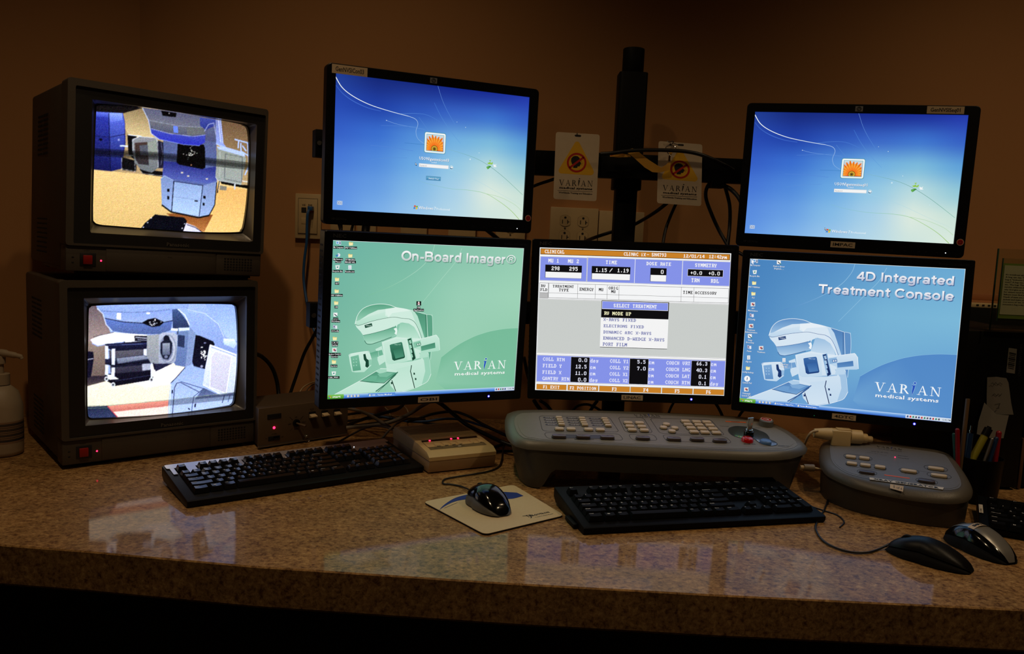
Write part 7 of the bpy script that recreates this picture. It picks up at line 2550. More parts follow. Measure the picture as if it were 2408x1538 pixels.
for z0, z1, L_, R_, nm in ((.622, .676, 'hpL', 'hpR', 'upper_beam'), (.284, .334, 'necL', 'necR', 'lower_beam')):
    a, c = beam_pts(POSE[L_], -.222, .155)
    d_, e_ = beam_pts(POSE[R_], -.14, .08)
    yb = 1.905
    beam(nm, [Vector((c.x + .03, yb, 0)), Vector((d_.x - .02, yb - .012, 0))], z0, z1)
    beam(nm.replace('beam', 'wing'), [a, c, Vector((c.x + .035, yb, 0))], z0, z1, .03)
    beam(nm.replace('beam', 'wing'), [Vector((d_.x - .025, yb - .012, 0)), d_, e_], z0, z1, .03)
    b = B()
    dd = (c - a).normalized(); nn = Vector((-dd.y, dd.x, 0))
    q = a + dd * .008 - nn * .016
    b.cyl((q.x - PX, q.y - PY, (z0 + z1) / 2), .0045, .005, 'steel', 'y', 14); b.build('bracket_screw', t)
b = B()
q = on_y(1672, 431, 1.88); q2 = on_y(1700, 443, 1.88)
b.box(q.x - PX, q2.x - PX, q.y - PY - .01, q.y - PY + .02, q2.z - DZ, .63, 'black_metal'); b.build('cable_clip', t)

# ------------------------------------------------------------------ hanging badges
z2 = zoomer(1240, 90, 3.077)
BY = 1.868


def bpt(zx, zy, y):
    return on_y(*z2(zx, zy), y)


c1 = [(207, 677), (525, 697), (500, 1180), (188, 1162)]
c2 = [(950, 743), (1267, 768), (1258, 1215), (938, 1193)]


def badge(label, cn, Y, extra=None):
    Hb = homography(c1, cn)

    def m(x, y):
        q = Hb @ np.array([x, y, 1.0]); return (q[0] / q[2], q[1] / q[2])
    C_ = [bpt(*p, Y) for p in cn]
    o = (C_[0] + C_[1]) / 2
    t = thing('hanging_badge', label, 'badge', o, 0, group='warning badges hanging on the stand')
    loc = lambda x, y, d=0: (lambda w: (w.x - o.x, w.z - o.z))(bpt(*m(x, y), Y))
    rp = round_poly([loc(*p) for p in c1], .006, 4)
    b = B()
    My = Matrix(((1, 0, 0, 0), (0, 0, 1, 0), (0, 1, 0, 0), (0, 0, 0, 1)))
    b.prism(rp, 0, .0011, 'badge_card', M=My)
    L = [0]

    def poly(pts, mat, lay):
        P = [loc(*p) for p in pts]
        b.add([(x, -.0001 * lay, z) for x, z in P], [tuple(range(len(P)))], mat)

    def stroke(pts, w, mat, lay, closed=False):
        b.line([loc(*p) for p in pts], w, mat, (0, -.0001 * lay, 0), XU, ZU, closed)
    poly([(343, 700), (352, 697), (385, 699), (391, 706), (385, 714), (350, 712), (343, 707)], 'ink_black', 1)
    tri = [(340, 762), (348, 750), (360, 747), (373, 751), (382, 765), (478, 955), (482, 970), (476, 984), (462, 992), (240, 978), (228, 968), (226, 952)]
    poly(tri, 'ink_yellow', 1)
    n = 36
    cc, r0, r1 = (357, 900), 71, 57
    ro = [(cc[0] + r0 * math.cos(2 * PI * i / n), cc[1] + r0 * math.sin(2 * PI * i / n)) for i in range(n)]
    rin = [(cc[0] + r1 * math.cos(2 * PI * i / n), cc[1] + r1 * math.sin(2 * PI * i / n)) for i in range(n)]
    PO, PI_ = [loc(*p) for p in ro], [loc(*p) for p in rin]
    b.add([(x, -.0003, z) for x, z in PO] + [(x, -.0003, z) for x, z in PI_], [(i, (i + 1) % n, n + (i + 1) % n, n + i) for i in range(n)], 'ink_red')
    poly([(316, 888), (318, 870), (330, 856), (347, 851), (365, 854), (378, 866), (382, 882), (380, 890), (389, 906), (388, 911), (383, 912), (384, 918), (380, 921), (378, 927), (364, 927), (361, 938), (332, 938), (332, 922), (322, 908)], 'ink_black', 2)
    stroke([(311, 933), (402, 866)], .0045, 'ink_red', 3)
    for s in ([(386, 898), (396, 890)], [(389, 905), (404, 904)], [(386, 912), (398, 918)]):
        stroke(s, .0006, 'ink_black', 2)
    a, c, h = loc(228, 1064), loc(474, 1074), abs(loc(228, 1022)[1] - loc(228, 1064)[1])
    d = Vector((c[0] - a[0], 0, c[1] - a[1])); W_ = d.length; d.normalize(); v = Vector((-d.z, 0, d.x))
    b.logo((a[0], -.0003, a[1]), d, v, h, 'ink_black', 'ink_black', width=W_, align='l')
    for s, p, q_, hz in (('medical systems', (232, 1087), (470, 1098), 15), ('Worldwide Training and Education', (226, 1120), (470, 1133), 11)):
        a, c = loc(*p), loc(*q_)
        d = Vector((c[0] - a[0], 0, c[1] - a[1])); W_ = d.length; d.normalize(); v = Vector((-d.z, 0, d.x))
        hh = abs(loc(p[0], p[1] - hz)[1] - a[1])
        b.text(s, (a[0], -.0003, a[1]), d, v, hh, 'ink_black', width=W_, align='l', bold=.03)
    stroke([(220, 1101), (472, 1111)], .0007, 'ink_black', 2)
    b.build('card', t)
    return t, o


tb1, o1 = badge('warning badge with a crossed-out talking head, hanging left of the centre post', c1, BY)
tb2, o2 = badge('warning badge with a crossed-out talking head and metal clip, hanging right of the centre post', c2, BY)
b = B()
b.tube([Vector((0, 0, 0)) + bpt(362, 700, BY) - o1, bpt(358, 690, BY - .003) - o1, bpt(366, 684, BY + .004) - o1], .0007, 'steel', 6); b.build('hook', tb1)
b = B()
for pts, r in (([(1008, 742), (1030, 752), (1055, 745), (1048, 765), (1026, 768)], .0011), ([(1002, 800), (1005, 785), (1030, 776), (1060, 780), (1075, 795), (1070, 812)], .0010), ([(1035, 760), (1036, 775)], .0016), ([(1050, 755), (1090, 772)], .0009)):
    b.tube([bpt(*p, BY - .006) - o2 for p in pts], r, 'chrome', 8)
b.build('metal_clip', tb2)
# yellow lanyard
Yl = BY - .012
t = bpt(800, 870, Yl)


def ribbon(b, A_, C_, ya, mat, o):
    n = len(A_)
    V = []
    for (p, q), y in zip(zip(A_, C_), ya):
        V += [bpt(*p, y) - o, bpt(*q, y) - o]
    V += [v + Vector((0, .0008, 0)) for v in V]
    m = 2 * n
    Fs = []
    for i in range(n - 1):
        a = 2 * i
        Fs += [(a, a + 1, a + 3, a + 2), (m + a, m + a + 2, m + a + 3, m + a + 1), (a, a + 2, m + a + 2, m + a), (a + 1, m + a + 1, m + a + 3, a + 3)]
    b.add(V, Fs, mat)


tl = thing('lanyard', 'yellow fabric lanyard draped from the post to the right-hand badge', 'lanyard', t)
b = B()
ribbon(b, [(597, 845), (640, 828), (700, 806), (765, 797), (800, 818), (880, 880), (950, 925), (1012, 958)], [(600, 858), (650, 855), (690, 835), (700, 812), (770, 862), (850, 935), (905, 968), (950, 972)], [Yl + .004, Yl + .001, Yl, Yl - .001, Yl - .002, Yl - .002, Yl - .001, Yl], 'lanyard_yellow', t)
ribbon(b, [(905, 968), (970, 935), (1005, 915), (1022, 895)], [(1012, 958), (1025, 955), (1035, 920), (1040, 898)], [Yl, Yl - .001, Yl - .001, Yl + .001], 'lanyard_yellow', t)
ribbon(b, [(600, 842), (660, 832), (740, 842)], [(598, 856), (660, 862), (750, 858)], [Yl + .006, Yl + .006, Yl + .006], 'lanyard_yellow', t)
ribbon(b, [(1030, 812), (1028, 840)], [(1055, 815), (1042, 845)], [Yl, Yl], 'lanyard_yellow', t)
b.line([(bpt(*p, Yl).x - t.x, bpt(*p, Yl).z - t.z) for p in ((605, 850), (640, 836), (690, 834))], .0014, 'ink_red', (0, -.0012, 0), XU, ZU)
b.build('strap', tl)
b = B(); b.tube([bpt(1026, 892, Yl) - t, bpt(1030, 850, Yl) - t], .0026, 'chrome', 10); b.tube([bpt(1034, 848, Yl) - t, bpt(1020, 835, Yl) - t, bpt(1005, 800, Yl) - t], .0009, 'chrome', 6); b.build('swivel_hook', tl)

# ------------------------------------------------------------------ wall plates
def wallpt(px, py):
    p = on_y(px, py, WY); return p.x, p.z


def plate(name, label, cat, px0, px1, pyt=None, kind='blank', zr=(.452, .566), dep=.014):
    x0 = wallpt(px0, 545)[0]; x1 = wallpt(px1, 545)[0]
    t = thing(name, label, cat, ((x0 + x1) / 2, WY, DZ + (zr[0] + zr[1]) / 2))
    w, h = (x1 - x0) / 2, (zr[1] - zr[0]) / 2
    b = B(); b.box(-w, w, -dep, -.0002, -h, h, 'plate_ivory', bev=.0015); b.build('plate', t)
    if kind == 'duplex' or kind == 'quad':
        for cx in ([0] if kind == 'duplex' else [-.023, .023]):
            for cz in (.0195, -.0195):
                b = B()
                P_ = [(cx + .0165 * max(-.82, min(.82, math.cos(a))) * 1.0, cz + .0145 * math.sin(a)) for a in [2 * PI * i / 28 for i in range(28)]]
                b.prism([(x, z) for x, z in P_], -dep - .0015, -dep, 'plate_ivory', M=Matrix(((1, 0, 0, 0), (0, 0, 1, 0), (0, 1, 0, 0), (0, 0, 0, 1))))
                b.line(P_, .0006, 'plate_slot', (0, -dep - .0003, 0), XU, ZU, closed=True)
                y0, y1 = -dep - .0019, -dep - .0014
                b.box(cx - .0078, cx - .0058, y0, y1, cz - .008, cz + .002, 'plate_slot')
                b.box(cx + .0054, cx + .0074, y0, y1, cz - .008, cz + .002, 'plate_slot'); b.box(cx + .0060, cx + .0108, y0, y1, cz - .004, cz - .002, 'plate_slot')
                b.cyl((cx, y0 + .0004, cz + .0075), .003, .0006, 'plate_slot', 'y', 12)
                b.build('socket', t)
            b = B(); b.cyl((cx, -dep - .0004, 0), .0022, .0012, 'steel', 'y', 12); b.build('screw', t)
    elif kind == 'screw':
        b = B(); b.cyl((0, -dep - .0004, .003), .0030, .0014, 'steel', 'y', 14); b.box(-.0026, .0026, -dep - .0015, -dep - .001, .0026, .0034, 'ink_black'); b.build('screw', t)
    elif kind == 'blank2':
        b = B(); b.cyl((-.022, -dep - .0003, h - .018), .0016, .001, 'plate_slot', 'y', 10); b.build('screw', t)
    return t


G = 'ivory plates along the back wall'
x0 = wallpt(697, 500)[0]
t = plate('data_outlet', 'ivory data outlet with a blue network lead, between the televisions and the left monitors', 'outlet', 696, 757, dep=.012)
w = (wallpt(757, 545)[0] - wallpt(696, 545)[0]) / 2
b = B(); b.box(-w + .009, w - .009, -.0145, -.012, -.044, .045, 'plate_ivory', bev=.001)
b.line([(-w + .009, -.044), (w - .009, -.044), (w - .009, .045), (-w + .009, .045)], .0008, 'plate_slot', (0, -.0148, 0), XU, ZU, closed=True)
b.text('V35', (-.011, -.0150, .026), XU, ZU, .0045, 'ink_black', width=.009, bold=.02); b.text('D05', (.006, -.0150, .026), XU, ZU, .0045, 'ink_black', width=.010, bold=.02)
ji_ = b.build('jack_insert', t)
b = B(); b.box(-.0165, -.004, -.0152, -.0145, .009, .022, 'plate_slot'); b.build('open_jack', ji_)
b = B(); b.box(-.001, .0145, -.0152, -.0145, .010, .023, 'jack_red'); b.build('used_jack', ji_)
b = B(); b.box(-.0165, -.001, -.0152, -.0145, -.020, -.004, 'plate_ivory', bev=.0004); b.build('blank_jack', ji_)
plate('wall_plate', 'ivory blank wall plate half hidden by hanging cables, nearest the data outlet', 'wall plate', 779, 836)['group'] = G
plate('wall_plate', 'plain ivory wall plate behind the left log-on screen, left of the centre gap plate', 'wall plate', 841, 886)['group'] = G
plate('wall_plate', 'plain ivory wall plate in the gap between the left monitors, midway along', 'wall plate', 943, 1005)['group'] = G
plate('wall_plate', 'ivory wall plate with a single slotted screw in the gap between the left monitors', 'wall plate', 1055, 1119, kind='screw', zr=(.440, .572))['group'] = G
plate('power_outlet', 'ivory duplex outlet peeking out between the two left monitors', 'outlet', 1166, 1235, kind='duplex', zr=(.430, .54))
plate('power_outlet', 'ivory outlet plate with four sockets, left of the centre post above the clinical screen', 'outlet', 1292, 1404, kind='quad', zr=(.455, .561))
plate('wall_plate', 'wide ivory blank plate behind the centre post', 'wall plate', 1406, 1511, kind='blank2', zr=(.455, .557))['group'] = G

# ------------------------------------------------------------------ cables
def wire(label, pts, r=.0032, mat='cable_black', name='cable', ends=None):
    """pts: (px, py, world y) or (px, py) lying on the counter"""
    P_ = []
    for p in pts:
        P_.append(on_y(*p) if len(p) == 3 else on_z(p[0], p[1], r))
    b = B(); b.tube(P_, r, MAT if False else mat, 8)
    if ends: ends(b, P_)
    o = b.build(name, None, 60)
    tag(o, label, 'cable')
    return o


def plug(b, P_):
    d = (P_[1] - P_[0]).normalized()
    b.box(P_[0].x - .006, P_[0].x + .006, P_[0].y - .012, P_[0].y + .008, P_[0].z - .005, P_[0].z + .006, 'cable_blue', bev=.0015)


wire('blue network cable hanging from the data outlet', [(731, 491, 2.125), (724, 500, 2.11), (722, 530, 2.11), (721, 570, 2.11), (716, 610, 2.11), (714, 650, 2.11), (718, 690, 2.10), (728, 740, 2.08), (738, 775, 2.06), (750, 800, 2.04)], .0036, 'cable_blue', ends=plug)
wire('thick black cable looping out from behind the televisions', [(590, 830, 2.02), (615, 838, 2.05), (638, 862, 2.06), (650, 892, 2.06), (655, 925, 2.05), (655, 950, 2.03)], .0052)
wire('black cable dropping behind the left edge of the green screen', [(748, 770, 2.02), (735, 795, 2.05), (716, 830, 2.06), (700, 875, 2.06), (683, 925, 2.05), (678, 950, 2.04)], .0042)
wire('thin beige wire arching just above the brown control box', [(702, 928, 2.05), (712, 912, 2.06), (728, 902, 2.06), (748, 896, 2.03)], .0018, 'cable_beige')
wire('pale wire beside the thin beige arch above the control box', [(716, 926, 2.06), (728, 910, 2.06), (745, 900, 2.05), (760, 898, 2.03)], .0016, 'cable_grey')
wire('black cable from the left log-on screen to the left badge', [(1244, 442, 1.90), (1270, 432, 1.90), (1300, 422, 1.90), (1340, 405, 1.90)], .0035)
wire('black cable running down left from behind the right badge', [(1600, 450, 1.92), (1575, 472, 1.92), (1545, 496, 1.93), (1510, 518, 1.99), (1480, 533, 2.0), (1440, 545, 2.0), (1400, 558, 1.99), (1370, 570, 1.92)], .0042)
wire('black cable hanging straight from behind the right badge', [(1600, 460, 1.92), (1587, 485, 1.92), (1574, 515, 1.92), (1564, 545, 1.91), (1558, 580, 1.89)], .0036)
wire('black cable bowing left under the right cross beam', [(1680, 420, 1.90), (1663, 440, 1.90), (1660, 465, 1.90), (1672, 500, 1.90), (1690, 540, 1.90), (1712, 578, 1.88)], .0042)
wire('black cable hanging under the right cross beam, right of the bowed one', [(1700, 425, 1.90), (1708, 450, 1.90), (1716, 485, 1.90), (1716, 530, 1.90), (1711, 578, 1.88)], .0042)
wire('black cable arching over the lanyard to the right log-on screen', [(1412, 362, 1.848), (1440, 360, 1.845), (1490, 354, 1.845), (1550, 353, 1.845), (1610, 356, 1.846), (1655, 366, 1.85), (1700, 386, 1.862), (1725, 400, 1.87)], .0042)
wire('short black cable with a silver end beside the right log-on screen', [(1700, 436, 1.90), (1718, 445, 1.885), (1735, 462, 1.87), (1748, 485, 1.86)], .0050)
wire('short black cable between the centre and right monitors', [(1725, 588, 1.89), (1737, 594, 1.88), (1752, 602, 1.87)], .004)
wire('black cable slanting behind the gap of the left monitors, lower right', [(1130, 530, 2.0), (1150, 545, 2.0), (1175, 565, 2.0), (1200, 585, 1.99)], .005)
wire('black cable crossing the wall plates, leftmost of three', [(795, 520, 2.0), (800, 540, 2.0), (806, 560, 1.99)], .003)
wire('black cable crossing the wall plates, middle of three', [(802, 520, 2.02), (803, 540, 2.02), (800, 565, 2.0)], .003)
wire('black cable crossing the wall plates, rightmost of three', [(832, 520, 2.0), (827, 540, 2.0), (820, 565, 1.99)], .0035)
wire('short black strap behind the gap of the left monitors', [(862, 515, 1.98), (860, 540, 1.98), (856, 570, 1.97)], .010)
# tangle on the counter under the green screen
wire('blue cable snaking through the tangle toward the console', [(815, 952, 2.0), (845, 967, 1.98), (880, 976, 1.97), (920, 984, 1.965), (960, 991, 1.95), (1000, 991, 1.95), (1045, 985, 1.95), (1085, 987, 1.94), (1130, 1000, 1.90), (1180, 1018, 1.85), (1210, 1035, 1.82)], .0030, 'cable_blue')
wire('grey cable crossing the tangle down to the desk station', [(815, 960, 2.0), (850, 968, 1.96), (880, 982, 1.92), (915, 1004, 1.88), (950, 1024), (985, 1040)], .0040, 'cable_grey')
wire('thick black cable dropping from the green screen to the console', [(1020, 940, 1.86), (1040, 952, 1.87), (1068, 975, 1.87), (1100, 1000, 1.85), (1140, 1020, 1.82), (1185, 1041, 1.79), (1215, 1050, 1.78)], .0048)
wire('black cable arching across the tangle to the console', [(958, 992, 1.93), (985, 984, 1.93), (1020, 973, 1.93), (1065, 968, 1.92), (1100, 978, 1.90), (1140, 1000, 1.86), (1190, 1024, 1.82), (1215, 1032, 1.81)], .0034)
wire('brown-grey cable slanting down left from the green screen', [(1012, 944, 1.86), (990, 956, 1.90), (960, 975, 1.92), (920, 992, 1.90), (880, 1000, 1.90), (815, 1006, 1.90)], .0046, 'cable_grey')
wire('grey cord arching from behind the left keyboard', [(690, 1075), (740, 1060), (790, 1042), (830, 1020, 1.86), (860, 1006, 1.86), (895, 1002, 1.86), (925, 1012, 1.83), (940, 1030, 1.80), (955, 1055, 1.77), (970, 1070)], .0024, 'cable_grey')
wire('grey cord rising from the rear of the left keyboard', [(898, 1032, 1.80), (915, 1012, 1.82), (935, 995, 1.86), (960, 985, 1.90), (1000, 986, 1.93)], .0026, 'cable_grey')
wire('glossy black cable curling up under the green screen', [(820, 998), (860, 984, 1.95), (900, 972, 1.94), (935, 962, 1.92), (950, 948, 1.88), (956, 938, 1.86)], .0042)
wire('black cable lying at the back of the tangle', [(815, 975), (860, 968), (905, 962), (950, 962), (975, 968)], .003)
wire('lowest black cable of the tangle beside the control box', [(815, 1003), (850, 999), (900, 992), (940, 984)], .0034)
wire('flat black cable in the middle of the tangle', [(815, 990), (860, 985), (910, 980), (965, 985), (1010, 996), (1060, 998)], .0030)
wire('thin beige wire looping at the back of the tangle', [(905, 958, 1.98), (915, 968, 1.97), (920, 978, 1.95), (950, 985), (960, 975, 1.96), (955, 960, 1.97), (940, 950, 1.97)], .0016, 'cable_beige')
wire('black lead under the left end of the console', [(1150, 1056), (1170, 1048), (1195, 1042), (1215, 1038)], .0030)
wire('thin black lead lying on the counter left of the console', [(1150, 1062), (1180, 1060), (1210, 1060)], .0024)
wire('black cable hanging under the clinical screen, far left one', [(1256, 942, 1.86), (1262, 952, 1.87), (1272, 965, 1.87), (1285, 985, 1.86)], .0045)
wire('black cable hanging under the clinical screen, second from left', [(1270, 942, 1.88), (1285, 952, 1.89), (1298, 968, 1.89), (1310, 985, 1.88)], .0040)
wire('dark loop of cable left of the post under the clinical screen', [(1345, 968, 1.90), (1358, 955, 1.90), (1380, 951, 1.90), (1400, 958, 1.90), (1418, 970, 1.90)], .0030)
wire('dark cable slanting past the loop under the clinical screen', [(1405, 942, 1.92), (1395, 955, 1.92), (1385, 972, 1.91)], .0040)
wire('dark cable right of the post under the clinical screen', [(1585, 945, 1.90), (1577, 960, 1.90), (1570, 978, 1.90)], .0030)
wire('dark cable right of the blue light under the clinical screen', [(1680, 945, 1.88), (1690, 960, 1.88), (1702, 985, 1.87)], .0034)
wire('dark cable curving between the console and the right monitors', [(1760, 955, 1.90), (1745, 968, 1.90), (1732, 990, 1.88)], .0034)
wire('thin black lead on the counter behind the right keyboard cable', [(1905, 1190), (1935, 1200), (1970, 1212), (1985, 1228), (1975, 1240)], .0014)
wire('black cable in the gap between the green and clinical screens', [(1232, 840, 1.86), (1238, 870, 1.87), (1246, 900, 1.88), (1258, 935, 1.88)], .0040)

# ------------------------------------------------------------------ right end of the counter
TY = 1.695
tz = on_y(2350, 778, TY).z - DZ
xr = on_y(2391, 1150, TY).x
t = thing('computer_tower', 'black computer tower with notes and a barcode label, behind the pen cup', 'computer', (xr - .14, TY, DZ))
b = B(); b.box(0, .14, .006, .28, .004, tz, 'hutch_black', bev=.003); b.build('case', t)
b = B(); b.box(.001, .139, 0, .007, .006, tz - .001, 'black_plastic', bev=.003); b.build('front_panel', t)
zr_ = zoomer(2200, 760, 3.495)
tp = lambda x, y: (lambda w: (w.x - (xr - .14), w.z - DZ))(on_y(*zr_(x, y), TY))
b = B()
P_ = [tp(*p) for p in ((600, 202), (668, 212), (650, 415), (580, 405))]
b.add([(x, -.0006, z) for x, z in P_], [(0, 1, 2, 3)], 'paper_note')
for k in range(9):
    f = .12 + .76 * k / 8
    a_ = [tp(612 - 20 * f, 225 + (385 - 225) * f), tp(656 - 20 * f, 235 + (395 - 235) * f)]
    b.line(a_, .0016 if k % 3 else .003, 'ink_black', (0, -.0009, 0), XU, ZU)
b.build('barcode_label', t)
b = B()
a_, c_ = tp(696, 440), tp(716, 175)
d = Vector((c_[0] - a_[0], 0, c_[1] - a_[1])); L_ = d.length; d.normalize()
b.text('CNV0TRW15HM', (a_[0], -.0006, a_[1]), d, Vector((-d.z, 0, d.x)), .0055, 'ink_grey', width=L_, align='l'); b.build('lettering', t)
t = thing('computer_tower', 'black computer tower with a brown edge strip, cut off by the picture edge', 'computer', (xr + .014, TY + .01, DZ))
b = B(); b.box(0, .18, .006, .27, .004, tz - .01, 'hutch_black', bev=.003); b.build('case', t)
b = B(); b.box(-.008, -.001, -.002, .008, .002, .11, 'wood_edge', bev=.001); b.build('edge_strip', t)
nb = lambda pts, y: [on_y(*zr_(*p), y) for p in pts]
b = B()
P_ = nb([(425, 445), (500, 440), (575, 450), (600, 490), (606, 560), (614, 650), (641, 752), (520, 750), (414, 748), (420, 600)], TY - .003)
for i, p in enumerate(P_): p.y += -.0015 * (i % 3)
b.add(P_ + [p + Vector((0, .0004, 0)) for p in P_], [tuple(range(10)), tuple(range(19, 9, -1))] + [(i, (i + 1) % 10, 10 + (i + 1) % 10, 10 + i) for i in range(10)], 'paper_note')
for pts in ([(455, 500), (470, 490), (480, 505), (495, 488), (510, 505), (530, 490), (548, 505)], [(470, 590), (485, 580), (500, 598), (515, 582), (530, 595), (545, 580)], [(490, 668), (530, 660), (515, 695)], [(500, 700), (525, 695)], [(460, 720), (480, 735), (500, 715)]):
    q = nb(pts, TY - .0068)
    b.line([(p.x, p.z) for p in q], .0009, 'ink_grey', (0, TY - .0068, 0), XU, ZU)
tag(b.build('sticky_note'), 'pale handwritten note stuck to the front of the black tower', 'note')
b = B()
P_ = nb([(410, 655), (500, 750), (603, 758), (575, 850), (545, 940), (440, 940), (325, 905), (352, 810)], TY - .010)
P_[0].y += .004; P_[4].y -= .006; P_[5].y -= .006; P_[6].y -= .006
b.add(P_ + [p + Vector((0, .0004, 0)) for p in P_], [tuple(range(8)), tuple(range(15, 7, -1))] + [(i, (i + 1) % 8, 8 + (i + 1) % 8, 8 + i) for i in range(8)], 'paper_note')
tag(b.build('sticky_note'), 'blank dim sheet of paper hanging below the handwritten note', 'note')

# pen cup
cc_ = on_y(2306, 1068, 1.612)
cz0 = DZ
rim = cc_.z - DZ - .004
t = thing('pen_cup', 'black pen cup full of pens behind the right corner of the generator box', 'pen holder', (cc_.x, 1.612, cz0))
b = B(); b.lathe([(0, .002), (.034, .002), (.036, .004), (.0425, rim), (.0405, rim), (.034, .006), (0, .006)], 'black_plastic', seg=36); b.build('cup', t)
pens = [('red pen leaning at the left of the pen cup', 'pen_red', [(180, 880), (182, 1075)], .0042, 'pen'), ('brown wooden stick rising tall from the pen cup', 'pencil_wood', [(266, 622), (215, 1075)], .0040, 'stick'),
        ('blue pen with a metal clicker in the pen cup', 'pen_blue', [(285, 905), (262, 1080)], .0060, 'pen'), ('yellow highlighter with a black cap leaning right in the pen cup', 'pen_yellow', [(405, 925), (305, 1110)], .0072, 'highlighter'),
        ('slim grey pen beside the highlighter in the pen cup', 'steel', [(465, 955), (410, 1110)], .0030, 'pen'), ('dark blue ballpoint with a round end in the pen cup', 'pen_blue', [(500, 950), (450, 1110)], .0042, 'pen'),
        ('red marker at the right of the pen cup', 'pen_red', [(520, 905), (492, 1110)], .0052, 'pen'), ('teal pen at the far left of the pen cup', 'pen_green', [(150, 915), (160, 1070)], .0034, 'pen')]
for i, (lab, m_, (a_, c_), r_, kind) in enumerate(pens):
    top = on_y(*zr_(*a_), 1.612 + (-.012 + .006 * (i % 4)))
    low = on_y(*zr_(*c_), 1.612 + (-.018 + .006 * (i % 4)))
    d = (low - top).normalized()
    bot = low + d * .055
    if bot.z < DZ + .012:
        bot = top + d * ((top.z - DZ - .012) / -d.z)
    t2 = thing({'stick': 'wooden_stick', 'highlighter': 'highlighter_pen'}.get(kind, 'pen'), lab, 'pen' if kind != 'stick' else 'stick', bot, group='pens in the black cup' if kind != 'stick' else None)
    b = B(); b.tube([Vector((0, 0, 0)), (top - bot) * .5, top - bot], r_, m_, 12, smooth=False); b.build('barrel', t2, 50)
    u = (top - bot).normalized()
    if kind == 'highlighter':
        b = B(); b.tube([top - bot, top - bot + u * .016], r_ * 1.12, 'black_plastic', 12, smooth=False); b.tube([top - bot + u * .016, top - bot + u * .020], r_ * .6, 'black_plastic', 12, smooth=False); b.build('cap', t2, 50)
    elif i == 2:
        b = B(); b.tube([top - bot, top - bot + u * .015], .0018, 'chrome', 10, smooth=False); b.tube([top - bot + u * .003, top - bot + u * .006], .0035, 'chrome', 10, smooth=False); b.build('clicker', t2, 50)
    elif kind == 'pen':
        b = B(); b.sphere(top - bot, r_ * 1.02, m_); b.build('end_cap', t2, 50)

# acrylic sign holder standing on the tower
zs = zoomer(2240, 560, 6.41)
HY = 1.70
t0 = on_y(*zs(540, 1390), HY)
t = thing('sign_holder', 'clear acrylic sign holder with a printed page, standing on the black tower', 'sign holder', (t0.x, HY, DZ + tz + .0005))
o = Vector((t0.x, HY, DZ + tz + .0005))
hp = lambda x, y, Y=HY: on_y(*zs(x, y), Y) - o
Wd = .235
b = B()
A0, A1 = hp(660, 155), hp(575, 1050)
hgt = A0.z
shx = A0.x / hgt * 0
b.box(.004, Wd, -.001, .002, .003, hgt, 'acrylic', bev=.0006); b.build('back_plate', t)
b = B(); b.box(.0015, .0040, -.0012, .0022, .0, hgt, 'acrylic_edge', bev=.0004); b.box(-.003, Wd, -.045, .03, 0, .003, 'acrylic', bev=.0008); b.build('side_edge', t)
b = B()
q0 = hp(740, 300, HY - .03); q1 = hp(650, 1250, HY - .03)
xl = (q0.x + q1.x) / 2 + .001; zt_, zb_ = q0.z, max(.0045, q1.z)
b.box(xl, Wd - .01, -.034, -.031, zb_, zt_, 'acrylic', bev=.0008); b.box(xl - .001, xl + .0008, -.0342, -.0308, zb_, zt_, 'acrylic_edge', bev=.0004); b.build('front_pocket', t)
b = B()
xp = xl + .006
b.box(xp - .002, Wd - .013, -.0292, -.0288, zb_ + .006, zt_ - .010, 'paper_green')
b.box(xp, Wd - .012, -.0300, -.0294, zb_ + .014, zt_ - .014, 'paper_white')
lines = ["It's wondrous what a hug can do.", 'A hug can say, "I love you," a', 'hug is "welcome back again,"', 'seen?" A hug can soothe a small', 'etc. The hug. There is just no', 'survive without it! A hug delights', 'why God gave us arms. Hugs are', 'for sisters need for brothers and', 'fathers must find potted plants', 'Heads of state are not above', 'jackets and make your learning', "you score of 'em. So stretch", 'someone a hug today.']
Hh = (zt_ - zb_ - .028)
for i, s in enumerate(lines):
    z = zb_ + .014 + Hh * (.80 - i * .0505 * 1.0)
    b.text(s, (xp + .004, -.03008, z), XU, ZU, Hh * .027, 'ink_black', align='l', width=Hh * .027 * .82 * len(s), bold=.03)
b.build('printed_page', t)

# shelf ledge behind the towers with a beige power strip
lz = on_y(2300, 709, 2.06).z
b = B(); b.box(1.0, 1.9, 2.05, WY - .0005, lz - .012, lz, 'raceway_paint', bev=.002); b.box(1.0, 1.9, 2.135, WY - .0005, lz, lz + .016, 'raceway_paint', bev=.001)
tag(b.build('wall_ledge'), 'narrow brown ledge fixed to the wall behind the sign holder', 'ledge')
p0, p1 = on_y(2284, 722, 2.02), on_y(2284, 712, 2.02)
t = thing('power_strip', 'beige power strip lying on the shelf top behind the sign holder', 'power strip', (p0.x - .05, 2.02, p0.z))
b = B(); b.box(0, .30, -.012, .018, 0, p1.z - p0.z, 'strip_beige', bev=.0015)
for k in range(9):
    x_ = .055 + k * .014
    b.box(x_, x_ + .006, -.0126, -.0118, .004, .008, 'plate_slot')
b.build('housing', t)
t = thing('dark_cabinet', 'low black cabinet behind the towers, carrying the power strip', 'cabinet', (.86, 1.93, DZ))
hcab = p0.z - DZ
t.location = (on_y(2200, 800, 1.98).x, 1.985, DZ)
b = B(); b.box(0, .9, .11 - .09, .155, 0, hcab - .0006, 'hutch_black', bev=.002); b.build('carcass', t)
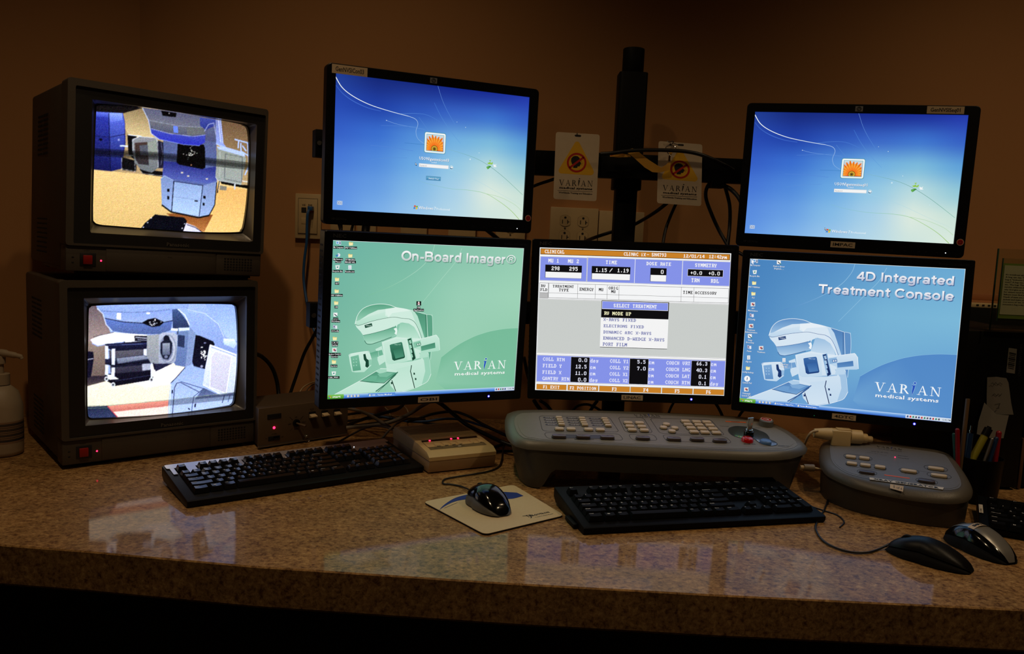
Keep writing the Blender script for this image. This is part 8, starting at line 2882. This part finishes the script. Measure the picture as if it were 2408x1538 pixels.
q = on_y(2292, 759, 1.985)
b = B(); b.box(q.x - t.location.x - .012, q.x - t.location.x + .014, .012, .02, q.z - DZ - .0015, q.z - DZ + .0015, 'wood_edge'); b.build('label_strip', t)

# ------------------------------------------------------------------ pump bottle at the left edge
bp = on_z(6, 1079, 0)
BYY = bp.y + .035
zc_ = lambda y: on_y(8, y, BYY).z - DZ
t = thing('pump_bottle', 'pale pump bottle at the left edge, in front of the televisions', 'bottle', (on_y(4, 1000, BYY).x, BYY, DZ))
r_ = .0385
h1 = zc_(945); h2 = zc_(905); h3 = zc_(878); h4 = zc_(855); h5 = zc_(832)
b = B()
b.lathe([(0, .001), (r_ - .004, .001), (r_ - .001, .004), (r_, .010), (r_, h1 - .006), (r_ - .002, h1), (r_ * .80, h1 + (h2 - h1) * .6), (r_ * .45, h2 - .001), (.0135, h2), (.0135, h2 + .003)], 'bottle_white', seg=40); b.build('body', t, 60)
b = B()
b.lathe([(r_ + .0003, .028), (r_ + .0003, h1 - .035)], 'bottle_label', seg=40)
for k in range(11):
    z = .032 + k * (h1 - .072) / 10
    b.lathe([(r_ + .0005, z), (r_ + .0005, z + (.0012 if k % 3 else .003))], 'ink_grey' if k in (0, 10) else 'crt_case', seg=40)
b.build('wrap_label', t)
b = B(); b.lathe([(.0165, h2 + .001), (.0165, h3 - .001), (.0150, h3), (.006, h3), (.006, h4), (.0095, h4), (.0095, h5 - .003)], 'bottle_white', seg=28); b.build('pump_collar', t, 50)
b = B(); b.tube([(-.016, 0, h5), (.0, 0, h5 + .0015), (.022, 0, h5 - .001), (.040, 0, h5 - .004), (.044, 0, h5 - .009)], .0058, 'bottle_white', 12, rs=[1.2, 1.4, 1.1, .85, .6]); b.build('pump_nozzle', t, 60)

# unseen panel added behind the viewer to house the fill light
t = thing('fill_light_panel', 'added ceiling panel housing the fill light, unseen behind the viewer', 'lamp', (.3, -1.6, CEIL))
b = B(); b.box(-.65, .65, -.35, .35, -.03, 0, 'lamp_trim', bev=.004); b.build('housing', t)
